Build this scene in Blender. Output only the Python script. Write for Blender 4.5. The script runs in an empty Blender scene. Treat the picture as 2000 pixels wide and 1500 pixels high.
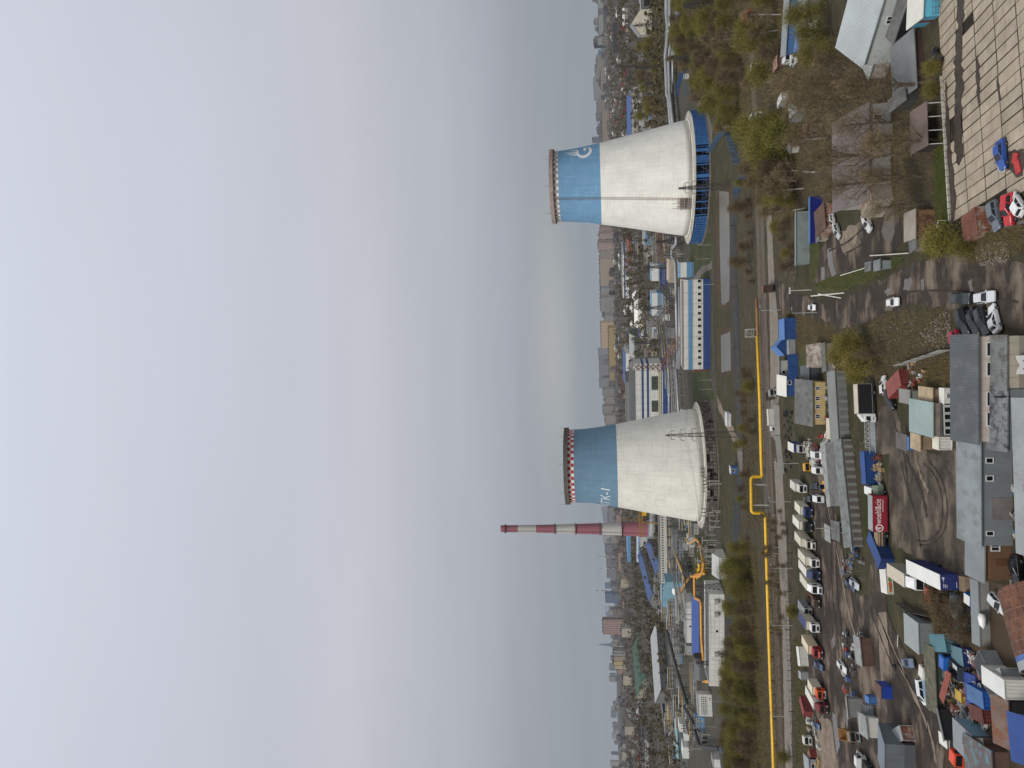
import bpy, math, random
from mathutils import Vector, Matrix
random.seed(7)
R=math.radians
SC=bpy.context.scene
COL=SC.collection
# ------------------------------------------------------------------ camera (a portrait frame turned on its side)
H=58.0; F=1387.0
ROLL=R(1.45); PIT=R(7.43)
ct,st,cp,sp=math.cos(ROLL),math.sin(ROLL),math.cos(PIT),math.sin(PIT)
def ray(ix,iy):
    a=750-iy; b=-(ix-1000)
    r=a*ct+b*st; u=-a*st+b*ct
    return r, F*cp-u*sp, F*sp+u*cp
def G(ix,iy,z=0.0):
    """photo point -> the place on the horizontal plane at height z"""
    x,y,w=ray(ix,iy); k=(z-H)/w
    return Vector((x*k,y*k,z))
def proj(X,Y,Z):
    z=Z-H; d=Y*cp+z*sp; u=(-Y*sp+z*cp)/d*F; r=X/d*F
    return 1000-(r*st+u*ct), 750-(r*ct-u*st)
def hz(ix,iy,top):
    p=G(ix,iy); lo,hi=-20.,400.
    for _ in range(50):
        m=(lo+hi)/2
        if proj(p.x,p.y,m)[0]>top: lo=m
        else: hi=m
    return lo
_r0=Vector((1,0,0)); _u0=Vector((0,-sp,cp)); _f=Vector((0,cp,sp))
_Rr=_r0*ct-_u0*st; _U=_r0*st+_u0*ct
cam=bpy.data.cameras.new('camera'); camo=bpy.data.objects.new('camera',cam); COL.objects.link(camo)
cam.sensor_fit='HORIZONTAL'; cam.sensor_width=36.0; cam.lens=F/2000*36
cam.clip_start=0.5; cam.clip_end=40000
m=Matrix.Identity(4)
for i in range(3):
    m[i][0]=-_U[i]; m[i][1]=_Rr[i]; m[i][2]=-_f[i]
m[2][3]=H
camo.matrix_world=m
SC.camera=camo
# ------------------------------------------------------------------ light
SUN_EL,SUN_AZ=R(50),R(215)     # azimuth clockwise from +Y
W=bpy.data.worlds.new('World'); SC.world=W; W.use_nodes=True
def build_world():
    nt=W.node_tree; nt.nodes.clear(); N=nt.nodes.new; L=nt.links.new
    out=N('ShaderNodeOutputWorld'); bg=N('ShaderNodeBackground'); bg.inputs[1].default_value=1.0
    L(bg.outputs[0],out.inputs[0])
    sky=N('ShaderNodeTexSky'); sky.sky_type='NISHITA'; sky.sun_disc=False
    sky.sun_elevation=SUN_EL; sky.sun_rotation=SUN_AZ
    sk=N('ShaderNodeMix'); sk.data_type='RGBA'; sk.blend_type='MULTIPLY'; sk.inputs[0].default_value=1
    L(sky.outputs[0],sk.inputs[6]); sk.inputs[7].default_value=(.09,.09,.09,1)
    tc=N('ShaderNodeTexCoord'); sx=N('ShaderNodeSeparateXYZ'); L(tc.outputs['Generated'],sx.inputs[0])
    def MA(op,a,b=None,c=None):
        n=N('ShaderNodeMath'); n.operation=op
        for i,v in enumerate((a,b,c)):
            if v is None: continue
            if isinstance(v,(int,float)): n.inputs[i].default_value=v
            else: L(v,n.inputs[i])
        return n.outputs[0]
    ramp=N('ShaderNodeValToRGB'); cr=ramp.color_ramp
    stops=[(0.0,(146,153,160)),(.05,(149,156,163)),(.09,(156,160,168)),(.135,(167,170,179)),(.2,(180,183,191)),(.33,(198,200,208)),
           (.42,(197,200,211)),(.56,(206,210,222)),(.70,(213,219,230)),(1.0,(240,243,248))]
    def lin(c): return tuple(((x/255+.055)/1.055)**2.4 for x in c)+(1,)
    while len(cr.elements)<len(stops): cr.elements.new(.5)
    for e,(p,c) in zip(cr.elements,stops): e.position=p; e.color=lin(c)
    L(MA('MAXIMUM',sx.outputs[2],0.0),ramp.inputs[0])
    den=MA('ADD',MA('MAXIMUM',sx.outputs[2],0.0),.16)
    cx=N('ShaderNodeCombineXYZ'); L(MA('MULTIPLY',MA('DIVIDE',sx.outputs[0],den),.3),cx.inputs[0]); L(MA('DIVIDE',sx.outputs[1],den),cx.inputs[1])
    cl=None
    for sc_,det,amp in ((1.0,4,.22),(2.3,6,.16)):
        n=N('ShaderNodeTexNoise'); n.inputs['Scale'].default_value=sc_; n.inputs['Detail'].default_value=det; n.inputs['Roughness'].default_value=.5
        L(cx.outputs[0],n.inputs['Vector'])
        v=MA('MULTIPLY',MA('SUBTRACT',n.outputs[0],.5),amp)
        cl=v if cl is None else MA('ADD',cl,v)
    # a paler gap low over the horizon
    az=MA('DIVIDE',sx.outputs[0],MA('MAXIMUM',sx.outputs[1],.01))
    g1=MA('POWER',2.718,MA('MULTIPLY',MA('POWER',MA('DIVIDE',MA('SUBTRACT',sx.outputs[2],.07),.026),2.0),-1.0))
    g2=MA('POWER',2.718,MA('MULTIPLY',MA('POWER',MA('DIVIDE',MA('SUBTRACT',az,.06),.19),2.0),-1.0))
    gl=MA('MULTIPLY',MA('MULTIPLY',g1,g2),.5)
    fac=MA('ADD',1.0,cl)
    mul=N('ShaderNodeVectorMath'); mul.operation='SCALE'; L(ramp.outputs[0],mul.inputs[0]); L(fac,mul.inputs['Scale'])
    pl=N('ShaderNodeMix'); pl.data_type='RGBA'; L(gl,pl.inputs[0]); L(mul.outputs[0],pl.inputs[6]); pl.inputs[7].default_value=lin((186,187,184))
    mx=N('ShaderNodeMix'); mx.data_type='RGBA'; mx.inputs[0].default_value=.96
    L(sk.outputs[2],mx.inputs[6]); L(pl.outputs[2],mx.inputs[7]); L(mx.outputs[2],bg.inputs[0])
build_world()
sl=bpy.data.lights.new('sun','SUN'); sl.energy=2.3; sl.angle=R(22); sl.color=(1,.965,.91)
so=bpy.data.objects.new('sun',sl); COL.objects.link(so)
sd=Vector((math.sin(SUN_AZ)*math.cos(SUN_EL),math.cos(SUN_AZ)*math.cos(SUN_EL),math.sin(SUN_EL)))
so.rotation_euler=sd.to_track_quat('Z','Y').to_euler(); so.location=sd*150
vs=SC.view_settings; SC.display_settings.display_device='sRGB'
vs.view_transform='Standard'; vs.look='None'; vs.exposure=0.0; vs.gamma=1.0; vs.use_curve_mapping=False
cy=SC.cycles; cy.max_bounces=5; cy.diffuse_bounces=2; cy.glossy_bounces=2; cy.transmission_bounces=2; cy.transparent_max_bounces=8; cy.volume_bounces=0
cy.use_denoising=True
# ------------------------------------------------------------------ helpers: materials
def lin(c): return tuple((((x/255)+.055)/1.055)**2.4 if x>10.3 else x/255/12.92 for x in c)+(1,)
_M={}
def nodes(mt):
    mt.use_nodes=True; nt=mt.node_tree
    return nt, nt.nodes['Principled BSDF'], nt.nodes.new, nt.links.new
def mat(rgb,rough=.75,var=.16,sc=.35,metal=0.0,rib=None,streak=0.0,stain=None,grid=None,name=None):
    """weathered surface. rib=(axis,period) bumps it like sheet metal; streak adds dirt runs down the wall;
    stain=(rgb,amount) adds blotches; grid=(du,dz) adds panel joints"""
    key=(tuple(rgb),rough,var,sc,metal,rib,streak,stain,grid)
    if key in _M: return _M[key]
    mt=bpy.data.materials.new(name or 'surface'); nt,bs,N,L=nodes(mt)
    bs.inputs['Roughness'].default_value=rough; bs.inputs['Metallic'].default_value=metal
    tc=N('ShaderNodeTexCoord'); oi=N('ShaderNodeObjectInfo')
    ofs=N('ShaderNodeVectorMath'); ofs.operation='ADD'; L(tc.outputs['Object'],ofs.inputs[0]); L(oi.outputs['Location'],ofs.inputs[1])
    def noise(scale,detail,mp=None):
        n=N('ShaderNodeTexNoise'); n.inputs['Scale'].default_value=scale; n.inputs['Detail'].default_value=detail; n.inputs['Roughness'].default_value=.65
        if mp:
            v=N('ShaderNodeMapping'); v.inputs['Scale'].default_value=mp; L(ofs.outputs[0],v.inputs[0]); L(v.outputs[0],n.inputs['Vector'])
        else: L(ofs.outputs[0],n.inputs['Vector'])
        return n.outputs[0]
    def mix(a,b,f,mode='MIX'):
        x=N('ShaderNodeMix'); x.data_type='RGBA'; x.blend_type=mode
        for s,v in ((0,f),(6,a),(7,b)):
            if isinstance(v,(float,int)): x.inputs[s].default_value=v
            elif isinstance(v,tuple): x.inputs[s].default_value=v
            else: L(v,x.inputs[s])
        return x.outputs[2]
    def rmp(v,a,b,ca=0.,cb=1.):
        q=N('ShaderNodeMapRange'); q.inputs[1].default_value=a; q.inputs[2].default_value=b; q.inputs[3].default_value=ca; q.inputs[4].default_value=cb; L(v,q.inputs[0]); return q.outputs[0]
    c=lin(rgb)
    dk=tuple(x*(1-var*1.6) for x in c[:3])+(1,); lt=tuple(min(1,x*(1+var)) for x in c[:3])+(1,)
    col=mix(dk,lt,rmp(noise(sc,6),.28,.72))
    col=mix(col,tuple(x*.72 for x in c[:3])+(1,),rmp(noise(sc*9,3),.5,.8,0,.6*min(1,var*3)))
    if streak:
        col=mix(col,tuple(x*.5+.02 for x in c[:3])+(1,),rmp(noise(1.0,5,(1.3,1.3,.07)),.52,.78,0,streak))
    if stain:
        col=mix(col,lin(stain[0]),rmp(noise(sc*2.3,7),.62-stain[1]*.4,.74-stain[1]*.3))
    if grid:
        sx=N('ShaderNodeSeparateXYZ'); L(tc.outputs['Object'],sx.inputs[0])
        def MA(op,a,b):
            n=N('ShaderNodeMath'); n.operation=op
            for i,v in enumerate((a,b)):
                if isinstance(v,(int,float)): n.inputs[i].default_value=v
                else: L(v,n.inputs[i])
            return n.outputs[0]
        u=MA('FRACT',MA('DIVIDE',MA('ADD',sx.outputs[0],sx.outputs[1]),grid[0]),0); w=MA('FRACT',MA('DIVIDE',sx.outputs[2],grid[1]),0)
        ln=MA('MAXIMUM',MA('LESS_THAN',u,.05),MA('LESS_THAN',w,.07))
        col=mix(col,tuple(x*.5 for x in c[:3])+(1,),MA('MULTIPLY',ln,.75))
    L(col,bs.inputs['Base Color'])
    if rib:
        wv=N('ShaderNodeTexWave'); wv.wave_type='BANDS'; wv.bands_direction=rib[0]; wv.inputs['Scale'].default_value=.31416/rib[1]*1.0
        L(tc.outputs['Object'],wv.inputs['Vector'])
        bp=N('ShaderNodeBump'); bp.inputs['Strength'].default_value=.8; bp.inputs['Distance'].default_value=.06; L(wv.outputs[0],bp.inputs['Height']); L(bp.outputs[0],bs.inputs['Normal'])
    else:
        bp=N('ShaderNodeBump'); bp.inputs['Strength'].default_value=.25; bp.inputs['Distance'].default_value=.05; L(noise(sc*6,4),bp.inputs['Height']); L(bp.outputs[0],bs.inputs['Normal'])
    _M[key]=mt
    return mt
def paint(rgb,rough=.3,var=.08): return mat(rgb,rough,var,1.2)
GLASS=None
def glassmat(c=(18,22,27),rough=.08):
    return mat(c,rough,.1,.5)
# ------------------------------------------------------------------ helpers: meshes
class MB:
    def __init__(s): s.v=[]; s.f=[]; s.mi=[]; s.k=0
    def add(s,vs,fs):
        o=len(s.v); s.v.extend(tuple(p) for p in vs); s.f.extend(tuple(i+o for i in f) for f in fs); s.mi.extend([s.k]*len(fs)); return s
    def box(s,x0,y0,z0,x1,y1,z1):
        return s.add([(x0,y0,z0),(x1,y0,z0),(x1,y1,z0),(x0,y1,z0),(x0,y0,z1),(x1,y0,z1),(x1,y1,z1),(x0,y1,z1)],
              [(3,2,1,0),(4,5,6,7),(0,1,5,4),(1,2,6,5),(2,3,7,6),(3,0,4,7)])
    def obox(s,c,sz,rz=0,tilt=0,ty=0):
        q=Matrix.Rotation(rz,3,'Z')@Matrix.Rotation(tilt,3,'X')@Matrix.Rotation(ty,3,'Y'); c=Vector(c); vs=[]
        for z in (-.5,.5):
            for x,y in ((-.5,-.5),(.5,-.5),(.5,.5),(-.5,.5)): vs.append(c+q@Vector((x*sz[0],y*sz[1],z*sz[2])))
        return s.add(vs,[(3,2,1,0),(4,5,6,7),(0,1,5,4),(1,2,6,5),(2,3,7,6),(3,0,4,7)])
    def prism(s,poly,z0,z1):
        n=len(poly); vs=[(p[0],p[1],z0) for p in poly]+[(p[0],p[1],z1) for p in poly]
        return s.add(vs,[tuple(range(n-1,-1,-1)),tuple(range(n,2*n))]+[(i,(i+1)%n,n+(i+1)%n,n+i) for i in range(n)])
    def xprof(s,poly,x0,x1):      # polygon in (y,z) swept along x
        n=len(poly); vs=[(x0,a,b) for a,b in poly]+[(x1,a,b) for a,b in poly]
        return s.add(vs,[tuple(range(n-1,-1,-1)),tuple(range(n,2*n))]+[(i,(i+1)%n,n+(i+1)%n,n+i) for i in range(n)])
    def yprof(s,poly,y0,y1):      # polygon in (x,z) swept along y
        n=len(poly); vs=[(a,y0,b) for a,b in poly]+[(a,y1,b) for a,b in poly]
        return s.add(vs,[tuple(range(n)),tuple(range(2*n-1,n-1,-1))]+[(i,n+i,n+(i+1)%n,(i+1)%n) for i in range(n)])
    def bar(s,p,q,w,h=None):
        p,q=Vector(p),Vector(q); d=q-p
        if d.length<1e-6: return s
        d.normalize(); up=Vector((0,0,1)) if abs(d.z)<.95 else Vector((1,0,0))
        a=d.cross(up).normalized()*(w/2); b=a.cross(d).normalized()*((h or w)/2); vs=[]
        for c in (p,q): vs+=[c-a-b,c+a-b,c+a+b,c-a+b]
        return s.add(vs,[(3,2,1,0),(4,5,6,7),(0,1,5,4),(1,2,6,5),(2,3,7,6),(3,0,4,7)])
    def tube(s,pts,r,n=8,caps=True):
        pts=[Vector(p) for p in pts]; rs=r if isinstance(r,(list,tuple)) else [r]*len(pts); o=len(s.v); vs=[]; fs=[]
        pa=None
        for i,p in enumerate(pts):
            d=(pts[min(i+1,len(pts)-1)]-pts[max(i-1,0)]).normalized()
            if pa is None: up=Vector((0,0,1)) if abs(d.z)<.9 else Vector((1,0,0)); a=d.cross(up).normalized()
            else:
                a=pa-d*pa.dot(d)
                if a.length<1e-4: a=d.cross(Vector((.3,.5,.8)))
                a.normalize()
            pa=a; b=d.cross(a)
            for k in range(n):
                t=2*math.pi*k/n; vs.append(p+(a*math.cos(t)+b*math.sin(t))*rs[i])
        for i in range(len(pts)-1):
            for k in range(n):
                k2=(k+1)%n; fs.append((i*n+k,i*n+k2,(i+1)*n+k2,(i+1)*n+k))
        if caps: fs+=[tuple(range(n-1,-1,-1)),tuple(range((len(pts)-1)*n,len(pts)*n))]
        return s.add(vs,fs)
    def cyl(s,p,q,r0,r1=None,n=12): return s.tube([p,q],[r0,r0 if r1 is None else r1],n)
    def lathe(s,prof,n=24,cap0=False,cap1=False,c=(0,0)):
        vs=[(c[0]+r*math.cos(2*math.pi*k/n),c[1]+r*math.sin(2*math.pi*k/n),z) for r,z in prof for k in range(n)]; fs=[]
        for i in range(len(prof)-1):
            for k in range(n): k2=(k+1)%n; fs.append((i*n+k,i*n+k2,(i+1)*n+k2,(i+1)*n+k))
        if cap0: fs.append(tuple(range(n-1,-1,-1)))
        if cap1: fs.append(tuple(range((len(prof)-1)*n,len(prof)*n)))
        return s.add(vs,fs)
    def obj(s,name,mats,parent=None,smooth=False,loc=None,rz=0):
        me=bpy.data.meshes.new(name); me.from_pydata([tuple(v) for v in s.v],[],s.f)
        if not isinstance(mats,(list,tuple)): mats=[mats]
        for m_ in mats: me.materials.append(m_)
        if len(mats)>1: me.polygons.foreach_set('material_index',s.mi)
        if smooth: me.polygons.foreach_set('use_smooth',[True]*len(me.polygons))
        me.update()
        o=bpy.data.objects.new(name,me); COL.objects.link(o)
        if parent: o.parent=parent
        if loc is not None: o.location=loc
        o.rotation_euler.z=rz
        return o
_labels={}
def tag(o,label,cat,group=None,kind=None,shared=False):
    if label:
        n=len(label.split())
        if n<4 or n>16: print('LABEL LENGTH',n,label)
        if label in _labels and not shared: print('LABEL TWICE',label)
        _labels[label]=1
        o['label']=label; o['category']=cat
    if group: o['group']=group
    if kind: o['kind']=kind
    return o
def thing(name,label,cat,loc=(0,0,0),rz=0.,group=None,shared=False):
    o=bpy.data.objects.new(name,None); COL.objects.link(o); o.empty_display_size=.5
    o.location=loc; o.rotation_euler=(0,0,rz)
    return tag(o,label,cat,group,shared=shared)
KIDS={}
def copy_thing(o,loc,rz=0,scale=None,label=None,group=None,shared=False):
    c=o.copy(); COL.objects.link(c); c.location=loc; c.rotation_euler=(0,0,rz)
    if scale is not None: c.scale=scale if isinstance(scale,(tuple,list)) else (scale,)*3
    if label: tag(c,label,o['category'],group,shared=shared)
    def rec(src,dst):
        for ch in KIDS[src.name] if src.name in KIDS else list(src.children):
            d=ch.copy(); COL.objects.link(d); d.parent=dst; rec(ch,d)
    rec(o,c)
    return c
def structure(o): o['kind']='structure'; return o
# ------------------------------------------------------------------ ground
def gmat(cols0,scale=.08,rough=.95,tracks=None,wet=None,bump=.5,name='ground'):
    """ground cover blended from several colours at several scales; tracks=(angle,rgb,amount) adds ruts; wet=amount of shiny puddles"""
    mt=bpy.data.materials.new(name); nt,bs,N,L=nodes(mt)
    cols=[tuple(v*.85 for v in c) for c in cols0]; ge=N('ShaderNodeNewGeometry')
    def noise(s,d,mp=None,rot=0,ro=.62):
        n=N('ShaderNodeTexNoise'); n.inputs['Scale'].default_value=s; n.inputs['Detail'].default_value=d; n.inputs['Roughness'].default_value=ro
        v=N('ShaderNodeMapping'); v.inputs['Scale'].default_value=mp or (1,1,1); v.inputs['Rotation'].default_value=(0,0,rot)
        L(ge.outputs['Position'],v.inputs[0]); L(v.outputs[0],n.inputs['Vector']); return n.outputs[0]
    def rmp(v,a,b,ca=0.,cb=1.):
        q=N('ShaderNodeMapRange'); q.inputs[1].default_value=a; q.inputs[2].default_value=b; q.inputs[3].default_value=ca; q.inputs[4].default_value=cb; L(v,q.inputs[0]); return q.outputs[0]
    def mix(a,b,f,mode='MIX'):
        x=N('ShaderNodeMix'); x.data_type='RGBA'; x.blend_type=mode
        for s,v in ((0,f),(6,a),(7,b)):
            if isinstance(v,(float,int,tuple)): x.inputs[s].default_value=v
            else: L(v,x.inputs[s])
        return x.outputs[2]
    col=lin(cols[0])
    sc=scale
    for c in cols[1:]:
        col=mix(col,lin(c),rmp(noise(sc,6,None,0,.55),.38,.64)); sc*=2.7
    col=mix(col,(.25,.24,.22,1),rmp(noise(1.6,6),.45,.75,0,.36),'MULTIPLY')
    col=mix(col,(1.45,1.4,1.3,1),rmp(noise(.9,6,(1,1,1),.7),.52,.75,0,.32),'MULTIPLY')
    if tracks:
        t=noise(.16,6,(.55,1,1),tracks[0],.58)
        col=mix(col,lin(tracks[1]),rmp(t,.5,.64,0,tracks[2]))
        t2=noise(.5,5,(.4,1,1),tracks[0]+.1,.6)
        col=mix(col,(.55,.53,.52,1),rmp(t2,.52,.72,0,.4),'MULTIPLY')
    if wet:
        w=rmp(noise(.11,6,(.5,1,1),tracks[0] if tracks else 0),.66-wet*.2,.70-wet*.2)
        col=mix(col,(.55,.55,.58,1),w,'MULTIPLY')
        L(rmp(w,0,1,rough,.16),bs.inputs['Roughness'])
    else: bs.inputs['Roughness'].default_value=rough
    L(col,bs.inputs['Base Color'])
    bp=N('ShaderNodeBump'); bp.inputs['Strength'].default_value=bump*.25; bp.inputs['Distance'].default_value=.15; L(noise(1.1,7),bp.inputs['Height']); L(bp.outputs[0],bs.inputs['Normal'])
    bs.inputs['Specular IOR Level'].default_value=.25
    return mt
G_EARTH=gmat([(74,68,46),(64,58,44),(86,77,56),(58,60,34)],.03,name='rough_earth')
G_SCRUB=gmat([(78,71,49),(64,62,38),(94,85,64),(68,59,46)],.06,name='dry_grass_earth')
G_MUD=gmat([(66,57,50),(78,68,58),(57,50,45)],.07,tracks=(.5,(132,117,102),.55),wet=.18,name='mud')
G_MUDX=gmat([(68,59,52),(82,71,61),(58,51,46)],.07,tracks=(.05,(138,122,106),.6),wet=.12,name='rutted_mud')
G_YARD=gmat([(72,65,58),(60,54,48),(98,88,76)],.1,tracks=(1.2,(128,116,101),.6),name='yard_dirt')
G_SAND=gmat([(146,130,113),(124,110,95),(158,142,124)],.16,tracks=(.1,(96,84,74),.7),name='pale_dirt')
G_GRAVEL=gmat([(140,131,119),(126,118,106),(150,141,129)],.2,bump=.2,name='gravel')
G_BALLAST=gmat([(104,96,84),(92,85,72),(112,104,94)],.25,bump=.4,name='ballast')
G_GRASS=gmat([(66,74,38),(76,78,44),(88,84,52)],.12,name='grass')
G_LAWN=gmat([(58,70,34),(66,76,40),(72,70,44)],.05,bump=.2,name='lawn')
G_SITE=gmat([(82,78,72),(68,65,60),(98,93,86),(72,70,52)],.045,bump=.2,name='plant_ground')
G_ASPH=gmat([(120,113,106),(108,102,96)],.1,bump=.1,name='asphalt')
G_CITY=gmat([(68,62,53),(78,72,62),(60,60,46),(92,86,78)],.004,bump=.1,name='city_ground')
G_RUST=gmat([(74,60,46),(86,72,54)],.1,name='litter_soil')
rg=random.Random(3)
def poly_world(pix,z=0):
    return [G(x,y) for x,y in pix]
def patch(name,pix,z,m,jag=.5,seg=2.0,world=None,label=None,kind='structure'):
    P=[Vector((x,y,0)) for x,y in world] if world else poly_world(pix)
    out=[]
    for i,p in enumerate(P):
        q=P[(i+1)%len(P)]; d=q-p; n=max(1,min(60,int(d.length/seg))); nn=Vector((-d.y,d.x,0)).normalized() if d.length>0 else Vector((0,0,0))
        for k in range(n):
            t=k/n; out.append(p+d*t+nn*rg.uniform(-jag,jag))
    b=MB(); b.add([(v.x,v.y,z) for v in out],[tuple(range(len(out)))])
    o=b.obj(name,m); o['kind']=kind
    return o
b=MB(); b.add([(-9000,-60,0),(9000,-60,0),(9000,9600,0),(-9000,9600,0)],[(0,1,2,3)]); structure(b.obj('ground',G_EARTH))
patch('city_ground',None,.25,G_CITY,30,200,world=[(-8900,880),(-420,830),(420,830),(8900,880),(8900,9500),(-8900,9500)])
patch('plant_ground',None,.04,G_SITE,3,12,world=[(-330,420),(-190,395),(-90,385),(60,385),(110,388),(190,440),(240,600),(300,830),(-420,830)])
patch('lawn',[(1346,472),(1362,462),(1392,455),(1398,505),(1386,540),(1346,556)],.08,G_LAWN,1)
patch('lawn',[(1334,1020),(1388,1050),(1393,1080),(1398,1150),(1330,1120)],.08,G_LAWN,1)
patch('lawn',[(1322,1218),(1345,1240),(1350,1275),(1340,1290),(1326,1262)],.08,G_LAWN,1)
patch('lawn',[(1350,722),(1384,722),(1396,780),(1352,800)],.08,G_LAWN,1)
patch('path',[(1392,500),(1388,515),(1372,520),(1352,545),(1348,560),(1358,560),(1372,535),(1391,525)],.12,G_ASPH,.4)
patch('path',[(1404,800),(1440,880),(1446,925),(1452,925),(1450,870),(1414,800),(1400,772)],.1,G_SAND,.8)
patch('path',[(1375,225),(1365,210),(1358,198),(1366,196),(1380,212),(1392,250),(1392,300)],.1,G_ASPH,.6)
patch('ditch_bank',[(1392,460),(1402,366),(1430,368),(1434,480),(1436,600),(1428,606),(1402,602),(1394,560)],.05,G_RUST,.8)
patch('ditch_bank',[(1399,640),(1434,640),(1436,730),(1402,732)],.05,G_RUST,.8)
def water():
    mt=bpy.data.materials.new('water'); nt,bs,N,L=nodes(mt)
    bs.inputs['Base Color'].default_value=lin((84,82,74)); bs.inputs['Roughness'].default_value=.34
    n=N('ShaderNodeTexNoise'); n.inputs['Scale'].default_value=1.4; n.inputs['Detail'].default_value=3
    bp=N('ShaderNodeBump'); bp.inputs['Strength'].default_value=.12; bp.inputs['Distance'].default_value=.1; L(n.outputs[0],bp.inputs['Height']); L(bp.outputs[0],bs.inputs['Normal'])
    return mt
WATER=water()
patch('pond_water',[(1405,372),(1424,376),(1426,480),(1425,588),(1412,596),(1409,590),(1406,480)],.1,WATER,.3)
patch('pond_water',[(1408,655),(1427,648),(1428,724),(1409,727)],.1,WATER,.3)
# near ground
patch('dry_grass_verge',[(1452,-60),(1520,-60),(1535,300),(1560,520),(1548,600),(1530,760),(1545,900),(1560,1160),(1575,1300),(1590,1560),(1450,1560),(1440,1000),(1436,600),(1440,300)],.03,G_SCRUB,1.5)
patch('rough_slope',[(1530,600),(1600,625),(1650,648),(1700,625),(1750,602),(1860,602),(1868,650),(1870,790),(1760,790),(1700,750),(1640,735),(1590,700),(1560,680)],.03,G_SCRUB,1)
patch('woodland_floor',[(1520,-60),(1850,-60),(1850,160),(1865,430),(1830,480),(1770,430),(1690,395),(1600,440),(1560,520)],.03,G_SCRUB,1)
patch('mud_yard',[(1585,550),(1596,500),(1622,455),(1672,440),(1700,400),(1752,410),(1762,470),(1752,492),(1705,520),(1650,545),(1602,562)],.07,G_MUD,.7)
patch('dirt_road',[(1512,540),(1556,572),(1612,592),(1676,570),(1756,528),(1820,500),(1880,492),(1970,505),(2080,520),(2080,660),(1960,642),(1872,604),(1800,597),(1742,606),(1692,630),(1648,642),(1600,622),(1556,614),(1512,612)],.08,G_MUDX,.6)
patch('gravel_road',[(1498,285),(1505,285),(1508,440),(1514,560),(1520,620),(1524,760),(1514,860),(1506,850),(1504,620),(1498,440)],.1,G_GRAVEL,.3)
patch('gravel_road',[(1512,900),(1528,905),(1536,1040),(1541,1180),(1545,1300),(1547,1420),(1550,1560),(1536,1560),(1532,1400),(1529,1258),(1522,1100)],.1,G_GRAVEL,.3)
patch('gravel_road',[(1463,90),(1472,90),(1478,200),(1484,300),(1476,300),(1468,180)],.09,G_BALLAST,.5)
patch('track_bed',[(1473,300),(1489,300),(1492,450),(1497,600),(1503,760),(1508,900),(1515,1060),(1519,1200),(1526,1360),(1533,1560),(1508,1560),(1502,1360),(1498,1200),(1494,1000),(1489,820),(1483,660),(1477,450)],.06,G_BALLAST,.4)
patch('truck_yard',[(1590,905),(1612,900),(1632,990),(1648,1080),(1648,1150),(1708,1165),(1712,1260),(1728,1330),(1780,1390),(1810,1560),(1590,1560),(1585,1400),(1600,1300),(1592,1180),(1590,1050),(1582,960)],.07,G_MUDX,.7)
patch('truck_yard',[(1575,1052),(1600,1052),(1600,1200),(1612,1310),(1626,1390),(1580,1390),(1575,1240)],.06,G_MUDX,.5)
patch('dirt_lane',[(1700,1100),(1722,1100),(1735,1195),(1766,1270),(1800,1318),(1846,1385),(1850,1460),(1840,1560),(1778,1560),(1768,1440),(1742,1360),(1716,1330),(1702,1210)],.1,G_MUDX,.5)
patch('pale_strip',[(1716,1195),(1732,1195),(1738,1280),(1737,1340),(1722,1340),(1718,1270)],.13,G_SAND,.2)
patch('pale_strip',[(1590,1412),(1606,1400),(1624,1410),(1634,1480),(1632,1560),(1600,1560)],.11,G_SAND,.5)
patch('near_yard',[(1695,812),(1748,785),(1764,850),(1826,885),(1880,870),(1886,1045),(1898,1070),(1898,1135),(1850,1130),(1790,1085),(1742,1066),(1736,960),(1738,890),(1696,880)],.08,G_YARD,.6)
patch('junk_ground',[(1800,1180),(1905,1140),(2080,1120),(2080,1560),(1840,1560),(1852,1400),(1800,1318),(1782,1260)],.06,G_RUST,.6)
patch('grass_wedge',[(1588,560),(1620,540),(1676,524),(1722,512),(1748,500),(1770,505),(1742,526),(1690,552),(1640,570),(1600,576)],.12,G_GRASS,.5)
patch('grass_bank',[(1836,262),(1846,290),(1851,360),(1854,440),(1838,470),(1828,400),(1828,300)],.12,G_GRASS,.4)
patch('grass_bank',[(1582,470),(1604,474),(1596,540),(1586,556),(1580,520)],.12,G_GRASS,.4)
patch('grass_bank',[(1562,105),(1584,100),(1584,140),(1566,140)],.12,G_GRASS,.4)
patch('grass_bank',[(1566,672),(1582,670),(1584,725),(1568,735),(1560,712)],.12,G_GRASS,.4)
patch('grass_bank',[(1930,440),(2080,395),(2080,440),(1950,505),(1900,520),(1880,480)],.09,G_SCRUB,.4)
patch('footpath',[(1912,462),(1938,455),(1990,440),(2070,420),(2070,412),(1990,432),(1936,448),(1912,456)],.14,G_ASPH,.1)
patch('foundation_slab',[(1639,462),(1658,440),(1676,442),(1674,470),(1652,498),(1646,492)],.12,G_SAND,.5)
patch('foundation_slab',[(1732,405),(1748,402),(1749,455),(1740,478),(1722,452)],.12,G_ASPH,.5)
PUD=mat((92,84,78),.14,.2,.2)
for pp in ([(1617,486),(1626,486),(1630,520),(1636,535),(1626,542),(1618,515)],[(1605,522),(1612,520),(1612,545),(1606,548)],[(1768,548),(1780,540),(1786,552),(1778,568),(1766,566)],
           [(1728,568),(1742,560),(1747,566),(1736,578)],[(1800,548),(1806,544),(1806,568),(1801,570)],[(1624,1255),(1630,1240),(1633,1262),(1626,1268)],[(1626,1390),(1634,1395),(1642,1455),(1636,1480),(1630,1430)],[(1652,1385),(1657,1392),(1658,1422),(1651,1410)],
           [(1892,552),(1900,545),(1904,566),(1896,572)]):
    structure(patch('puddle',pp,.15,PUD,.25,.8))
RUT=gmat([(64,56,49),(72,63,55)],.2,name='rut_mud')
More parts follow.
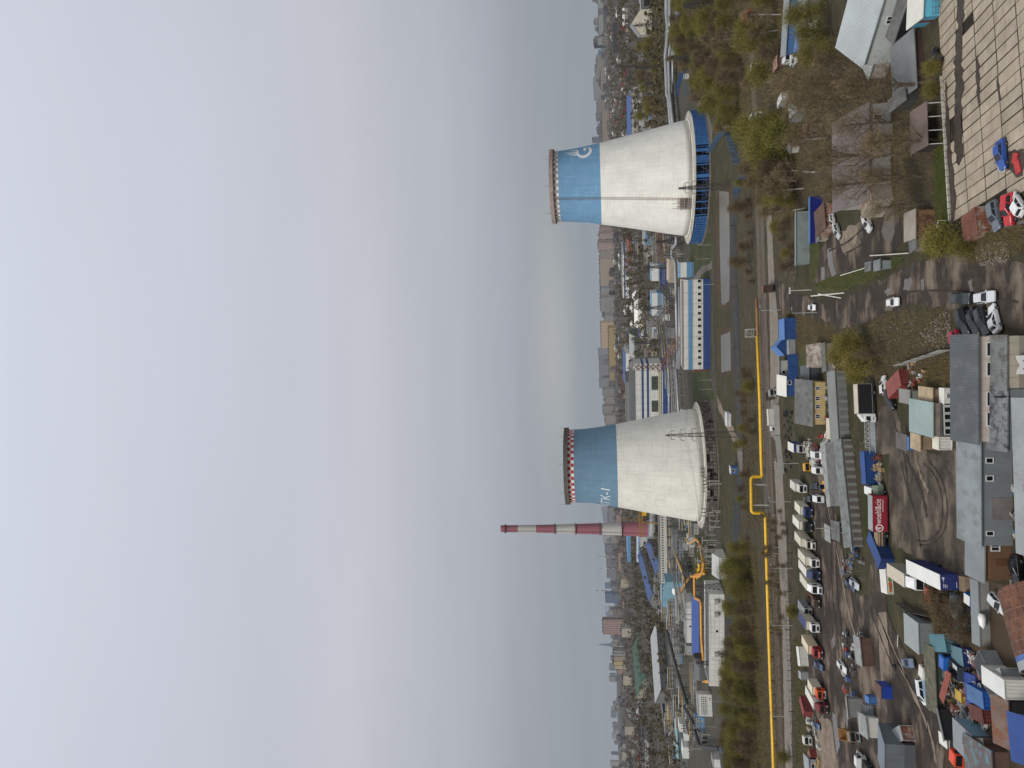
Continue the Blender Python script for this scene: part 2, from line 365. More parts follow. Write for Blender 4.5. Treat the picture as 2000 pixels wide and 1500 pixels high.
def rut(pix,w,m=None):
    P=[G(x,y) for x,y in pix]; Q=[]
    for i in range(len(P)-1):
        a=P[max(i-1,0)];b_=P[i];c=P[i+1];d=P[min(i+2,len(P)-1)]
        for s in range(8):
            u=s/8; Q.append(.5*((2*b_)+(c-a)*u+(2*a-5*b_+4*c-d)*u*u+(3*b_-a-3*c+d)*u**3))
    Q.append(P[-1]); bb=MB(); vs=[];fs=[]
    for i,p in enumerate(Q):
        d=(Q[min(i+1,len(Q)-1)]-Q[max(i-1,0)]).normalized(); nn=Vector((-d.y,d.x,0))*(w*(.5+.25*math.sin(i*1.7)+rg.uniform(-.1,.1))); vs+=[(p.x+nn.x,p.y+nn.y,.16),(p.x-nn.x,p.y-nn.y,.16)]
        if i: fs.append((2*i-2,2*i-1,2*i+1,2*i))
    bb.add(vs,fs); structure(bb.obj('tyre_track',m or RUT))
for pp,w in (([(1806,905),(1830,935),(1842,980),(1838,1030),(1815,1055),(1790,1055)],.3),([(1815,900),(1840,935),(1851,985),(1846,1035),(1822,1062),(1796,1064)],.3),([(1760,900),(1775,960),(1790,1010),(1800,1070)],.35),([(1770,890),(1800,960),(1812,1010)],.9),([(1745,820),(1765,880),(1775,950)],.6),
    ([(1610,930),(1622,1040),(1626,1150),(1640,1280),(1652,1400),(1650,1490)],.5),([(1618,930),(1632,1040),(1636,1150),(1650,1280),(1664,1400),(1664,1490)],.5),([(1700,1190),(1740,1290),(1790,1400),(1800,1490)],.5),([(1712,1190),(1754,1290),(1806,1390),(1820,1490)],.5),([(1655,1080),(1665,1170),(1690,1260)],.4),
    ([(1700,590),(1780,570),(1880,570),(1990,590)],.3),([(1620,490),(1660,470),(1700,430)],.5),([(1640,500),(1680,480),(1724,440)],.4)): rut(pp,w)
for pp,w in (([(1612,960),(1640,1100),(1660,1200),(1690,1300)],.8),([(1716,1200),(1760,1300),(1814,1420),(1830,1490)],1.0),([(1790,890),(1800,930),(1815,960)],.8),([(1868,880),(1872,960),(1880,1040)],.7)): rut(pp,w,G_SAND)
# concrete airfield slabs with moss in the joints
A0=G(1900,0); eA=(G(1918,250)-A0).normalized(); eB=Vector((eA.y,-eA.x,0)); eB=eB if eB.y<0 else -eB
def inpoly(x,y,P):
    c=False; j=len(P)-1
    for i in range(len(P)):
        if (P[i][1]>y)!=(P[j][1]>y) and x<(P[j][0]-P[i][0])*(y-P[i][1])/(P[j][1]-P[i][1])+P[i][0]: c=not c
        j=i
    return c
PAD=[(1837,-400),(1842,80),(1850,140),(1857,240),(1866,330),(1872,440),(1908,408),(1932,392),(2120,345),(2160,-400)]
patch('paving_bed',PAD,.05,gmat([(46,38,30),(40,38,24),(54,46,36)],.3,name='moss_joint'),.3,2)
PADW=[G(x,y) for x,y in PAD]
def slabmat():
    mt=bpy.data.materials.new('concrete_slab'); nt,bs,N,L=nodes(mt); ge=N('ShaderNodeNewGeometry'); bs.inputs['Roughness'].default_value=.85
    def noise(s,d,mp=(1,1,1)):
        n=N('ShaderNodeTexNoise'); n.inputs['Scale'].default_value=s; n.inputs['Detail'].default_value=d; v=N('ShaderNodeMapping'); v.inputs['Scale'].default_value=mp; L(ge.outputs['Position'],v.inputs[0]); L(v.outputs[0],n.inputs['Vector']); return n.outputs[0]
    ra=N('ShaderNodeValToRGB'); e=ra.color_ramp.elements; e[0].position=.25; e[0].color=lin((138,126,109)); e[1].position=.75; e[1].color=lin((166,153,134)); L(noise(.35,6),ra.inputs[0])
    m1=N('ShaderNodeMix'); m1.data_type='RGBA'; m1.blend_type='MULTIPLY'
    q=N('ShaderNodeMapRange'); q.inputs[1].default_value=.5; q.inputs[2].default_value=.8; q.inputs[4].default_value=.5; L(noise(1.2,7,(.35,1.6,1)),q.inputs[0])
    L(q.outputs[0],m1.inputs[0]); L(ra.outputs[0],m1.inputs[6]); m1.inputs[7].default_value=lin((140,128,112))
    m2=N('ShaderNodeMix'); m2.data_type='RGBA'; m2.blend_type='MULTIPLY'; m2.inputs[0].default_value=1
    q2=N('ShaderNodeMapRange'); q2.inputs[3].default_value=.9; q2.inputs[4].default_value=1.08; L(ge.outputs['Random Per Island'],q2.inputs[0])
    L(m1.outputs[2],m2.inputs[6]); L(q2.outputs[0],m2.inputs[7]); L(m2.outputs[2],bs.inputs['Base Color'])
    return mt
b=MB(); rs=random.Random(5)
for i in range(-22,26):
    for j in range(-3,5):
        c=A0+eA*(1.88*(i+.5))+eB*(5.4*(j+.5))
        px,py=proj(c.x,c.y,0)
        if not inpoly(px,py,PAD): continue
        if 1862<px<1886 and 15<py<325 and rs.random()<.35: continue
        hl,hw=2.58+rs.uniform(-.06,.03),.855+rs.uniform(-.07,.03); rot=rs.uniform(-.012,.012)
        ex=eA*math.cos(rot)+eB*math.sin(rot); ey=-eA*math.sin(rot)+eB*math.cos(rot); zz=.13+rs.uniform(-.02,.02)
        pts=[]
        for a,b2,z in ((-1,-1,0),(1,-1,0),(1,1,0),(-1,1,0),(-1,-1,1),(1,-1,1),(1,1,1),(-1,1,1)):
            k=c+ex*(a*hw)+ey*(b2*hl); pts.append((k.x,k.y,.03 if z==0 else zz))
        b.add(pts,[(4,5,6,7),(0,1,5,4),(1,2,6,5),(2,3,7,6),(3,0,4,7)])
structure(b.obj('slab_paving',slabmat()))
WETM=gmat([(74,63,54),(60,52,46),(84,72,62)],.35,rough=.55,name='wet_mud')
patch('mud_patch',[(1867,-40),(1886,-30),(1885,30),(1878,100),(1884,150),(1882,200),(1878,240),(1882,300),(1874,325),(1864,270),(1868,200),(1866,120),(1872,60)],.19,WETM,.5,.9)
patch('mud_patch',[(1850,150),(1862,320),(1870,400),(1862,440),(1854,330),(1848,220)],.17,WETM,.3,.9)
patch('mud_patch',[(1908,105),(1914,120),(1918,200),(1913,208),(1908,150)],.19,WETM,.25,.7)
patch('mud_patch',[(1949,150),(1956,175),(1958,196),(1952,196)],.19,WETM,.25,.7)
patch('mud_patch',[(1962,295),(1990,290),(2010,300),(2000,345),(1968,335)],.19,WETM,.4,.7)
# railway beside the gravel road
b=MB(); rail=[(1481,300),(1485,450),(1490,600),(1496,760),(1502,900),(1506,1000),(1510,1100),(1514,1200),(1519,1360),(1524,1560)]
RP=[G(x,y) for x,y in rail]
bs_=MB()
for p,q in zip(RP,RP[1:]):
    d=(q-p); n=int(d.length/1.1); d.normalize(); nn=Vector((-d.y,d.x,0))
    for s in (-.76,.76): b.bar(p+nn*s+Vector((0,0,.22)),q+nn*s+Vector((0,0,.22)),.09,.16)
    L_=(q-p).length
    for k in range(n):
        c=p+d*(L_*(k+.5)/n); bs_.obox((c.x,c.y,.12),(.45,2.7,.12),math.atan2(d.y,d.x))
structure(b.obj('railway_rail',mat((96,74,58),.6))); structure(bs_.obj('railway_sleeper_bed',mat((118,108,97),.9,.25,.3)))
# white kerb stones along the paving
p0,p1=G(1841,148),G(1858,432)
kb=MB(); rs=random.Random(9); n=int((p1-p0).length/1.05); d=(p1-p0)/n
for k in range(n):
    c=p0+d*(k+.5); kb.obox((c.x,c.y,.22),(.95,.32,.4),math.atan2(d.y,d.x)+rs.uniform(-.05,.05))
tag(kb.obj('kerb',mat((176,170,158),.8,.2,.8)),'low line of whitened kerb stones edging the concrete slab paving','kerb')
# ------------------------------------------------------------------ cooling towers
def shellmat(rgb,dirt=(150,148,138),amt=.5,n=72,name='tower_paint'):
    mt=bpy.data.materials.new(name); nt,bs,N,L=nodes(mt); bs.inputs['Roughness'].default_value=.8
    tc=N('ShaderNodeTexCoord'); sx=N('ShaderNodeSeparateXYZ'); L(tc.outputs['Object'],sx.inputs[0])
    def MA(op,a,b=0.0):
        q=N('ShaderNodeMath'); q.operation=op
        for i,v in enumerate((a,b)):
            if isinstance(v,(int,float)): q.inputs[i].default_value=v
            else: L(v,q.inputs[i])
        return q.outputs[0]
    def rmp(v,a,b,ca=0.,cb=1.):
        q=N('ShaderNodeMapRange'); q.inputs[1].default_value=a; q.inputs[2].default_value=b; q.inputs[3].default_value=ca; q.inputs[4].default_value=cb; L(v,q.inputs[0]); return q.outputs[0]
    def mix(a,b,f,mode='MIX'):
        x=N('ShaderNodeMix'); x.data_type='RGBA'; x.blend_type=mode
        for s,v in ((0,f),(6,a),(7,b)):
            if isinstance(v,(float,int,tuple)): x.inputs[s].default_value=v
            else: L(v,x.inputs[s])
        return x.outputs[2]
    an=MA('ARCTAN2',sx.outputs[1],sx.outputs[0])
    def noise(s,d,au,zu,ro=.65):
        cx=N('ShaderNodeCombineXYZ'); L(MA('MULTIPLY',MA('COSINE',an),au),cx.inputs[0]); L(MA('MULTIPLY',MA('SINE',an),au),cx.inputs[1]); L(MA('MULTIPLY',sx.outputs[2],zu),cx.inputs[2])
        q=N('ShaderNodeTexNoise'); q.inputs['Scale'].default_value=s; q.inputs['Detail'].default_value=d; q.inputs['Roughness'].default_value=ro; L(cx.outputs[0],q.inputs['Vector']); return q.outputs[0]
    c=lin(rgb)
    col=mix(c,tuple(x*.82 for x in c[:3])+(1,),rmp(noise(1,7,3.0,.10),.4,.7))
    col=mix(col,lin(dirt),rmp(noise(1,6,26,.05,.7),.5,.78,0,amt))           # runs
    col=mix(col,lin(dirt),rmp(noise(1,4,3,1.1,.7),.52,.75,0,amt*.8))         # lift bands
    col=mix(col,lin(dirt),rmp(noise(1,6,30,1.0,.7),.6,.8,0,amt*.9))        # flecks
    ring=MA('LESS_THAN',MA('FRACT',MA('DIVIDE',sx.outputs[2],1.25)),.09)
    seam=MA('LESS_THAN',MA('FRACT',MA('MULTIPLY',an,n/6.2832)),.05)
    ln=MA('MULTIPLY',MA('MAXIMUM',ring,seam),rmp(noise(1,5,14,.5),.38,.65,.12,.6))
    col=mix(col,tuple(x*.55 for x in c[:3])+(1,),ln)
    L(col,bs.inputs['Base Color'])
    return mt
T_WHITE=shellmat((238,236,226),(190,186,170),.38); T_WHITE2=shellmat((230,228,216),(176,170,152),.5)
T_BLUE=shellmat((108,154,190),(156,184,202),.55); T_BLUE2=shellmat((104,138,160),(136,160,174),.6)
T_RED=shellmat((190,62,62),(150,80,74),.25); T_CHK=shellmat((236,234,228),(190,180,170),.3); T_GREY=shellmat((172,160,152),(140,130,122),.3)
CONC=mat((168,163,152),.85,.2,.3,streak=.4); DKCONC=mat((118,108,98),.85,.25,.4); RUSTY=mat((116,84,70),.85,.3,.6)
BLUEP=mat((56,104,160),.5,.14,.4,streak=.3); BLUED=mat((44,74,128),.55,.15,.4,streak=.3); NAVY=mat((34,44,92),.45,.12,.5); DARK=mat((30,30,32),.7,.2,.6)
STEEL=mat((140,142,142),.5,.15,.5,metal=.3); GALV=mat((150,153,155),.5,.15,.4,metal=.25); STEELD=mat((82,80,78),.6,.2,.5,metal=.3)
WHITEP=mat((214,214,208),.6,.08,.4,streak=.25)
def shell_profile(keys):
    """smooth r(z) through key points"""
    def r(z):
        for (z0,r0),(z1,r1) in zip(keys,keys[1:]):
            if z<=z1:
                t=(z-z0)/(z1-z0); return r0+(r1-r0)*t
        return keys[-1][1]
    def rs_(z): return sum(r(min(max(z+d,keys[0][0]),keys[-1][0])) for d in (-6,-3,0,3,6))/5
    return rs_
def text_mesh(body,height,depth=0):
    cu=bpy.data.curves.new('lettering','FONT'); cu.body=body; cu.size=1; cu.align_x='LEFT'
    o=bpy.data.objects.new('lettering',cu); COL.objects.link(o)
    dg=bpy.context.evaluated_depsgraph_get(); me=o.evaluated_get(dg).to_mesh()
    vs=[v.co.copy() for v in me.vertices]; fs=[tuple(p.vertices) for p in me.polygons]
    o.evaluated_get(dg).to_mesh_clear(); bpy.data.objects.remove(o); bpy.data.curves.remove(cu)
    if not vs: return [],[]
    x0=min(v.x for v in vs); y0=min(v.y for v in vs); y1=max(v.y for v in vs); k=height/(y1-y0)
    return [((v.x-x0)*k,(v.y-y0)*k) for v in vs],fs
def wrap(b,pts,fs,r,phi,z0,off=.06,step=1.0):
    vs=[]
    for x,y in pts:
        z=z0+y; a=phi+x/r(z); q=r(z)+off; vs.append((q*math.cos(a),q*math.sin(a),z))
    b.add(vs,fs)
def strip2d(fn,n,w):  # ribbon in 2d
    pts=[];fs=[]
    for i in range(n+1):
        (x,y),(nx,ny),ww=fn(i/n); pts+=[(x-nx*ww/2,y-ny*ww/2),(x+nx*ww/2,y+ny*ww/2)]
        if i: k=2*i; fs.append((k-2,k-1,k+1,k))
    return pts,fs
def islmat(c1,c2):
    mt=bpy.data.materials.new('louvre'); nt,bs,N,L=nodes(mt); ge=N('ShaderNodeNewGeometry'); x=N('ShaderNodeMix'); x.data_type='RGBA'; L(ge.outputs['Random Per Island'],x.inputs[0]); x.inputs[6].default_value=lin(c1); x.inputs[7].default_value=lin(c2); L(x.outputs[2],bs.inputs['Base Color']); bs.inputs['Roughness'].default_value=.8; return mt
LOUV=islmat((66,58,54),(124,112,102))
def tower(label,C,keys,zsh,blue,chk,zrim,Rring,zring,mats,rimcol,style):
    t=thing('cooling_tower',label,'cooling tower',(C[0],C[1],0))
    r=shell_profile(keys); n=72; b=MB(); face=math.atan2(-C[1],-C[0])
    zs=[zsh+ (blue-zsh)*k/14 for k in range(14)]+[blue+(chk-blue)*k/6 for k in range(6)]+[chk,(chk+zrim)/2,zrim]
    for i in range(len(zs)-1):
        for k in range(n):
            zm=(zs[i]+zs[i+1])/2
            b.k=0 if zm<blue else 1 if zm<chk else 2+((k+i)%2)
            a0,a1=2*math.pi*k/n,2*math.pi*(k+1)/n; q=[(a0,zs[i]),(a1,zs[i]),(a1,zs[i+1]),(a0,zs[i+1])]
            b.add([(r(z)*math.cos(a),r(z)*math.sin(a),z) for a,z in q],[(0,1,2,3)])
    b.k=0   # inner face and lips
    b.lathe([(r(zsh)-.0,zsh),(r(zsh)+.55,zsh-.05),(r(zsh)+.55,zsh-.5),(r(zsh)-.7,zsh-.5),(r(zsh)-.6,zsh)]+[(r(z)-.45,z) for z in zs[1:]]+[(r(zrim),zrim)],n)
    o=b.obj('shell',mats,t); me=o.data
    # shade smooth across the shell
    import bmesh
    bm=bmesh.new(); bm.from_mesh(me); bmesh.ops.remove_doubles(bm,verts=bm.verts,dist=.002); bm.to_mesh(me); bm.free()
    me.polygons.foreach_set('use_smooth',[True]*len(me.polygons))
    # rim gallery
    g=MB(); R0=r(zrim)
    g.lathe([(R0-.5,zrim),(R0+1.25,zrim),(R0+1.25,zrim+.35),(R0-.5,zrim+.35),(R0-.5,zrim)],n)
    g.obj('rim_walkway',DKCONC,t)
    g=MB()
    g.lathe([(R0+1.1,zrim+.36),(R0+1.1,zrim+2.3),(R0+.98,zrim+2.3),(R0+.98,zrim+.36)],n)
    for k in range(n):
        a=2*math.pi*k/n; g.obox(((R0+1.14)*math.cos(a),(R0+1.14)*math.sin(a),zrim+1.35),(.14,.22,2.1),a)
    g.obj('rim_railing',rimcol,t)
    for k in range(0,n,9):
        g=MB(); a=face+2*math.pi*(k+.5)/n; g.cyl(((R0+1)*math.cos(a),(R0+1)*math.sin(a),zrim+2),((R0+1)*math.cos(a),(R0+1)*math.sin(a),zrim+5.6),.09,.05,5); g.obj('lightning_rod',STEELD,t)
    # base: basin, sloping columns, louvred skirt
    g=MB(); g.lathe([(Rring+1.2,0),(Rring+1.2,.7),(Rring+.4,.7),(Rring+.4,.05)],n); g.obj('basin',DKCONC,t)
    g=MB(); g.lathe([(Rring-4.5,.3),(Rring-4.5,zring-.3)],48); g.obj('fill_pack',DARK,t)
    g=MB(); m=36
    for k in range(m):
        a=2*math.pi*k/m; a2=2*math.pi*(k+1)/m; Rb=Rring-.9; Rt=r(zsh)
        p=lambda R_,a_,z:(R_*math.cos(a_),R_*math.sin(a_),z)
        g.bar(p(Rb,a,.5),p(Rt,a2,zsh-.45),.26); g.bar(p(Rb,a2,.5),p(Rt,a,zsh-.45),.26)
    g.obj('column',mat((84,84,96) if style=='blue' else (120,112,104),.8),t)
    g=MB(); g.lathe([(r(zsh)+.3,zring+.5),(Rring,zring),(Rring,zring-.25),(r(zsh)+.3,zring+.2)],n); g.obj('skirt_roof',CONC,t)
    g=MB(); f=MB(); rs=random.Random(11); m=120
    for k in range(m):
        a=2*math.pi*(k+.5)/m; d=math.degrees((a-face+math.pi)%(2*math.pi)-math.pi)  # + is to the viewer's right
        w=2*math.pi*Rring/m
        if style=='blue':
            if -34<=d<=28 and rs.random()<.5: (g if rs.random()<.6 else f).obox((Rring*math.cos(a),Rring*math.sin(a),zring/2),(.12,w*.3,zring-.6),a)
            if d>28 or (4>d>1) or (24>d>21 ) or (d>8 and rs.random()<.45): g.obox((Rring*math.cos(a),Rring*math.sin(a),zring/2+.2),(.12,w*.9,zring-.9),a)
            elif d<-34:
                for q in range(5): g.obox((Rring*math.cos(a),Rring*math.sin(a),1.2+q*(zring-1.2)/5),(.12,w*.8,(zring-1)/6.2),a)
            if k%2==0: f.obox(((Rring-.12)*math.cos(a),(Rring-.12)*math.sin(a),zring/2),(.2,.22,zring-.4),a)
        else:
            for q in range(3):
                if rs.random()<(.06 if abs(d)>12 else .3): continue
                g.obox((Rring*math.cos(a),Rring*math.sin(a),.9+(q+.5)*(zring-1)/3),(.1,w*.86,(zring-1)/3*.9),a)
            f.obox(((Rring-.1)*math.cos(a),(Rring-.1)*math.sin(a),zring/2),(.16,.16,zring-.3),a)
    for q in range(1,4 if style!='blue' else 3): f.lathe([(Rring-.1,q*zring/4),(Rring+.08,q*zring/4),(Rring+.08,q*zring/4+.15),(Rring-.1,q*zring/4+.15)],n)
    g.obj('louvre_panel',BLUEP if style=='blue' else LOUV,t)
    f.obj('louvre_frame',BLUED if style=='blue' else mat((70,54,48),.8),t)
    return t,r,face
TA,rA,fA=tower('tall white cooling tower with blue top, grey and white checked rim and blue louvred base',(115.7,419.8),
   [(8.5,32.5),(30.3,28.1),(57.4,23.0),(72,20.8),(81,20.0),(90,20.1)],8.6,57.4,81.0,83.9,36.8,7.6,[T_WHITE,T_BLUE,T_CHK,T_GREY],mat((170,148,140),.8,.2,.4),'blue')
TB,rB,fB=tower('white cooling tower with blue top, red and white checked rim and brown louvred base',(-48.8,416.9),
   [(7,32.4),(30,28.2),(52.1,23.9),(65,22.0),(76,21.0),(86,21.4)],7.0,52.2,76.2,79.7,35.8,6.3,[T_WHITE2,T_BLUE2,T_CHK,T_RED],mat((98,92,86),.85,.3,.5),'brown')
WMARK=mat((224,226,226),.7,.08,.5)
# white painted letters and marks
pts,fs=text_mesh('\u0422\u0413\u041a-1',5.2)
wx=max(p[0] for p in pts); pts=[(x*17.5/wx,y) for x,y in pts]
b=MB(); wrap(b,pts,fs,rB,fB-R(34)-17.5/rB(59),56.6); b.obj('lettering',WMARK,TB)
b=MB(); p2,f2=strip2d(lambda t:((-2.2+3.0*t+.6*math.sin(t*3),t*9),(1,0),2.4*(1-t)**.8+.05),14,1); wrap(b,p2,f2,rB,fB-R(79),62.6); b.obj('emblem',WMARK,TB)
def emblem(parent,r,phi,z0,s,mirror=1):
    b=MB()
    def ring(t):
        a=R(62)+t*R(265); return (mirror*(5*math.cos(a))*s,(5*math.sin(a)*.78+5)*s),(math.cos(a)*mirror,math.sin(a)),(1.7-.5*math.cos(t*6.3))*s
    wrap(b,*strip2d(ring,30,1),r,phi,z0)
    wrap(b,*strip2d(lambda t:((mirror*(5-4.3*t)*s,4.6*s),(0,1),1.5*s),4,1),r,phi,z0)
    for dx,hh in ((-2.0,6.5),(.3,8.5),(2.6,5.5)):
        wrap(b,*strip2d(lambda t:((mirror*(dx+2.4*t*t)*s,(8.6+hh*t)*s),(1,0),1.5*(1-t)**.7*s+.03),10,1),r,phi,z0,.08+.02*dx)
    b.obj('emblem',WMARK,parent)
emblem(TA,rA,fA+R(58),61.5,.95)
b=MB(); wrap(b,*strip2d(lambda t:((.3*math.sin(5*t),t*5.4),(1,0),1.0),8,1),rA,fA-R(80),61.5); b.obj('emblem',WMARK,TA)
# ladder with cage and the platform at its foot
def ladder(parent,r,phi,z0,z1,m,step=1.6):
    b=MB(); zs=[z0+(z1-z0)*k/16 for k in range(17)]
    P=lambda z,da,o:((r(z)+o)*math.cos(phi+da/r(z)),(r(z)+o)*math.sin(phi+da/r(z)),z)
    for a,c in zip(zs,zs[1:]):
        for da in (-.45,.45): b.bar(P(a,da,.35),P(c,da,.35),.09)
        for da in (-.5,.5): b.bar(P(a,da,1.1),P(c,da,1.1),.05)
    z=z0
    while z<z1:
        b.bar(P(z,-.5,.35),P(z,.5,.35),.07); b.bar(P(z,-.5,.35),P(z,-.5,1.1),.07); b.bar(P(z,.5,.35),P(z,.5,1.1),.07); b.bar(P(z,-.5,1.1),P(z,.5,1.1),.07); z+=step
    b.obj('ladder',m,parent)
LADM=mat((150,120,102),.85,.3,.6)
ladder(TA,rA,fA-R(19),11,84,LADM)
b=MB()
for k in range(7):
    a=fA-R(19)-k*.028; q=rA(12)+1.4
    b.bar((q*math.cos(a),q*math.sin(a),9),(q*math.cos(a),q*math.sin(a),15+2*(k%3)),.16)
for z in (10.2,12.2,14.2,16): 
    a0,a1=fA-R(18),fA-R(18)-.2; q=rA(12)+1.0; b.bar((q*math.cos(a0),q*math.sin(a0),z),(q*math.cos(a1),q*math.sin(a1),z),1.2,.15)
b.obj('service_platform',RUSTY,TA)
ladder(TB,rB,fB+R(160),8,80,RUSTY)
# ------------------------------------------------------------------ chimney with painted bands
def chimney():
    c=G(1285,1033); t=thing('chimney_stack','very tall red and white banded chimney with ring platforms','chimney',(c.x,c.y,0))
    zk=[(0,10.4),(10,9.4),(40,7.9),(67,6.7),(96,5.8),(121,5.1),(144,4.7),(166,4.4),(187,4.2)]
    bands=[(0,42,0),(42,67,1),(67,97,0),(97,121,1),(121,144,0),(144,166,1),(166,187,0)]
    def r(z):
        for (a,ra),(b_,rb) in zip(zk,zk[1:]):
            if z<=b_: return ra+(rb-ra)*(z-a)/(b_-a)
        return zk[-1][1]
    red=shellmat((158,98,106),(134,88,94),.4,24); wht=shellmat((196,192,184),(140,134,126),.6,24)
    b=MB()
    for z0,z1,k in bands:
        b.k=k; b.lathe([(r(z0),z0),(r((z0+z1)/2),(z0+z1)/2),(r(z1),z1)],40)
    b.k=0; b.lathe([(r(187),187),(3.6,187),(3.6,180)],40)
    b.obj('shaft',[red,wht],t,smooth=True)
    dk=mat((92,52,58),.8)
    for z in (181,121,97-.5,67,42,150,24):
        if z in (150,24): continue
        g=MB(); q=r(z); g.lathe([(q,z),(q+1.3,z),(q+1.3,z+.3),(q,z+.3)],32); g.lathe([(q+1.25,z+1.3),(q+1.3,z+1.3),(q+1.3,z+1.5),(q+1.25,z+1.5)],32)
        for k in range(16):
            a=k*math.pi/8; g.bar(((q+1.25)*math.cos(a),(q+1.25)*math.sin(a),z),((q+1.25)*math.cos(a),(q+1.25)*math.sin(a),z+1.5),.12)
        g.obj('ring_platform',dk,t)
    ladder(t,r,math.atan2(-c.y,-c.x)-R(35),6,185,dk,3)
    g=MB(); g.lathe([(11.6,0),(11.6,9),(10.2,12)],32,cap1=True); g.obj('plinth',mat((120,122,122),.8),t)
    g=MB(); g.tube([(-4,-9,7),(6,-24,7),(30,-40,7),(60,-46,7)],4,14); g.obj('flue_duct',mat((150,150,148),.7),t)
chimney()
# ------------------------------------------------------------------ builders: buildings
GL=glassmat((24,28,33),.12); GLB=glassmat((50,62,72),.1); FRW=mat((200,200,196),.5,.06); FRD=mat((70,70,70),.6)
def add_windows(root,wins,w,d,frm=FRW,gl=GL):
    for wi in wins:
        face,u0,u1,z0,z1=wi[:5]; nm=wi[5] if len(wi)>5 else 0
        def P(u,o,z):
            if face=='f': return (u,-o,z)
            if face=='b': return (u,d+o,z)
            if face=='r': return (w+o,u,z)
            return (-o,u,z)
        def slab(b,ua,ub,za,zb,o0,o1):
            b.add([P(ua,o0,za),P(ub,o0,za),P(ub,o1,za),P(ua,o1,za),P(ua,o0,zb),P(ub,o0,zb),P(ub,o1,zb),P(ua,o1,zb)],[(3,2,1,0),(4,5,6,7),(0,1,5,4),(1,2,6,5),(2,3,7,6),(3,0,4,7)])
        t=min(.16,.12*(u1-u0)+.03); b=MB()
        slab(b,u0,u1,z1-t,z1,-.05,.07); slab(b,u0,u1,z0,z0+t,-.05,.1); slab(b,u0,u0+t,z0+t,z1-t,-.05,.07); slab(b,u1-t,u1,z0+t,z1-t,-.05,.07)
        for k in range(1,nm+1):
            um=u0+(u1-u0)*k/(nm+1); slab(b,um-.05,um+.05,z0+t,z1-t,-.05,.055)
        f=b.obj('window',frm,root)
        b=MB(); slab(b,u0+t,u1-t,z0+t,z1-t,-.04,.03); b.obj('pane',gl,f)
def wrow(face,n,a,b,z0,z1,duty=.55,nm=0):
    s=(b-a)/n; return [(face,a+s*(k+.5-duty/2),a+s*(k+.5+duty/2),z0,z1,nm) for k in range(n)]
def bld(name,label,cat,L,Rp,d,h,wall,roofm,roof='flat',zr=0,rise=1.,ov=.3,wins=(),doors=(),bands=(),group=None,frm=FRW,gl=GL,th=.18,base=0.,shared=False,back=False):
    """L,Rp: photo points of the front wall's lower corners (at height zr); d: depth away from the viewer; h: height or ('t',ix)"""
    p,q=G(L[0],L[1],zr),G(Rp[0],Rp[1],zr); p.z=q.z=0
    if isinstance(h,tuple):
        pm=(p+q)/2; lo,hi=0.,200.
        for _ in range(50):
            m_=(lo+hi)/2
            if proj(pm.x,pm.y,m_)[0]>h[1]: lo=m_
            else: hi=m_
        h=lo
    w=(q-p).length; rz=math.atan2((q-p).y,(q-p).x)
    t=thing(name,label,cat,(p.x,p.y,0),rz,group,shared=shared)
    wl=MB(); rf=MB()
    if roof in('flat','parapet'):
        wl.box(0,0,base,w,d,h)
        if roof=='flat': rf.box(-ov,-ov,h,w+ov,d+ov,h+th)
        else:
            rf.box(.15,.15,h,w-.15,d-.15,h+.06)
            for a in ((0,0,w,.2),(0,d-.2,w,d),(0,.2,.2,d-.2),(w-.2,.2,w,d-.2)): wl.box(a[0],a[1],h+.003,a[2],a[3],h+.6)
    else:
        def shell(pts,ax):   # pts = roofline; walls under it, roof over it
            (p0,z0),(pn,zn)=pts[0],pts[-1]
            body=[(p0,base),(pn,base)]+[(a,z) for a,z in reversed(pts)]
            # overhang at both ends
            e0=pts[1]; s0=(z0-e0[1])/(p0-e0[0]); e1=pts[-2]; s1=(zn-e1[1])/(pn-e1[0])
            top=[(p0-ov,z0-ov*s0)]+list(pts[1:-1])+[(pn+ov,zn+ov*s1)]
            ring=[(a,z+.02) for a,z in top]+[(a,z+.02+th) for a,z in reversed(top)]
            if ax=='x': wl.xprof(body,0,w); rf.xprof(ring,-ov,w+ov)
            else: wl.yprof(body,0,d); rf.yprof(ring,-ov,d+ov)
        if roof=='gx': shell([(0,h),(d/2,h+rise),(d,h)],'x')
        elif roof=='gy': shell([(0,h),(w/2,h+rise),(w,h)],'y')
        elif roof=='mf': shell([(0,h),(d/2,h+rise/2),(d,h+rise)],'x')
        elif roof=='mb': shell([(0,h+rise),(d/2,h+rise/2),(d,h)],'x')
        elif roof=='mr': shell([(0,h+rise),(w/2,h+rise/2),(w,h)],'y')
        elif roof=='ml': shell([(0,h),(w/2,h+rise/2),(w,h+rise)],'y')
        elif roof in('ax','ay'):
            S=d if roof=='ax' else w; k=14
            shell([(S*i/k,h+rise*math.sin(math.pi*i/k)**.8) for i in range(k+1)],roof[1])
    wl.obj('wall',wall,t)
    rf.obj('roof',roofm,t)
    add_windows(t,wins,w,d,frm,gl)
    for dr in doors:
        face,u0,u1,z0,z1,m_=dr[:6]; nm=dr[6] if len(dr)>6 else 'door'
        b=MB()
        if face=='f': b.box(u0,-.06,z0,u1,.05,z1)
        elif face=='r': b.box(w-.05,u0,z0,w+.06,u1,z1)
        elif face=='l': b.box(-.06,u0,z0,.05,u1,z1)
        b.obj(nm,m_,t)
    for z0,z1,m_ in bands:
        b=MB(); b.box(-.04,-.04,z0,w+.04,d+.04,z1); b.obj('wall_band',m_,t)
    t['_w']=0
    del t['_w']
    return t,w,d,h
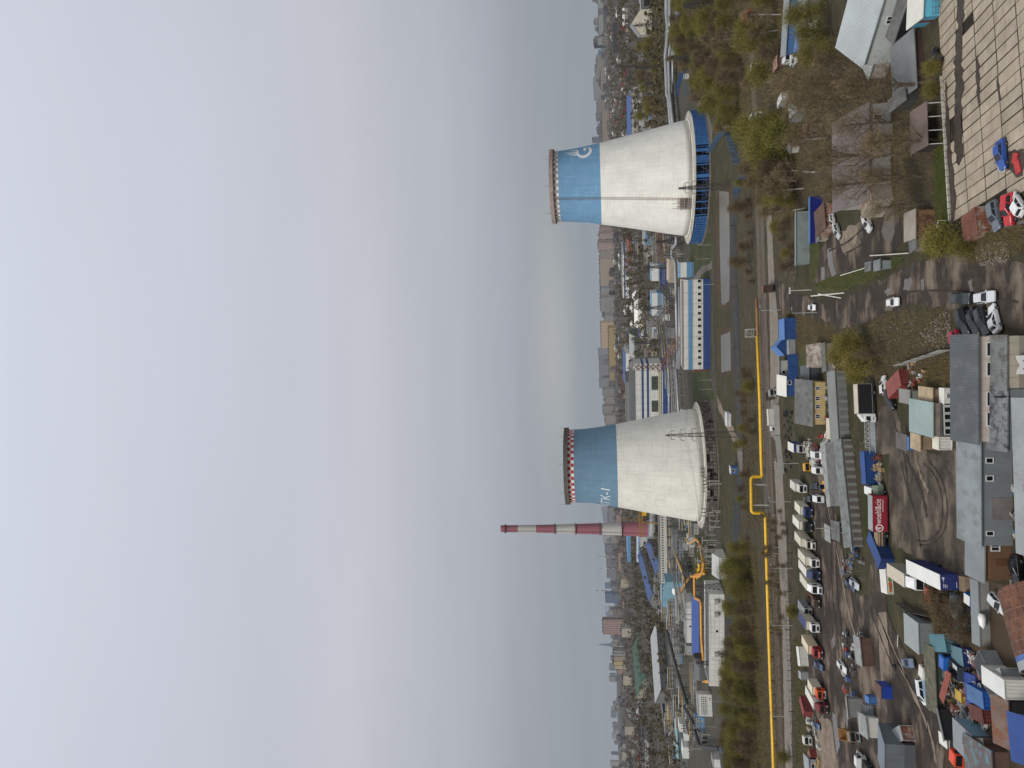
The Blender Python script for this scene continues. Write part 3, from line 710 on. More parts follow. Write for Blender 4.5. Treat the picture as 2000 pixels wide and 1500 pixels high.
# ------------------------------------------------------------------ builders: vehicles
TYRE=mat((28,28,29),.9,.15,2); RIM=mat((120,122,124),.4,.1,2,metal=.4); CHROME=mat((160,162,164),.3,.08,2,metal=.6)
HEADL=mat((196,198,200),.15,.05,3); TAILL=mat((120,26,24),.25,.1,3); BLK=mat((26,26,28),.6,.15,1.5); CHAS=mat((52,48,46),.8,.25,1.5)
def wheels(t,spots,r,wd,rim=RIM):
    for x,y in spots:
        s=1 if y>0 else -1
        b=MB(); b.lathe([(r*.62,-wd/2),(r*.96,-wd/2),(r,-wd*.3),(r,wd*.3),(r*.96,wd/2),(r*.62,wd/2)],14)
        for i,v in enumerate(b.v): b.v[i]=(v[0]+x,y+v[2]*1.0,v[1]+r)
        o=b.obj('wheel',TYRE,t,smooth=False)
        b=MB(); b.cyl((x,y-wd*.32,r),(x,y+wd*.42*s,r),r*.63,r*.5,10); b.obj('rim',rim,o)
def loft(b,secs):
    """secs: (x, halfwidth, z_low, z_high) cross-sections joined nose to tail with softened edges"""
    o=[]
    for x,hw,zl,zh in secs:
        dz=zh-zl; c=min(.09,dz*.2)
        half=[(hw*.86,zl),(hw*.97,zl+dz*.22),(hw,zl+dz*.5),(hw*.985,zh-c),(hw*.9,zh)]
        o.append([(x,y,z) for y,z in half]+[(x,-y,z) for y,z in reversed(half)])
    n=len(o[0]); vs=[p for s in o for p in s]; fs=[]
    for i in range(len(o)-1):
        for k in range(n): k2=(k+1)%n; fs.append((i*n+k,(i+1)*n+k,(i+1)*n+k2,i*n+k2))
    fs+=[tuple(range(n)),tuple(range((len(o)-1)*n,len(o)*n))[::-1]]
    b.add(vs,fs)
CARS={'sedan':dict(L=4.5,W=1.76,z=(.74,.9,.95),g=(.22,-.06,-.30,-.40),top=1.44),
 'hatch':dict(L=4.0,W=1.72,z=(.78,.93,.98),g=(.24,-.02,-.42,-.485),top=1.5),
 'wagon':dict(L=4.5,W=1.76,z=(.76,.92,.97),g=(.22,-.02,-.43,-.49),top=1.5),
 'suv':dict(L=4.6,W=1.86,z=(.95,1.08,1.12),g=(.22,.0,-.42,-.485),top=1.74),
 'minivan':dict(L=4.7,W=1.85,z=(.98,1.12,1.14),g=(.36,.14,-.44,-.49),top=1.85),
 'van':dict(L=5.4,W=2.0,z=(1.1,1.25,1.25),g=(.41,.27,-.485,-.495),top=2.35)}
def car(label,at,head,rgb,kind='sedan',name='parked_car',cat='car',rim=RIM,glass=GL,nowin=False,sc=1.0,z=0,group=None):
    k=CARS[kind]; L,Wd,top=k['L'],k['W'],k['top']; zh,zm,zb=k['z']; p=G(at[0],at[1],0)
    t=thing(name,label,cat,(p.x,p.y,.1+z),R(head),group); t.scale=(sc,)*3
    pm=paint(rgb,.28,.1); hw=Wd/2; b=MB()
    gx=[v*L for v in k['g']]
    loft(b,[(L*.5,hw*.74,.34,zh*.78),(L*.485,hw*.88,.26,zh*.9),(L*.43,hw*.97,.22,zh),(gx[0]+.05,hw,.2,zm),(0,hw,.2,zb),(-L*.3,hw,.2,zb),(gx[3],hw*.985,.24,zb),(-L*.47,hw*.95,.28,zb*.98 if kind!='sedan' else zb*.95),(-L*.5,hw*.84,.36,zb*.82)])
    # greenhouse
    a=hw*.93; c=hw*.74 if kind!='van' else hw*.86; zt=top
    base=[(gx[0],a*.95),(gx[0]-.25,a),(gx[3]+.12,a),(gx[3],a*.93)]
    roof=[(gx[1],c*.93),(gx[1]-.2,c),(gx[2]+.15,c),(gx[2],c*.93)]
    vs=[]; 
    for q,zz in ((base,zb-.03),(roof,zt-.05)): vs+=[(x,y,zz) for x,y in q]+[(x,-y,zz) for x,y in reversed(q)]
    vs+=[(x*1.0,y*.8,zt) for x,y in roof]+[(x,-y*.8,zt) for x,y in reversed(roof)]
    fs=[(i,(i+1)%8,8+(i+1)%8,8+i) for i in range(8)]+[(8+i,8+(i+1)%8,16+(i+1)%8,16+i) for i in range(8)]+[tuple(range(16,24))]
    b.add(vs,fs)
    for s in (-1,1): b.obox((gx[0]-.15,s*(a+.1),zb+.08),(.12,.2,.14))
    b.obj('body',pm,t)
    b=MB(); b.box(-L*.49,-hw*.9,.2,-L*.505,hw*.9,.42); b.box(L*.485,-hw*.8,.2,L*.505,hw*.8,.4); b.box(-L*.32,-hw*.9,.16,L*.32,hw*.9,.3); b.obj('bumper',BLK,t)
    def lerp(p_,q_,f): return tuple(x+(y-x)*f for x,y in zip(p_,q_))
    zl=zb+.04; zu=zt-.12
    def quad(nm,A,B,C,D):
        n=(Vector(B)-Vector(A)).cross(Vector(D)-Vector(A)).normalized()*.02
        cen=(Vector(A)+Vector(C))/2
        if n.dot(cen-Vector((0,0,zb*.9)))<0: n=-n
        q=[Vector(v)+n for v in(A,B,C,D)]; b=MB(); b.add(q+[v-n*2 for v in q],[(0,1,2,3),(4,5,6,7),(0,1,5,4),(1,2,6,5),(2,3,7,6),(3,0,4,7)]); b.obj(nm,glass,t)
    f0=(zl-zb+.03)/(zt-.05-zb+.03); f1=(zu-zb+.03)/(zt-.05-zb+.03)
    def E(i,s,f):
        x0,y0=base[i]; x1,y1=roof[i]; return (x0+(x1-x0)*f,s*(y0+(y1-y0)*f),zb-.03+(zt-.02-zb)*f)
    quad('windscreen',lerp(E(0,1,f0),E(0,-1,f0),.05),lerp(E(0,-1,f0),E(0,1,f0),.05),lerp(E(0,-1,f1),E(0,1,f1),.05),lerp(E(0,1,f1),E(0,-1,f1),.05))
    quad('rear_window',lerp(E(3,1,f0),E(3,-1,f0),.08),lerp(E(3,-1,f0),E(3,1,f0),.08),lerp(E(3,-1,f1),E(3,1,f1),.08),lerp(E(3,1,f1),E(3,-1,f1),.08))
    if not nowin:
        for s in (-1,1):
            A,B,C,D=E(1,s,f0),E(2,s,f0),E(2,s,f1),E(1,s,f1)
            for u,v in ((.03,.47),(.53,.95)) if kind!='van' else ((.02,.3),):
                quad('side_window',lerp(A,B,u),lerp(A,B,v),lerp(D,C,v),lerp(D,C,u))
    else:
        for s in(-1,1): quad('side_window',lerp(E(1,s,f0),E(2,s,f0),.02),lerp(E(1,s,f0),E(2,s,f0),.3),lerp(E(1,s,f1),E(2,s,f1),.3),lerp(E(1,s,f1),E(2,s,f1),.02))
    for s in(-1,1):
        b=MB(); b.obox((L*.475,s*hw*.68,zh*.78),(.16,hw*.38,.16)); b.obj('headlight',HEADL,t)
        b=MB(); b.obox((-L*.487,s*hw*.72,zb*.8),(.1,hw*.3,.2)); b.obj('taillight',TAILL,t)
    rr=.32 if kind in('sedan','hatch','wagon') else .36
    wheels(t,[(x,s*(hw-.1)) for x in (L*.31,-L*.29) for s in(-1,1)],rr,.22,rim)
    return t
def truck(label,at,head,cab,L=8,box=None,W=2.45,cabh=2.75,nose=0.,deflect=None,name='parked_truck',group=None,bed=None,roofm=None,axles=2,sleeper=0.,cabglass=GL,cargo='cargo_box',z=.1):
    """at: photo point of the ground under the front bumper; head: degrees, 0 = towards +x; box=(height, colour, base height)"""
    p=G(at[0],at[1],0); t=thing(name,label,'truck',(p.x,p.y,z),R(head),group); pm=paint(cab,.35,.12); hw=W/2; b=MB()
    cl=1.75+sleeper; x0=-nose
    if nose>0:
        loft(b,[(0,hw*.7,.55,1.35),(-.15,hw*.78,.5,1.5),(-nose,hw*.86,.5,1.62)])
    b.xprof([(-hw*.96,.5),(hw*.96,.5),(hw*.98,1.5),(hw*.9,cabh-.1),(hw*.78,cabh),(-hw*.78,cabh),(-hw*.9,cabh-.1),(-hw*.98,1.5)],x0-.12,x0-cl)
    fr=[(x0,-hw*.9,.55),(x0,hw*.9,.55),(x0,hw*.93,1.45),(x0-.1,hw*.84,cabh-.15),(x0-.1,-hw*.84,cabh-.15),(x0,-hw*.93,1.45)]
    bk=[(x0-.14,-hw*.96,.5),(x0-.14,hw*.96,.5),(x0-.14,hw*.98,1.5),(x0-.2,hw*.88,cabh-.05),(x0-.2,-hw*.88,cabh-.05),(x0-.14,-hw*.98,1.5)]
    b.add(fr+bk,[(0,1,2,5),(5,2,3,4)]+[(i,(i+1)%6,6+(i+1)%6,6+i) for i in range(6)])
    for s in(-1,1): b.obox((x0-.7,s*hw*.93,.62),(.9,.16,.35))
    b.obj('cab',pm,t)
    b=MB(); b.add([(x0+.012,-hw*.82,1.5),(x0+.012,hw*.82,1.5),(x0-.075,hw*.76,cabh-.32),(x0-.075,-hw*.76,cabh-.32),(x0-.06,-hw*.82,1.5),(x0-.06,hw*.82,1.5),(x0-.14,hw*.76,cabh-.32),(x0-.14,-hw*.76,cabh-.32)],[(0,1,2,3),(0,1,5,4),(1,2,6,5),(2,3,7,6),(3,0,4,7)]); b.obj('windscreen',cabglass,t)
    for s in(-1,1):
        b=MB(); b.add([(x0-.3,s*(hw*.985+.01),1.5),(x0-1.25,s*(hw*.985+.01),1.5),(x0-1.25,s*(hw*.92+.01),cabh-.4),(x0-.42,s*(hw*.92+.01),cabh-.4)],[(0,1,2,3)]); b.obj('side_window',cabglass,t)
        b=MB(); b.obox((x0-.1,s*(hw+.14),2.0),(.12,.2,.5)); b.obj('mirror',BLK,t)
        b=MB(); b.obox((.02,s*hw*.7,.78),(.1,.34,.2)); b.obj('headlight',HEADL,t)
    b=MB(); b.box(.02,-hw*.5,.7,.06,hw*.5,1.25); b.obj('grille',BLK,t)
    b=MB(); b.box(-.15,-hw*.96,.38,.1,hw*.96,.62); b.obj('bumper',paint((150,150,150)) if sum(cab)>300 else BLK,t)
    if deflect:
        b=MB(); b.yprof([(x0-.35,cabh),(x0-cl,cabh),(x0-cl,deflect),(x0-cl+.3,deflect)],-hw*.8,hw*.8); b.obj('wind_deflector',pm,t)
    b=MB()
    for s in(-.42,.42): b.box(-L+.1,s-.06,.72,x0-1.2,s+.06,.95)
    b.box(-L+.05,-hw*.8,.5,-L+.15,hw*.8,.6)
    for s in(-1,1): b.obox((x0-cl-1.2,s*hw*.7,.7),(1.1,.5,.5))
    b.obj('chassis',CHAS,t)
    xb=x0-cl-.12
    if box:
        bh,bc,bz=box[:3]; bm_=mat(bc,.55,.09,.5,streak=.3) if not hasattr(bc,'name') else bc
        b=MB(); b.box(-L,-W/2-.02,bz,xb,W/2+.02,bz+bh); o=b.obj(cargo,bm_,t)
        b=MB(); e=.05
        for y in(-W/2-.03,W/2+.03):
            for z0 in (bz,bz+bh): b.bar((-L-.02,y,z0),(xb+.02,y,z0),.09)
            for x in (-L-.02,xb+.02): b.bar((x,y,bz),(x,y,bz+bh),.09)
        for x in(-L-.02,xb+.02):
            for z0 in(bz,bz+bh): b.bar((x,-W/2,z0),(x,W/2,z0),.09)
        b.obj('edge_trim',mat((130,130,126),.5),o)
        if roofm: b=MB(); b.box(-L,-W/2-.02,bz+bh+.005,xb,W/2+.02,bz+bh+.05); b.obj('roof_sheet',roofm,o)
    if bed:
        bc,bh=bed; bm_=mat(bc,.8,.25,.8) ; b=MB(); z0=1.0
        b.box(-L,-W/2,z0,xb,W/2,z0+.12)
        for a in((-L,-W/2,xb,-W/2+.08),(-L,W/2-.08,xb,W/2),(-L,-W/2+.08,-L+.08,W/2-.08),(xb-.08,-W/2+.08,xb,W/2-.08)): b.box(a[0],a[1],z0+.12,a[2],a[3],z0+bh)
        k=xb-.6
        while k>-L+.3:
            for s in(-1,1): b.obox((k,s*(W/2+.04),z0+bh/2),(.1,.08,bh))
            k-=.9
        b.obj('cargo_bed',bm_,t)
    sp=[(x0-.75 if nose==0 else -.75,s*(hw-.2)) for s in(-1,1)]+[(-L+1.9,s*(hw-.25)) for s in(-1,1)]
    if axles==3: sp+=[(-L+3.1,s*(hw-.25)) for s in(-1,1)]
    wheels(t,sp,.5,.34)
    return t
def crate_box(name,label,cat,L,Rp,d,h,side,top,rib='X',trim=None,group=None,z0=.0,shared=False,extra=None,zr=0):
    """a cargo container or panelled box standing on the ground"""
    p,q=G(L[0],L[1],zr),G(Rp[0],Rp[1],zr); p.z=q.z=0; w=(q-p).length; rz=math.atan2((q-p).y,(q-p).x)
    if isinstance(h,tuple):
        pm=(p+q)/2; lo,hi=0.,60.
        for _ in range(40):
            m_=(lo+hi)/2
            if proj(pm.x,pm.y,m_)[0]>h[1]: lo=m_
            else: hi=m_
        h=lo-z0
    t=thing(name,label,cat,(p.x,p.y,z0),rz,group,shared=shared)
    b=MB(); n=max(4,int(w/.5)); s=w/n; e=.04
    pr=[]
    # corrugated long walls
    for k in range(n):
        x=k*s; pr+=[(x,0),(x+s*.35,0),(x+s*.5,e),(x+s*.85,e)]
    pr+=[(w,0)]; pr+=[(x,d-y) for x,y in reversed(pr)]
    b.prism(pr,.14,h-.1); b.obj('panel_wall',side,t)
    b=MB(); b.box(-.03,-.03,h-.1,w+.03,d+.03,h); b.obj('roof',top,t)
    b=MB()
    for x in(-.03,w+.03):
        for y in(-.03,d+.03): b.obox((x,y,h/2-.01),(.14,.14,h-.1))
    for y in(-.04,d+.04): b.bar((0,y,.08),(w,y,.08),.12); b.bar((0,y,h-.06),(w,y,h-.06),.1)
    for x in(-.04,w+.04): b.bar((x,0,.08),(x,d,.08),.12); b.bar((x,0,h-.06),(x,d,h-.06),.1)
    b.obj('corner_frame',trim or side,t)
    b=MB()
    for k in range(4): b.cyl((w+.08,d*(.15+.233*k),.3),(w+.08,d*(.15+.233*k),h-.25),.025,.025,5)
    b.obj('door_bar',trim or side,t)
    return t,w,d,h
def grp_label(l): return l
# ------------------------------------------------------------------ power plant buildings
PW=mat((206,204,194),.7,.07,.25,streak=.35,grid=(6,3)); PWH=mat((212,211,203),.65,.06,.25,streak=.2,grid=(3,2.4)); LBLUE=mat((96,140,176),.6,.1,.3,streak=.2); LTEAL=mat((128,166,182),.6,.1,.3,rib=('X',.6),streak=.2)
DBLUE=mat((46,68,120),.6,.18,.3,streak=.3,grid=(3,2)); MBLUE=mat((48,72,118),.6,.12,.3); ROOFG=mat((92,92,88),.85,.2,.15,stain=((112,108,100),.35)); ROOFL=mat((130,132,132),.8,.16,.15,stain=((104,102,98),.3)); ROOFD=mat((74,74,74),.85,.15,.2)
GREYW=mat((128,128,124),.8,.12,.2,streak=.35); GREYL=mat((164,162,154),.8,.12,.2,streak=.35); BEIGE=mat((170,158,140),.85,.12,.2,streak=.3); BRICK=mat((128,88,76),.9,.18,.6); TANW=mat((176,160,128),.85,.15,.3,streak=.3)
YEL=mat((222,174,20),.5,.16,.6,streak=.15); YELD=mat((158,118,34),.55,.2,.6,streak=.3); ORPIPE=mat((204,142,40),.5,.12,.5)
def onpix(L,R_,at):  # distance of a photo point along the line from L to R_ at ground height
    a,b_,c=G(*L),G(*R_),G(*at); d=(b_-a); return (c-a).dot(d)/d.length
L_,R_=(1388,721),(1388,545)
t,w,d,h=bld('turbine_hall','long white hall with blue stripe, one row of square windows and dark blue base','industrial hall',L_,R_,17,('t',1338),PW,ROOFG,'parapet',
   wins=wrow('f',14,1.5,50,5.0,6.9,.5),bands=[(9.6,11.9,LBLUE),(0,4.0,DBLUE)])
b=MB()
for k in range(6): b.bar((-1.2,k*3.2,0),(-1.2,k*3.2,9),.25); b.bar((-1.2,k*3.2,2+k%3*2),(-1.2,min(16,k*3.2+3.2),7-k%2*3),.2)
b.box(-1.6,0,8.6,0,17,9); b.obj('pipe_frame',mat((120,70,58),.8,.25,.5),t)
t,w,d,h=bld('pump_house','small blue and white cube building with flat blue roof beside the lawn','pump house',(1355,541),(1355,512),9,('t',1328),WHITEP,LBLUE,'flat',wins=[('l',2,3,6.4,7.2),('l',5,6,6.4,7.2)],bands=[(0,4.4,LBLUE)],ov=.2)
t,w,d,h=bld('service_building','white building with pale blue lower half, two floors, behind the beige block','industrial building',(1299,548),(1299,515),16,('t',1272),WHITEP,LBLUE,'flat',bands=[(0,6,LBLUE)],ov=.1)
t,w,d,h=bld('service_building','white and pale blue building standing above the grey pipe rack','industrial building',(1299,616),(1299,572),20,('t',1273),WHITEP,LBLUE,'flat',bands=[(0,7,LBLUE)],wins=wrow('f',6,2,20,3,4.2,.4),ov=.1)
t,w,d,h=bld('low_annex','low navy annexe under the white and pale blue buildings','annexe',(1303,560),(1303,520),8,('t',1289),DBLUE,ROOFG,'flat',wins=wrow('f',7,1,18,2,4,.6))
# main building
L_,R_=(1312,826),(1312,722)
t,w,d,h=bld('boiler_house','huge white boiler house with two blue bands, tall window panels and blue base','industrial hall',L_,R_,42,31.5,PW,ROOFD,'ax',rise=4.5,ov=.2,
   wins=[('f',w_*.22,w_*.44,11.5,17.5,9) for w_ in [48]]+[('f',48*.64,48*.9,11.5,17.5,9)]+[('f',6+k*1.15,6.9+k*1.15,8.2,9.6,0) for k in range(36)],
   bands=[(24,26,MBLUE),(19.5,21.5,MBLUE),(9.9,11.2,mat((166,160,112),.7,.1)),(0,7.6,DBLUE)],frm=mat((176,178,170),.6),gl=glassmat((46,54,50),.3))
t2,_,_,_=bld('stair_tower','tall white stair tower with rusted bracing on the end of the boiler house','tower',(1312,721.5),(1312,709),20,33,PW,ROOFG,'flat',bands=[(24,26,MBLUE),(19.5,21.5,MBLUE),(0,9,DBLUE)],ov=.1)
b=MB()
for k in range(5):
    z=12+k*4.2; b.bar((.4,-.25,z),(5.2,-.25,z+4),.4); b.bar((5.2,-.25,z),(.4,-.25,z+4),.4); b.bar((.4,-.2,z),(5.2,-.2,z),.3)
b.obj('bracing',mat((112,82,70),.85,.2,.4),t2)
bld('machine_hall','pale blue hall with a peaked end partly hidden behind the red checked tower','industrial hall',(1312,850),(1312,826.5),30,28,LBLUE,ROOFG,'gy',rise=4,wins=wrow('f',3,2,9,20,22,.5))
bld('rear_hall','wide flat grey hall rising behind the white boiler house','industrial hall',(1260,830),(1260,745),40,('t',1223),GREYW,ROOFG,'flat')
bld('rear_hall','long pale blue and white roofed hall behind the boiler house','industrial hall',(1237,752),(1237,690),40,('t',1222),WHITEP,MBLUE,'gx',rise=5)
# far right: blue hall, white hall, dome
bld('workshop_hall','long hall with deep blue front roof and pale wall below','industrial hall',(1246,268),(1246,189),24,9.5,GREYL,BLUED,'mf',rise=5.5,wins=wrow('f',16,6,90,3,5,.5))
bld('gable_hall','sand and white gabled hall with one big black doorway near the frame edge','industrial hall',(1273,66),(1273,17),34,12,mat((196,188,170),.8,.12,.3,streak=.3),ROOFL,'gy',rise=9,doors=[('f',26,34,0,8,BLK,'gate')])
bld('low_shed','dark low shed with pale roof edge next to the gabled hall','shed',(1272,16),(1268,-40),22,10,GREYW,ROOFL,'flat',wins=wrow('f',8,2,40,4,7,.5))
c=G(1266,238); t=thing('storage_tank','squat round grey tank with a low conical roof','tank',(c.x,c.y,0)); b=MB(); b.lathe([(16,0),(16,2.5)],36); b.obj('wall',GREYL,t,True); b=MB(); b.lathe([(16.6,2.3),(13,6.0),(7,9.5),(1.5,11),(.2,11.2)],36); b.obj('roof',mat((126,124,118),.85,.12,.2),t,True)
bld('utility_house','small white house with a steep grey roof beside the power lines','house',(1252,178),(1252,170),10,5,WHITEP,ROOFL,'gx',rise=5)
bld('depot_shed','long pale depot shed with grey roof and doors facing the scrub','shed',(1262,175),(1262,120),14,6,GREYL,ROOFG,'gx',rise=2.5,wins=wrow('f',10,2,70,1.5,4,.5))
bld('switch_house','flat grey switch house on the far side of the blue hall','shed',(1236,300),(1236,262),16,('t',1222),GREYL,ROOFG,'flat',wins=wrow('f',5,2,40,2,5,.4))
# centre band behind pipes
bld('warehouse','very long white warehouse with grey flat roof and blue stripe','warehouse',(1229,582),(1229,497),60,('t',1216),WHITEP,ROOFL,'flat',bands=[(8,11,MBLUE)])
bld('warehouse','long dark tiled red roofed shed in front of the white warehouse','warehouse',(1235,530),(1235,470),25,6,BRICK,mat((122,70,60),.85,.2,.2),'gx',rise=4)
bld('workshop_hall','pale blue steel workshop with low gable under the gantry','industrial hall',(1275,478),(1275,452),22,8,LBLUE,ROOFL,'gx',rise=3)
bld('low_block','beige stepped concrete block with a blue kiosk at the foot','concrete block',(1324,552),(1324,506),22,('t',1308),BEIGE,BEIGE,'parapet')
bld('low_block','beige flat concrete block between pipe racks','concrete block',(1321,580),(1321,563),10,('t',1311),BEIGE,ROOFL,'flat')
bld('site_office','long low white office with grey roof among the bare trees','office',(1270,520),(1270,470),14,5,GREYL,ROOFG,'gx',rise=2)
for i,(a,bq,nm) in enumerate((((1255,606),(1255,590),'nearer'),((1250,590),(1250,574),'farther'))):
    bld('tent_hall','white peaked tent hall, the %s of a pair'%nm,'tent hall',a,bq,18,5.5,WHITEP,mat((222,220,212),.6,.06,.2),'gy',rise=6,ov=.05,group='white tent halls')
bld('tent_hall','long white barrel roofed tent beside the hedge','tent hall',(1254,640),(1254,606),22,6,WHITEP,mat((216,212,200),.6,.1,.2),'ax',rise=5,ov=.05)
bld('storage_shed','small shed with blue roof and white end wall near tents','shed',(1258,664),(1258,645),12,5,WHITEP,DBLUE,'mf',rise=2)
bld('warehouse','rounded grey quonset warehouse with a dark green end','warehouse',(1246,700),(1246,656),30,6,mat((96,106,100),.8),mat((142,144,140),.7,.1,.3),'ax',rise=8,ov=.1)
# left cluster
bld('office_block','white office block with two pale blue stripes behind the banded chimney','office',(1262,1098),(1262,1047),40,('t',1243),mat((206,208,204),.7,.07,.2),ROOFL,'flat',bands=[(24,29,LBLUE),(8,12,LBLUE)])
bld('control_block','pale grey cube with blue edges at the foot of the chimney','office',(1268,1069),(1268,1049),24,('t',1250),mat((178,178,170),.75,.06,.3),LBLUE,'flat',bands=[(0,3,LBLUE)])
def long_roof(label,p0,p1,w,h,rise,wall,roof,name='process_hall',zt=0):
    a,b_=G(p0[0],p0[1],zt),G(p1[0],p1[1],zt); a.z=b_.z=0; d=(b_-a).length; rz=math.atan2((b_-a).y,(b_-a).x)
    t=thing(name,label,'industrial hall',(a.x,a.y,0),rz)
    m=MB(); m.xprof([(0,0),(w,0),(w,h),(w/2,h+rise),(0,h)],0,d); m.obj('wall',wall,t)
    m=MB(); o=.5; s=rise/(w/2); pr=[(-o,h-o*s),(w/2,h+rise),(w+o,h-o*s)]; m.xprof([(y,z+.03) for y,z in pr]+[(y,z+.25) for y,z in reversed(pr)],-.5,d+.5); m.obj('roof',roof,t)
    add_windows(t,wrow('f',int(d/7),2,d-2,h*.35,h*.65,.5),d,w,gl=glassmat((40,42,46),.3)); return t,d
long_roof('long receding hall with deep blue pitched roof and grey side wall',(1276,1160),(1251,1072),18,9,4.5,GREYW,BLUED,zt=8)
long_roof('shorter receding hall with blue pitched roof next to the conveyor gallery',(1291,1107),(1268,1052),16,7,4.5,GREYW,BLUED,zt=6)
# conveyor gallery on trestles
def gallery():
    a,b_=G(1332,1140),G(1330,985); d=(b_-a); L=d.length; rz=math.atan2(d.y,d.x)
    t=thing('conveyor_gallery','long white conveyor gallery on steel trestles with a row of small dark windows','conveyor gallery',(a.x,a.y,0),rz)
    b=MB(); b.box(0,0,11.5,L,4.2,17.2); b.obj('wall',mat((196,194,184),.75,.1,.2,streak=.4,grid=(2.5,2)),t)
    b=MB(); b.xprof([(-.3,17.2),(2.1,18.0),(4.5,17.2),(4.5,17.35),(2.1,18.2),(-.3,17.35)],-.3,L+.3); b.obj('roof',ROOFG,t)
    add_windows(t,wrow('f',30,1,L-1,14.2,15.6,.42),L,4.2,frm=FRD)
    x=2
    while x<L:
        b=MB()
        for y in(.3,3.9): b.bar((x,y,0),(x,y,11.5),.4)
        b.bar((x,.3,.5),(x,3.9,11),.2); b.bar((x,3.9,.5),(x,.3,11),.2)
        b.obj('trestle',STEELD,t); x+=9
gallery()
bld('treatment_building','pale teal sheet metal building with two small square windows','industrial building',(1318,1186),(1318,1143),16,('t',1293),LTEAL,mat((112,140,150),.7,.1,.3),'flat',wins=[('f',16,17.6,10,11.6),('f',20,21.6,10,11.6),('f',18,19.5,4,5.4)],ov=.25)
bld('treatment_annex','lower pale teal annexe running towards the yellow pipes','annexe',(1340,1150),(1340,1137),14,('t',1300),LTEAL,mat((104,134,146),.7,.1,.3),'flat',ov=.2)
bld('pipe_house','long flat grey pipe house with white tank on its edge','industrial building',(1340,1214),(1340,1148),14,('t',1322),GREYL,ROOFL,'flat')
bld('white_store','low white store with rounded end next to the teal building','store',(1333,1162),(1333,1150),8,('t',1318),WHITEP,WHITEP,'ax',rise=1.5)
bld('white_hall','clean white long hall with a single dark vent','industrial hall',(1357,1256),(1357,1176),13,('t',1340),PWH,ROOFL,'flat',wins=[('f',12,13.4,2.2,4)],ov=.15)
bld('blue_hall','low hall with bright blue pitched roof in front of the white hall','industrial hall',(1372,1290),(1372,1176),9,2.2,GREYW,mat((38,70,134),.5,.14,.3,rib=('X',1.2)),'mf',rise=3.2)
t,w,d,h=bld('repair_hall','long white sheet metal hall with dark flat roof facing the railway','industrial hall',(1415,1341),(1415,1161),17,('t',1387),PWH,ROOFD,'parapet',wins=[('f',30,31.5,3,4.5),('f',40,41.3,2.6,4)]+wrow('f',4,12,19,.8,1.9,.8)+wrow('f',3,2,6,.6,1.6,.8)+wrow('f',3,44,48,.5,1.5,.7))
for x in (17,39,46):
    b=MB(); b.box(x,-1.2,3.2,x+2.2,-.05,5.2); b.obj('wall_unit',GREYL,t)
bld('gable_store','small white store with pale hipped roof next to the fence','store',(1420,1131),(1420,1090),12,('t',1405),PWH,mat((172,172,168),.7,.08,.3),'gx',rise=2.6,wins=[('f',9.6,10.6,1.6,2.8,1)],ov=.25)
c=G(1388,1314); t=thing('barrel_hall','dark grey barrel roofed hall at the end of the blue roof','industrial hall',(c.x-5,c.y,0),.05)
b=MB(); b.xprof([(0,0),(12,0)]+[(6+6*math.cos(a),6.2+2.6*math.sin(a)) for a in [k*math.pi/12 for k in range(13)]],0,10.5); b.obj('shell',mat((92,94,94),.6,.12,.3,rib=('X',.5)),t)
b=MB(); b.xprof([(-.1,0),(12.1,0)]+[(6+6.1*math.cos(a),6.3+2.7*math.sin(a)) for a in [k*math.pi/12 for k in range(13)]],10.5,12.6); b.obj('porch',mat((66,62,60),.8),t)
bld('annex_building','white annexe with a grid of small windows in three rows','annexe',(1392,1400),(1390,1357),8,('t',1364),PWH,ROOFL,'flat',wins=wrow('f',9,.8,11.2,3.2,4.1,.7)+wrow('f',9,.8,11.2,4.4,5.3,.7)+wrow('f',9,.8,11.2,5.6,6.4,.7)+[('f',9.6,10.4,.8,2)],ov=.1)
bld('blue_depot','bright blue depot with navy roof at the frame edge','depot',(1430,1520),(1424,1459),9,('t',1412),mat((52,94,160),.6,.12,.3),mat((38,52,86),.7,.12,.3),'flat',doors=[('f',8,12,0,4,WHITEP,'gate')],ov=.3)
L0,R0=(1308,1346),(1297,1216)
t,w,d,h=bld('coal_store','very long grey sheet metal store with a shed roof','store',L0,R0,34,('t',1286),mat((112,114,114),.8,.12,.12,streak=.3,grid=(9,30)),mat((150,152,150),.75,.1,.1),'mf',rise=5)
bld('green_roofed_market','very long low building with dark green roof','market',(1262,1343),(1254,1243),26,8,mat((150,146,130),.8),mat((52,82,62),.7,.15,.1),'mf',rise=9)
bld('green_gable','pointed glass and green gable on the long market roof end','market',(1268,1340),(1268,1326),16,6,mat((120,132,118),.6),mat((58,86,66),.7),'gy',rise=7)
for i,(l,r,bs_,tp,nm) in enumerate(((1430,1414,1338,1324,'white flat box with pale roof, farthest of three'),(1447,1434,1346,1334,'white flat box, middle of three beside the teal shed'),(1482,1460,1346,1331,'white flat box, widest of three beside the teal shed'))):
    bld('storage_block',nm,'storage block',(bs_,l),(bs_,r),10,('t',tp+3),WHITEP,mat((206,204,196),.7,.08,.3),'flat',ov=.1,group='white storage boxes')
bld('long_shed','long narrow teal sheet shed behind white storage boxes','shed',(1334,1482),(1330,1406),7,('t',1324),mat((106,126,128),.7),mat((118,142,148),.7,.1,.2),'mf',rise=1.5)
bld('substation_house','flat grey house at the end of the long teal shed','house',(1345,1500),(1343,1482),8,5,GREYL,ROOFG,'flat')
bld('blue_wall_store','long low store with a bright blue front beyond the coal store','store',(1310,1425),(1298,1348),12,5,mat((48,74,124),.6,.12,.3),ROOFG,'flat')
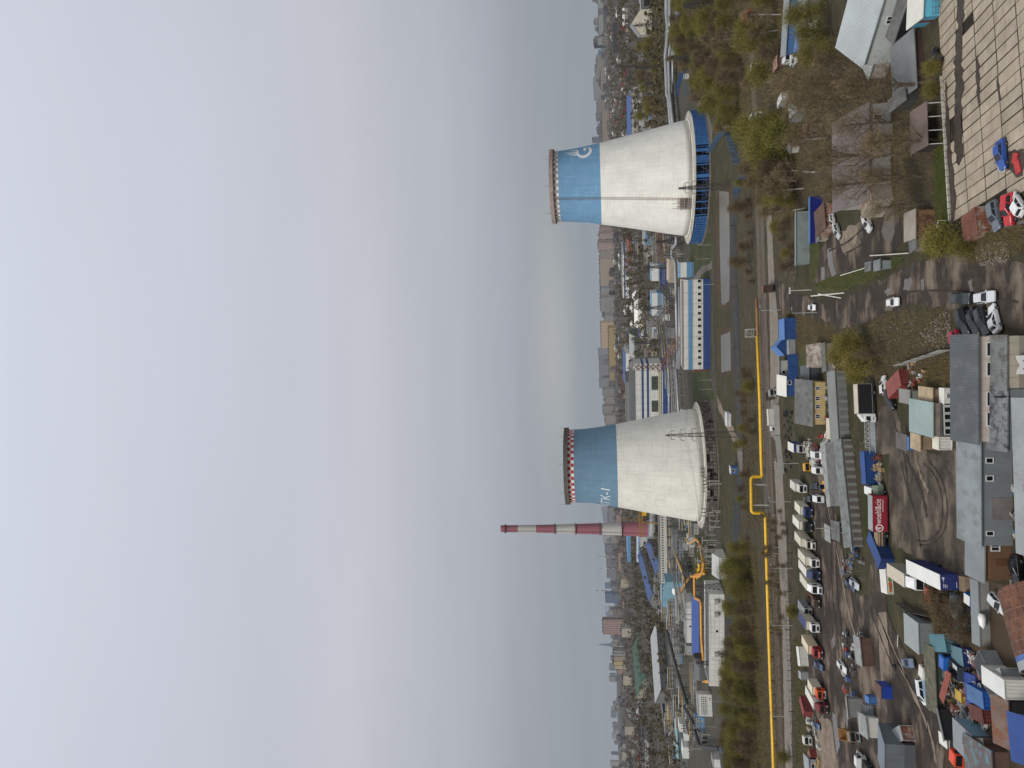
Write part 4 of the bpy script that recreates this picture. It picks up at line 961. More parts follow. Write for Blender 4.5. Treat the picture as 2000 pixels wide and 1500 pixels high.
# pipes on supports
def piperun(label,pts,r,m,zs,name='pipeline',n=10,sup=14.,gx=None,cat='pipeline',bend=2.5):
    P=[]
    for i,(x,y) in enumerate(pts):
        z=zs[i] if isinstance(zs,(list,tuple)) else zs
        g=G(x,y,z); P.append(g)
    Q=[P[0]]
    for i in range(1,len(P)-1):
        a,b_,c=P[i-1],P[i],P[i+1]; u=(a-b_); v=(c-b_); k=min(bend,u.length*.4,v.length*.4); u.normalize(); v.normalize()
        for s in(0,.25,.5,.75,1): Q.append(b_+u*k*(1-s)**2+v*k*s*s)
    Q.append(P[-1]); o=Q[0].copy(); o.z=0
    t=thing(name,label,cat,o)
    b=MB(); b.tube([q-o for q in Q],r,n); b.obj('pipe',m,t,True)
    b=MB()
    if r>.5:
        for a,c in zip(P,P[1:]):
            L=(c-a).length; k=3.
            while k<L:
                d=(c-a)/L; b.cyl(a+d*k-o,a+d*(k+.18)-o,r*1.07,r*1.07,n); k+=6.
        if b.v: b.obj('flange',m,t)
    if sup:
        for a,c in zip(P,P[1:]):
            L=(c-a).length; k=sup/2
            while k<L:
                q=a+(c-a)*(k/L)-o
                if q.z>1:
                    b=MB(); d=(c-a).normalized(); nn=Vector((-d.y,d.x,0)); nn=nn.normalized() if nn.length>.1 else Vector((1,0,0))
                    for s in(-1,1): b.bar(q+nn*s*r*.9-Vector((0,0,q.z)),q+nn*s*r*.6-Vector((0,0,r)),.22)
                    b.bar(q+nn*r*1.2-Vector((0,0,r)),q-nn*r*1.2-Vector((0,0,r)),.25); b.obj('support',STEELD,t)
                k+=sup
    return t
GP=mat((150,152,152),.45,.12,.3,metal=.3,streak=.15)
Z=6.5
piperun('fat grey heating pipe nearest the skyline on the double pipe rack',[(1302,-60),(1302,25),(1306,60),(1300,110),(1302,150),(1303,185),(1306,190),(1312,260)],1.5,GP,Z,sup=18)
piperun('second fat grey heating pipe below the first on the rack',[(1310,-60),(1308,60),(1310,84),(1306,120),(1308,180),(1315,245)],1.2,GP,Z-1,sup=18)
piperun('grey pipe with cable ladder rails bending beside the wooded slope',[(1323,-60),(1322,40),(1320,75),(1311,120),(1312,180),(1318,250)],1.35,GP,Z-3,sup=16)
piperun('narrow grey pipe joining the rack beside the cable ladder',[(1327,-60),(1326,60),(1314,118),(1314,180)],.9,GP,Z-3.5,sup=16)
def truss(label,p0,p1,w,hh,n,m,name='steel_truss',z0=0,z1=0,cat='truss'):
    a,b_=G(p0[0],p0[1],z0),G(p1[0],p1[1],z1); o=Vector((a.x,a.y,0)); t=thing(name,label,cat,o); a=a-o; b_=b_-o
    d=b_-a; L=d.length; d.normalize(); s=Vector((-d.y,d.x,0)).normalized()*(w/2); u=Vector((0,0,hh)); b=MB()
    for e in(s,-s):
        for q in(Vector((0,0,0)),u): b.bar(a+e+q,b_+e+q,.3)
    for k in range(n+1):
        p=a+d*(L*k/n)
        for e in(s,-s): b.bar(p+e,p+e+u,.2)
        b.bar(p+s+u,p-s+u,.18); b.bar(p+s,p-s,.18)
        if k<n:
            q=a+d*(L*(k+1)/n)
            for e in(s,-s): b.bar(p+e+(u if k%2 else Vector()),q+e+(Vector() if k%2 else u),.2)
            b.bar(p+s+u,q-s+u,.16)
    b.obj('lattice',m,t)
    for k in(0,n//2,n):
        p=a+d*(L*k/n)
        if p.z>1.5:
            b=MB()
            for e in(s,-s): b.bar((p.x+e.x,p.y+e.y,0),p+e,.35)
            b.obj('leg',m,t)
    return t
for k,(a,bq) in enumerate((((1319,-8),(1317,28)),((1318,30),(1312,72)))):
    truss('zigzag steel bracing between the grey pipes, %s the frame edge'%('touching' if k==0 else 'further in from'),a,bq,5,5,5,GALV,z0=1.5,z1=1.5)
piperun('grey pipe wriggling in a double kink beside the white and blue tower foot',[(1321,462),(1321,476),(1312,487),(1312,500),(1319,512),(1320,545),(1324,720)],1.1,GP,6,sup=15)
piperun('straight grey pipe running behind the striped hall roof',[(1327,560),(1328,720)],1.0,GP,7,sup=15)
piperun('straight grey pipe in front of the boiler house base',[(1307,712),(1307,820)],1.1,GP,6,sup=12)
piperun('lower grey pipe in front of the boiler house',[(1318,690),(1322,740),(1327,830)],.9,GP,5,sup=12)
RK=mat((136,132,126),.6,.2,.4,metal=.2); RKR=mat((124,82,66),.8,.3,.4)
for lab,a,bq,w_,z_,m_ in (('slanting steel pipe bridge climbing towards the striped hall',(1268,640),(1303,600),4,9,RK),('grey steel pipe bridge crossing behind the pump house',(1303,604),(1318,716),4,8,RK),
     ('rusty steel pipe bridge between boiler house and striped hall',(1282,735),(1330,664),5,9,RKR),('grey trestle running along the blue boiler house base',(1318,716),(1322,830),4,5,GALV),
     ('second grey trestle below the boiler house pipes',(1333,712),(1338,800),3,4,RK),('dark steel bridge beside the beige stepped block',(1296,560),(1318,586),4,8,STEELD),
     ('thin gantry over the electrical yard near the tower',(1283,455),(1286,520),3,11,RK),('rust tinted gantry in the electrical yard',(1291,458),(1294,512),3,10,RKR),
     ('slanting pipe bridge below the conveyor gallery',(1338,1205),(1312,1072),4,8,RK),('grey braced bridge beside the brown louvred tower',(1322,1040),(1320,1078),5,9,GALV),
     ('dark pipe bridge with walkway under the teal building',(1350,1150),(1338,1080),3,6,STEELD),('low pipe trestle next to the white long hall',(1336,1180),(1338,1255),3,5,STEELD)):
    truss(lab,a,bq,w_,3.2,12,m_,name='pipe_bridge',cat='pipe bridge',z0=z_,z1=z_)
piperun('dark conveyor tube rising past the coal store',[(1302,1232),(1322,1310),(1340,1372)],1.3,mat((70,68,66),.7),[12,10,8],name='conveyor',cat='conveyor',sup=16)
piperun('grey rubber covered conveyor bending to the blue depot',[(1336,1380),(1352,1410),(1366,1458),(1402,1462)],1.1,mat((58,58,58),.7),[9,7,5,4],name='conveyor',cat='conveyor',sup=12)
b_=piperun('bright orange gas pipe with square loop in front of the repair hall',[(1328,1158),(1348,1126),(1366,1126),(1372,1118),(1374,1098),(1366,1060),(1358,1052)],.8,ORPIPE,5,sup=9)
piperun('orange gas pipe running the length of the blue roof',[(1374,1290),(1370,1240),(1369,1176),(1366,1172),(1357,1168),(1356,1124),(1376,1120)],.8,ORPIPE,4.5,sup=10)
piperun('sand yellow pipe zigzagging past the brown louvred tower',[(1338,1050),(1346,1062),(1362,1052),(1372,1068),(1376,1100)],.7,mat((184,150,92),.6),4,sup=8)
piperun('yellow slanting pipe below the conveyor gallery',[(1312,1062),(1330,1110),(1340,1138)],.9,mat((178,146,80),.6),[10,8,5],sup=12)
piperun('short yellow pipe stub bending down by the barrel roofed hall',[(1374,1330),(1388,1332)],1.0,ORPIPE,3,sup=0)
for i,(x,y,lb) in enumerate(((1372,1108,'nearest the loop'),(1370,1116,'second from the loop'),(1368,1124,'third from the loop'),(1382,1112,'closest to the lawn'))):
    c=G(x,y); t=thing('gas_valve','yellow gas pressure valve on the orange pipe, %s'%lb,'valve',c,group='yellow gas valves')
    b=MB(); b.cyl((-2.2,0,2),(2.2,0,2),.7,.7,10); b.cyl((-1,0,0),(-1,0,4),.4,.4,8); b.cyl((1,0,0),(1,0,3.2),.5,.3,8); b.obj('body',YEL,t)
    b=MB(); b.lathe([(.8,0),(.9,.1),(.8,.2)],12,True,True,(-1,0)); b.v=[(x_,y_,z_+4) for x_,y_,z_ in b.v]; b.obj('handwheel',BRICK,t)
# yellow tower crane frame
t=thing('gantry_crane','yellow lattice gantry crane standing behind the red checked tower','crane',G(1290,1010)); b=MB()
for x in(-7,7):
    for y in(-3,3): b.bar((x,y,0),(x*.8,y*.8,20),.6)
    for z in(4,9,14): b.bar((x*.95,-2.8,z),(x*.93,2.8,z),.4); b.bar((x*.95,-2.8,z),(x*.9,2.8,z+5),.35)
b.obj('leg_frame',YELD,t); b=MB()
for y in(-2.4,2.4):
    b.bar((-22,y,20),(16,y,20),.6); b.bar((-22,y,23.5),(16,y,23.5),.5)
    for k in range(12): b.bar((-22+k*3.17,y,20),(-22+(k+1)*3.17,y,23.5),.35)
b.obj('girder',YELD,t); b=MB(); b.box(2,-3,15.5,7,3,20); b.obj('trolley',YEL,t); b=MB(); b.cyl((-3,0,23.5),(-3,0,44),.5,.2,6); b.obj('mast',YELD,t)
# yellow pipe along the railway
def zpipe():
    seg=[(1479,656),(1484,780),(1487,900),(1488,925)]
    up=[(1487,931),(1466,934),(1467,1000),(1494,1004)]
    rest=[(1495,1012),(1498,1120),(1501,1220),(1505,1340),(1509,1440),(1513,1560)]
    P=[G(x,y,1.6) for x,y in seg]
    def lift(x,y,ref):   # the loop stands up: use the vertical plane of the pipe
        g=G(ref[0],ref[1],1.6); lo,hi=1.6,20
        for _ in range(40):
            m_=(lo+hi)/2
            if proj(g.x,g.y,m_)[0]>x: lo=m_
            else: hi=m_
        return Vector((g.x,g.y,lo))
    P+= [G(1488,931,1.6),lift(1467,931,(1488,931)),lift(1468,1002,(1494,1002)),G(1494,1002,1.6)]
    P+= [G(x,y,1.6) for x,y in rest]
    o=Vector((P[0].x,P[0].y,0)); t=thing('gas_main','thick bright yellow gas main along the railway with a square raised loop','pipeline',o)
    Q=[P[0]]
    for i in range(1,len(P)-1):
        a,b2,c=P[i-1],P[i],P[i+1]; u=(a-b2); v=(c-b2); k=min(1.3,u.length*.45,v.length*.45); u.normalize(); v.normalize()
        for s in(0,.25,.5,.75,1): Q.append(b2+u*k*(1-s)**2+v*k*s*s)
    Q.append(P[-1]); b=MB(); b.tube([q-o for q in Q],.56,14); b.obj('pipe',YEL,t,True)
    for a,c in zip(P,P[1:]):
        L=(c-a).length
        if abs(c.z-a.z)>1: continue
        k=3.
        while k<L:
            q=a+(c-a)*(k/L)-o; b=MB(); b.bar((q.x,q.y-.5,0),(q.x,q.y-.35,q.z),.2); b.bar((q.x,q.y+.5,0),(q.x,q.y+.35,q.z),.2); b.obj('support',STEELD,t); k+=8.5
    for f in(.22,.78):
        q=P[5]+(P[6]-P[5])*f-o; b=MB(); b.bar((q.x-.1,q.y-.6,0),(q.x,q.y-.3,q.z-.6),.3); b.bar((q.x+.1,q.y+.6,0),(q.x,q.y+.3,q.z-.6),.3); b.obj('tall_support',GREYL,t)
    return t
zpipe()
piperun('thin rust brown end of the gas main beyond the grey gantry',[(1478,584),(1479,625),(1480,655)],.5,mat((158,112,52),.6,.25,.5,stain=((106,74,48),.5)),1.4,sup=8)
t=thing('pipe_gantry','grey steel portal straddling the yellow gas main','gantry',G(1484,650)); b=MB()
for x in(-1.4,1.4):
    for y in(-1.5,1.5): b.bar((x,y,0),(x,y,5),.22)
    b.bar((x,-1.5,5),(x,1.5,5),.2); b.bar((x,-1.5,0),(x,1.5,5),.12)
for y in(-1.5,1.5): b.bar((-1.4,y,5),(1.4,y,5),.2); b.bar((-1.4,y,2.6),(1.4,y,2.6),.15); b.bar((-1.4,y,2.6),(1.4,y,5),.12)
b.obj('frame',mat((156,156,150),.7),t)
# blue mesh fences
def fence(label,pts,h,m,post,name='mesh_fence',step=3.,slat=.35,sw=.13,rails=(.15,.95),cat='fence',solid=False):
    P=[G(x,y) for x,y in pts]; o=P[0].copy(); t=thing(name,label,cat,o)
    pn=MB(); ps=MB()
    for a,c in zip(P,P[1:]):
        L=(c-a).length; d=(c-a)/L; k=0.
        if solid: pn.bar(a-o+Vector((0,0,h/2)),c-o+Vector((0,0,h/2)),.07,h)
        else:
            while k<L:
                q=a+d*k-o; pn.bar(q,q+Vector((0,0,h)),sw,.05); k+=slat
            for r_ in rails: pn.bar(a-o+Vector((0,0,h*r_)),c-o+Vector((0,0,h*r_)),.06,.09)
        n=max(1,int(L/step))
        for k in range(n+1):
            q=a+d*(L*k/n)-o; ps.bar(q,q+Vector((0,0,h+.25)),.14)
    pn.obj('fence_panel',m,t); ps.obj('fence_post',post,t); return t
FBL=mat((64,90,122),.7,.2,.4,streak=.3)
fence('long blue steel fence following the ponds and the railway embankment',[(1472,328),(1456,350),(1442,378),(1438,440),(1440,560),(1445,680),(1450,800),(1453,880),(1452,930),(1447,985),(1441,1060),(1436,1130),(1430,1210),(1426,1290)],2.7,FBL,FBL,slat=.3,sw=.13,step=6.)
fence('short blue steel fence cornering below the white and blue tower',[(1389,297),(1400,280),(1419,254),(1428,262),(1440,300),(1446,320)],2.7,FBL,mat((120,150,170),.6),slat=.3,sw=.15)
fence('blue fence around the small white cabin in the wood',[(1366,130),(1335,142),(1328,170),(1326,186)],2.6,mat((46,88,138),.7,.2,.4),BLUED,slat=.35,sw=.25)
fence('thin blue rail fence round the lawn beside the white cabin',[(1371,154),(1345,160),(1339,184)],1.6,mat((70,130,160),.7,.2,.4),BLUED,slat=.8,sw=.14)
bld('guard_cabin','tiny white cabin standing inside the blue fence','cabin',(1346,152),(1346,144),4,3,WHITEP,ROOFL,'flat',wins=[('f',.8,1.8,1.2,2.2)],ov=.2)
bld('guard_cabin','blue kiosk with big window on the grass in front of the brown louvred tower','cabin',(1441,926),(1441,913),4,('t',1428),mat((62,92,146),.6),mat((170,172,172),.6),'flat',wins=[('f',.9,2.3,1.2,2.6)],ov=.2)
bld('pump_house','white flat roofed hut on the grass below the brown louvred tower','pump house',(1428,833),(1428,808),6,('t',1421),mat((206,206,202),.7,.1,.4),mat((186,190,190),.6,.12,.5),'flat',wins=[],ov=.2)
# electrical yard: rows of small grey posts and transformers
PZ=mat((150,148,140),.7,.15,.5)
def insulator(label,first=True):
    t=thing('switchgear_post','', 'x'); 
    return t
rs=random.Random(21)
proto=None
def yardpost(c,h):
    global proto
    if proto is None:
        proto=thing('switchgear_post','pale concrete switchgear post in the electrical yards around the plant','post',(c.x,c.y,0),0,'switchgear posts',shared=True)
        b=MB(); b.bar((-.0,0,0),(0,0,6),.5); b.bar((-2.2,0,6),(2.2,0,6),.35); b.obj('post',PZ,proto)
        b=MB()
        for x in(-1.9,0,1.9): b.cyl((x,0,6.1),(x,0,7.8),.28,.18,6)
        b.obj('insulator',mat((96,84,76),.4),proto); KIDS[proto.name]=list(proto.children); 
        for k in proto.children: KIDS[k.name]=[]
        return
    o=copy_thing(proto,(c.x,c.y,0),rs.uniform(-.1,.1)); o.scale=(1,1,h/6)
for reg,n in (([(1278,455),(1312,470),(1312,508),(1285,512)],26),([(1336,468),(1338,505),(1332,505),(1326,478)],8),([(1330,1215),(1352,1225),(1345,1290),(1322,1262)],14),([(1352,1415),(1382,1400),(1392,1440),(1370,1470)],16),
              ([(1376,1060),(1396,1062),(1398,1100),(1385,1105)],8),([(1312,1345),(1330,1345),(1340,1395),(1322,1395)],10),([(1398,905),(1410,905),(1412,1000),(1402,1005)],7),([(1395,1005),(1408,1005),(1405,1080),(1395,1080)],7),([(1330,840),(1345,845),(1345,870),(1335,870)],5)):
    P=[G(x,y) for x,y in reg]; xs=[p.x for p in P]; ys=[p.y for p in P]; k=0; q=0
    while k<n and q<2000:
        q+=1; x,y=rs.uniform(min(xs),max(xs)),rs.uniform(min(ys),max(ys))
        if inpoly(x,y,[(p.x,p.y) for p in P]): yardpost(Vector((x,y,0)),rs.uniform(3.5,8.5)); k+=1
tb=None
for i,(x,y) in enumerate(((1300,470),(1305,484),(1298,498),(1328,1228),(1336,1240),(1344,1256),(1362,1418),(1372,1432),(1380,1446),(1346,850),(1318,1352),(1326,1366),(1334,1380),(1392,1072),(1332,1268),(1346,1276))):
    c=G(x,y)
    if tb is None:
        tb=thing('transformer','grey finned transformer with bushings in the electrical yards','transformer',c,.2,'yard transformers',shared=True)
        b=MB(); b.box(-2,-1.3,.3,2,1.3,3.2); b.obj('tank',GREYW,tb); b=MB()
        for k in range(9): b.box(-1.9+k*.43,-1.9,.6,-1.7+k*.43,-1.3,2.8); b.box(-1.9+k*.43,1.3,.6,-1.7+k*.43,1.9,2.8)
        b.obj('radiator',STEELD,tb); b=MB()
        for x_ in(-1.2,0,1.2): b.cyl((x_,0,3.2),(x_,0,4.7),.22,.12,6)
        b.obj('bushing',BRICK,tb); KIDS[tb.name]=list(tb.children)
        for k in tb.children: KIDS[k.name]=[]
    else: copy_thing(tb,c,rs.uniform(0,3))
# steel frames and small sheds that crowd the plant
def frame_proto(i):
    rs=random.Random(90+i); t=thing('pipe_rack','small steel pipe rack among the crowded plant pipework','pipe rack',(0,0,0),0,'small pipe racks on the plant site',shared=True); b=MB(); L=rs.uniform(10,22); n=4; h=rs.uniform(5,9)
    for k in range(n):
        x=L*k/(n-1)
        for y in(0,3): b.bar((x,y,0),(x,y,h),.3)
        for z in(h*.45,h*.75,h): b.bar((x,-.3,z),(x,3.3,z),.22)
        if k<n-1: b.bar((x,0,h*.45),(x+L/(n-1),0,h),.15); b.bar((x,0,h),(x+L/(n-1),0,h),.22); b.bar((x,3,h),(x+L/(n-1),3,h),.22)
    b.obj('frame',(RK,RKR,STEELD,GALV)[i%4],t)
    for k in range(3+i%3):
        b=MB(); z=(h*.45,h*.75,h)[k%3]+.4; y=.4+.8*(k%3)+.2*i%2; r=rs.uniform(.18,.5); b.tube([(-2,y,z),(L*.5,y,z),(L+2,y,z),(L+2,y,max(.5,z-4))],r,8); b.obj('pipe',(GP,GALV,mat((176,150,92),.6),GREYL)[(k+i)%4],t,True)
    KIDS[t.name]=list(t.children)
    for c_ in KIDS[t.name]: KIDS[c_.name]=[]
    return t
FP=[frame_proto(i) for i in range(5)]; rs=random.Random(14); used=0
def shed_proto(i):
    t=thing('site_shed','small plain shed among the crowded plant pipework','shed',(0,0,0),0,'small sheds on the plant site',shared=True); w,d,h=((7,5,3.5),(12,6,4.5),(5,5,6),(9,4,3))[i]; b=MB(); b.box(0,0,0,w,d,h); b.obj('wall',(GREYL,WHITEP,BEIGE,LBLUE)[i],t); b=MB(); b.box(-.2,-.2,h,w+.2,d+.2,h+.25); b.obj('roof',(ROOFG,ROOFL,ROOFD,ROOFL)[i],t); add_windows(t,wrow('f',3,.6,w-.6,h*.35,h*.7,.45),w,d)
    KIDS[t.name]=list(t.children)
    for c_ in KIDS[t.name]: KIDS[c_.name]=list(c_.children); [KIDS.__setitem__(q.name,[]) for q in c_.children]
    return t
SP=[shed_proto(i) for i in range(4)]; us=0
for reg,nf,ns in (([(1262,600),(1318,600),(1328,700),(1290,700),(1262,660)],16,9),([(1266,455),(1316,455),(1316,505),(1270,520)],13,5),([(1308,1050),(1356,1050),(1356,1150),(1326,1150)],17,7),([(1306,1190),(1334,1190),(1336,1300),(1316,1300)],13,8),([(1320,1340),(1370,1350),(1384,1450),(1330,1450)],12,8),([(1228,180),(1256,180),(1256,262),(1240,262)],6,7),([(1316,705),(1336,705),(1338,830),(1322,830)],8,3),([(1288,1150),(1312,1190),(1312,1215),(1290,1215)],6,4),([(1345,1008),(1366,1016),(1372,1050),(1350,1050)],5,4),([(1312,1400),(1334,1400),(1340,1500),(1316,1500)],7,9),([(1255,120),(1275,120),(1285,240),(1262,250)],3,8),([(1262,640),(1285,640),(1285,700),(1262,700)],4,4),([(1235,470),(1262,470),(1262,560),(1236,560)],3,7)):
    P=[G(x,y) for x,y in reg]; xs=[p.x for p in P]; ys=[p.y for p in P]; k=q=0
    while k<nf+ns and q<3000:
        q+=1; x,y=rs.uniform(min(xs),max(xs)),rs.uniform(min(ys),max(ys))
        if not inpoly(x,y,[(p.x,p.y) for p in P]): continue
        rz=rs.choice((0,0,.05,1.57,-.1,.6)); k+=1
        if k<=nf:
            if used<5: o=FP[used]; o.location=(x,y,0); o.rotation_euler.z=rz; used+=1
            else: copy_thing(FP[rs.randrange(5)],(x,y,0),rz)
        else:
            if us<4: o=SP[us]; o.location=(x,y,0); o.rotation_euler.z=rz*.3; us+=1
            else: copy_thing(SP[rs.randrange(4)],(x,y,0),rz*.3)
# clutter: horizontal tanks and small sheds on site
for i,(x,y,lb) in enumerate(((1352,1052,'beside the sandy zigzag pipe'),(1330,1095,'under the conveyor gallery'),(1344,1075,'below the dark pipe bridge'),(1330,700,'behind the striped hall end'),(1330,1300,'beside the coal store'),(1340,836,'between the boiler house and the brown louvred tower'))):
    c=G(x,y); t=thing('storage_tank','pale horizontal storage tank on two saddles %s'%lb,'tank',c,.3*i,'horizontal tanks'); b=MB(); b.tube([(-4,0,2.4),(-3.7,0,2.4),(3.7,0,2.4),(4,0,2.4)],[.9,1.5,1.5,.9],14); b.obj('shell',GREYL,t,True); b=MB(); b.box(-2.6,-1.2,0,-2.1,1.2,1.6); b.box(2.1,-1.2,0,2.6,1.2,1.6); b.obj('saddle',CONC,t)
for i,(l,r,bs2,h_,wm,rm,lb) in enumerate(((1075,1062,1352,5,GREYL,ROOFL,'grey box shed beside the braced grey bridge'),(1068,1050,1358,4,mat((190,190,184),.7),ROOFL,'white box shed against the brown louvred tower'),(1112,1098,1340,5,GREYW,ROOFG,'dull grey shed behind the orange loop'),(1130,1116,1352,4,ROOFL,ROOFG,'flat grey shed near the orange loop'),
    (704,690,1330,5,GREYL,ROOFL,'pale shed between rusty pipe bridge and striped hall'),(660,640,1318,6,ROOFL,ROOFG,'grey plant room under the slanting pipe bridge'),(626,614,1308,6,WHITEP,ROOFL,'white plant room beside the pale blue building'),(812,800,1335,4,WHITEP,ROOFL,'white box hut by the trestle'),(1200,1190,1300,8,GREYL,ROOFG,'grey shed behind the teal building'),(1280,1262,1352,4,GREYL,ROOFL,'grey store at the corner of the lawn strip'),(1378,1366,1348,5,GREYW,ROOFG,'grey booth where the conveyor turns'),(1410,1402,1346,5,ROOFL,ROOFG,'grey booth beside the white storage boxes'),(1500,1484,1408,4,WHITEP,ROOFL,'white hut beside the blue depot'),(505,498,1300,5,GREYL,ROOFL,'grey relay hut in the electrical yard'),(480,470,1318,4,ROOFL,ROOFG,'flat relay hut beside the kinked pipe'))):
    bld('plant_room',lb,'shed',(bs2,l),(bs2,r),7,h_,wm,rm,'flat',wins=[('f',1,2.2,1.5,2.7)] if i%2 else (),ov=.15)
# ------------------------------------------------------------------ yards along the gravel road
CONT_BLUE=mat((38,72,126),.55,.16,.5,streak=.35); CONT_BLUEL=mat((72,112,168),.6,.14,.4,streak=.2); CONT_NAVY=mat((34,46,100),.5,.14,.5); CONT_RED=mat((124,54,50),.65,.2,.5,streak=.4); CONT_RUST=mat((128,78,58),.85,.3,.6,stain=((150,140,128),.4))
CONT_GREY=mat((142,146,146),.6,.12,.4,streak=.4); CONT_GRN=mat((92,112,98),.65,.18,.5,streak=.3); CONT_TEAL=mat((62,104,116),.6,.16,.4,streak=.3); CONT_WHITE=mat((208,206,196),.6,.08,.5,streak=.3); CONT_BEIGE=mat((188,178,158),.65,.1,.5,streak=.3)
CORR=mat((120,124,122),.6,.18,.3,rib=('X',.35),metal=.2,stain=((92,88,82),.3)); CORRL=mat((152,154,150),.6,.18,.3,rib=('X',.35),metal=.2,streak=.3,stain=((116,108,98),.3)); CORRD=mat((84,88,92),.6,.14,.2,rib=('X',.4),metal=.2,stain=((96,98,98),.3)); SLATE=mat((108,108,106),.9,.2,.25,rib=('X',.2),stain=((86,84,78),.35))
RUSTROOF=mat((128,76,54),.85,.3,.5,stain=((172,160,146),.42)); BROWNROOF=mat((96,72,60),.85,.25,.3); WOOD=mat((124,92,62),.85,.25,.5,grid=(.35,40)); PLANK=mat((142,122,98),.9,.3,.6); CREAM=mat((188,164,112),.8,.12,.3,streak=.35); PLASTER=mat((168,166,158),.9,.18,.3,streak=.4); TARP=mat((170,150,122),.85,.25,.6); DGREEN=mat((52,66,54),.8,.25,.5)
# blue sheds row by the gravel road
crate_box('site_container','bright blue container with paler blue roof at the start of the row','container',(1556,662),(1555,621),7,('t',1532),CONT_BLUE,CONT_BLUEL)
bld('blue_hut','pointed bright blue hut with gable facing the yard','hut',(1545,692),(1544,660),7,('t',1531),CONT_BLUE,CONT_BLUEL,'gy',rise=2.2,ov=.25)
crate_box('site_container','pale grey ribbed container squeezed between blue huts','container',(1554,692),(1553,663),2.6,('t',1541),CONT_GREY,CORRL)
fence('long deep blue board fence behind the blue huts',[(1560,742),(1558,692)],3.0,CONT_BLUE,CONT_NAVY,name='board_fence',solid=True)
bld('white_shed','white and brown sheet shed leaning on the blue board fence','shed',(1541,738),(1541,704),4,('t',1528),PLASTER,CORRL,'mb',rise=.8,wins=[('f',1.2,2.6,1,2.2)])
bld('blue_house','blue two tone site house with one white framed window and pale roof','house',(1553,773),(1553,736),6,('t',1536),CONT_BLUE,CONT_WHITE,'mf',rise=1.2,wins=[('f',3.4,4.9,1.1,2.2)])
b=None
truck('dark open truck parked by the end of the blue house',(1520,766),-75,(150,150,140),7,bed=((74,66,58),1.6))
truck('small white box truck with maroon rear standing alone on the gravel road',(1522,842),185,(196,194,186),7.5,box=(2.4,(196,192,182),1.0))
truck('orange cabbed dump truck with dark brown bed on the gravel road',(1506,564),84,(206,84,36),7.4,bed=((70,54,46),2.0),axles=3)
t,w,d,h=bld('workshop','long cream workshop with double grey pitched roof and four dark windows','workshop',(1612,829),(1612,746),13,('t',1586),CREAM,SLATE,'gx',rise=2.6,ov=.5,wins=[('f',1.6,2.8,1.3,2.6,1),('f',4.2,5.4,1.3,2.6,1),('f',6.4,7.6,1.3,2.6,1),('f',9.2,10.2,1.3,2.6,1)])
t,w,d,h=bld('old_house','weathered shed house with half white half brown roof','house',(1622,712),(1620,671),9,('t',1603),PLASTER,mat((150,144,134),.85,.25,.35,stain=((104,84,70),.5)),'gx',rise=2.2)
bld('lean_to','grey flat lean-to with litter on its roof behind the weathered house','shed',(1632,722),(1629,670),3,2.2,GREYW,SLATE,'flat')
bld('flat_garage','dark glazed lean-to between the weathered house and the cream workshop','shed',(1601,744),(1600,714),8,2.6,mat((70,76,78),.6),mat((78,84,86),.6,.2,.4),'flat')
# garage rows (long pale flat roofs)
def garage(label,L,R_,d,h,roofm,wallm,n=0,dcol=None):
    dr=[]
    t,w,dd,hh=bld('garage_row',label,'garage row',L,R_,d,h,wallm,roofm,'mf',rise=.5,ov=.2)
    for k in range(n):
        b=MB(); s=w/n; b.box(s*k+.4,-.06,.1,s*(k+1)-.4,.04,h-.4); b.obj('garage_door',dcol or BROWNROOF,t)
    return t
garage('long grey garage row with flat sheet roof along the weedy bank',(1686,1068),(1664,858),3.6,2.4,CORR,GREYW,14,mat((96,88,80),.85,.25,.4))
garage('middle garage row with dull grey front between two pale roofs',(1660,985),(1648,862),5,2.3,SLATE,mat((104,104,98),.85,.2,.3),8,GREYL)
garage('pale garage roof strip facing the truck yard',(1648,986),(1634,862),3.4,2.3,CORRL,GREYW,7,BROWNROOF)
garage('grey concrete garage wall with pale top next to the cream workshop',(1660,860),(1652,724),4,2.5,mat((120,122,118),.85,.12,.2),GREYW,9,mat((110,110,106),.85,.2,.3))
bld('kiosk','small kiosk with brown roof, boards and one white framed window','kiosk',(1658,1056),(1656,1022),6,('t',1640),mat((110,90,76),.85),SLATE,'flat',wins=[('f',1.8,4.6,.7,2.0,1)])
bld('lean_to','little grey roofed lean-to beside the kiosk','shed',(1640,1058),(1639,1030),4,2.2,BROWNROOF,CORRL,'flat')
# second blue-brown hut and white cabs near the cream workshop
t,w,d,h=bld('site_hut','cream and brown site hut with blue front and white framed window','hut',(1648,858),(1647,821),6,('t',1636),CONT_BLUE,CONT_BEIGE,'mf',rise=.6,wins=[('f',1.8,3.8,1.0,2.1)])
# trucks: front row
truck('white roofed truck with deep navy side parked at the cream workshop',(1579,877),268,(180,180,176),8.5,box=(2.5,(30,40,110),1.0),roofm=CONT_WHITE)
truck('white van bodied truck with a red stripe, first of the parked row',(1580,955),265,(206,204,196),7.5,box=(2.3,(196,190,178),1.0))
truck('blue cabbed truck with beige box near the small white minibus',(1592,1002),263,(40,60,116),8,box=(2.4,(206,198,176),1.0))
truck('bare chassis truck with short square cream box',(1591,1031),264,(46,48,44),9,box=(2.5,(208,204,186),1.1),cargo='cargo_box')
truck('beige box truck with pale cab, window on its box front',(1597,1067),263,(188,182,166),9.5,box=(2.7,(198,190,168),1.0),nose=.8)
truck('beige box truck with plain white flat cab',(1605,1101),265,(214,212,206),9.5,box=(2.7,(196,188,166),1.0))
truck('pale box truck with dark navy cab',(1607,1125),264,(44,58,92),10,box=(2.7,(206,200,186),1.0),deflect=3.6)
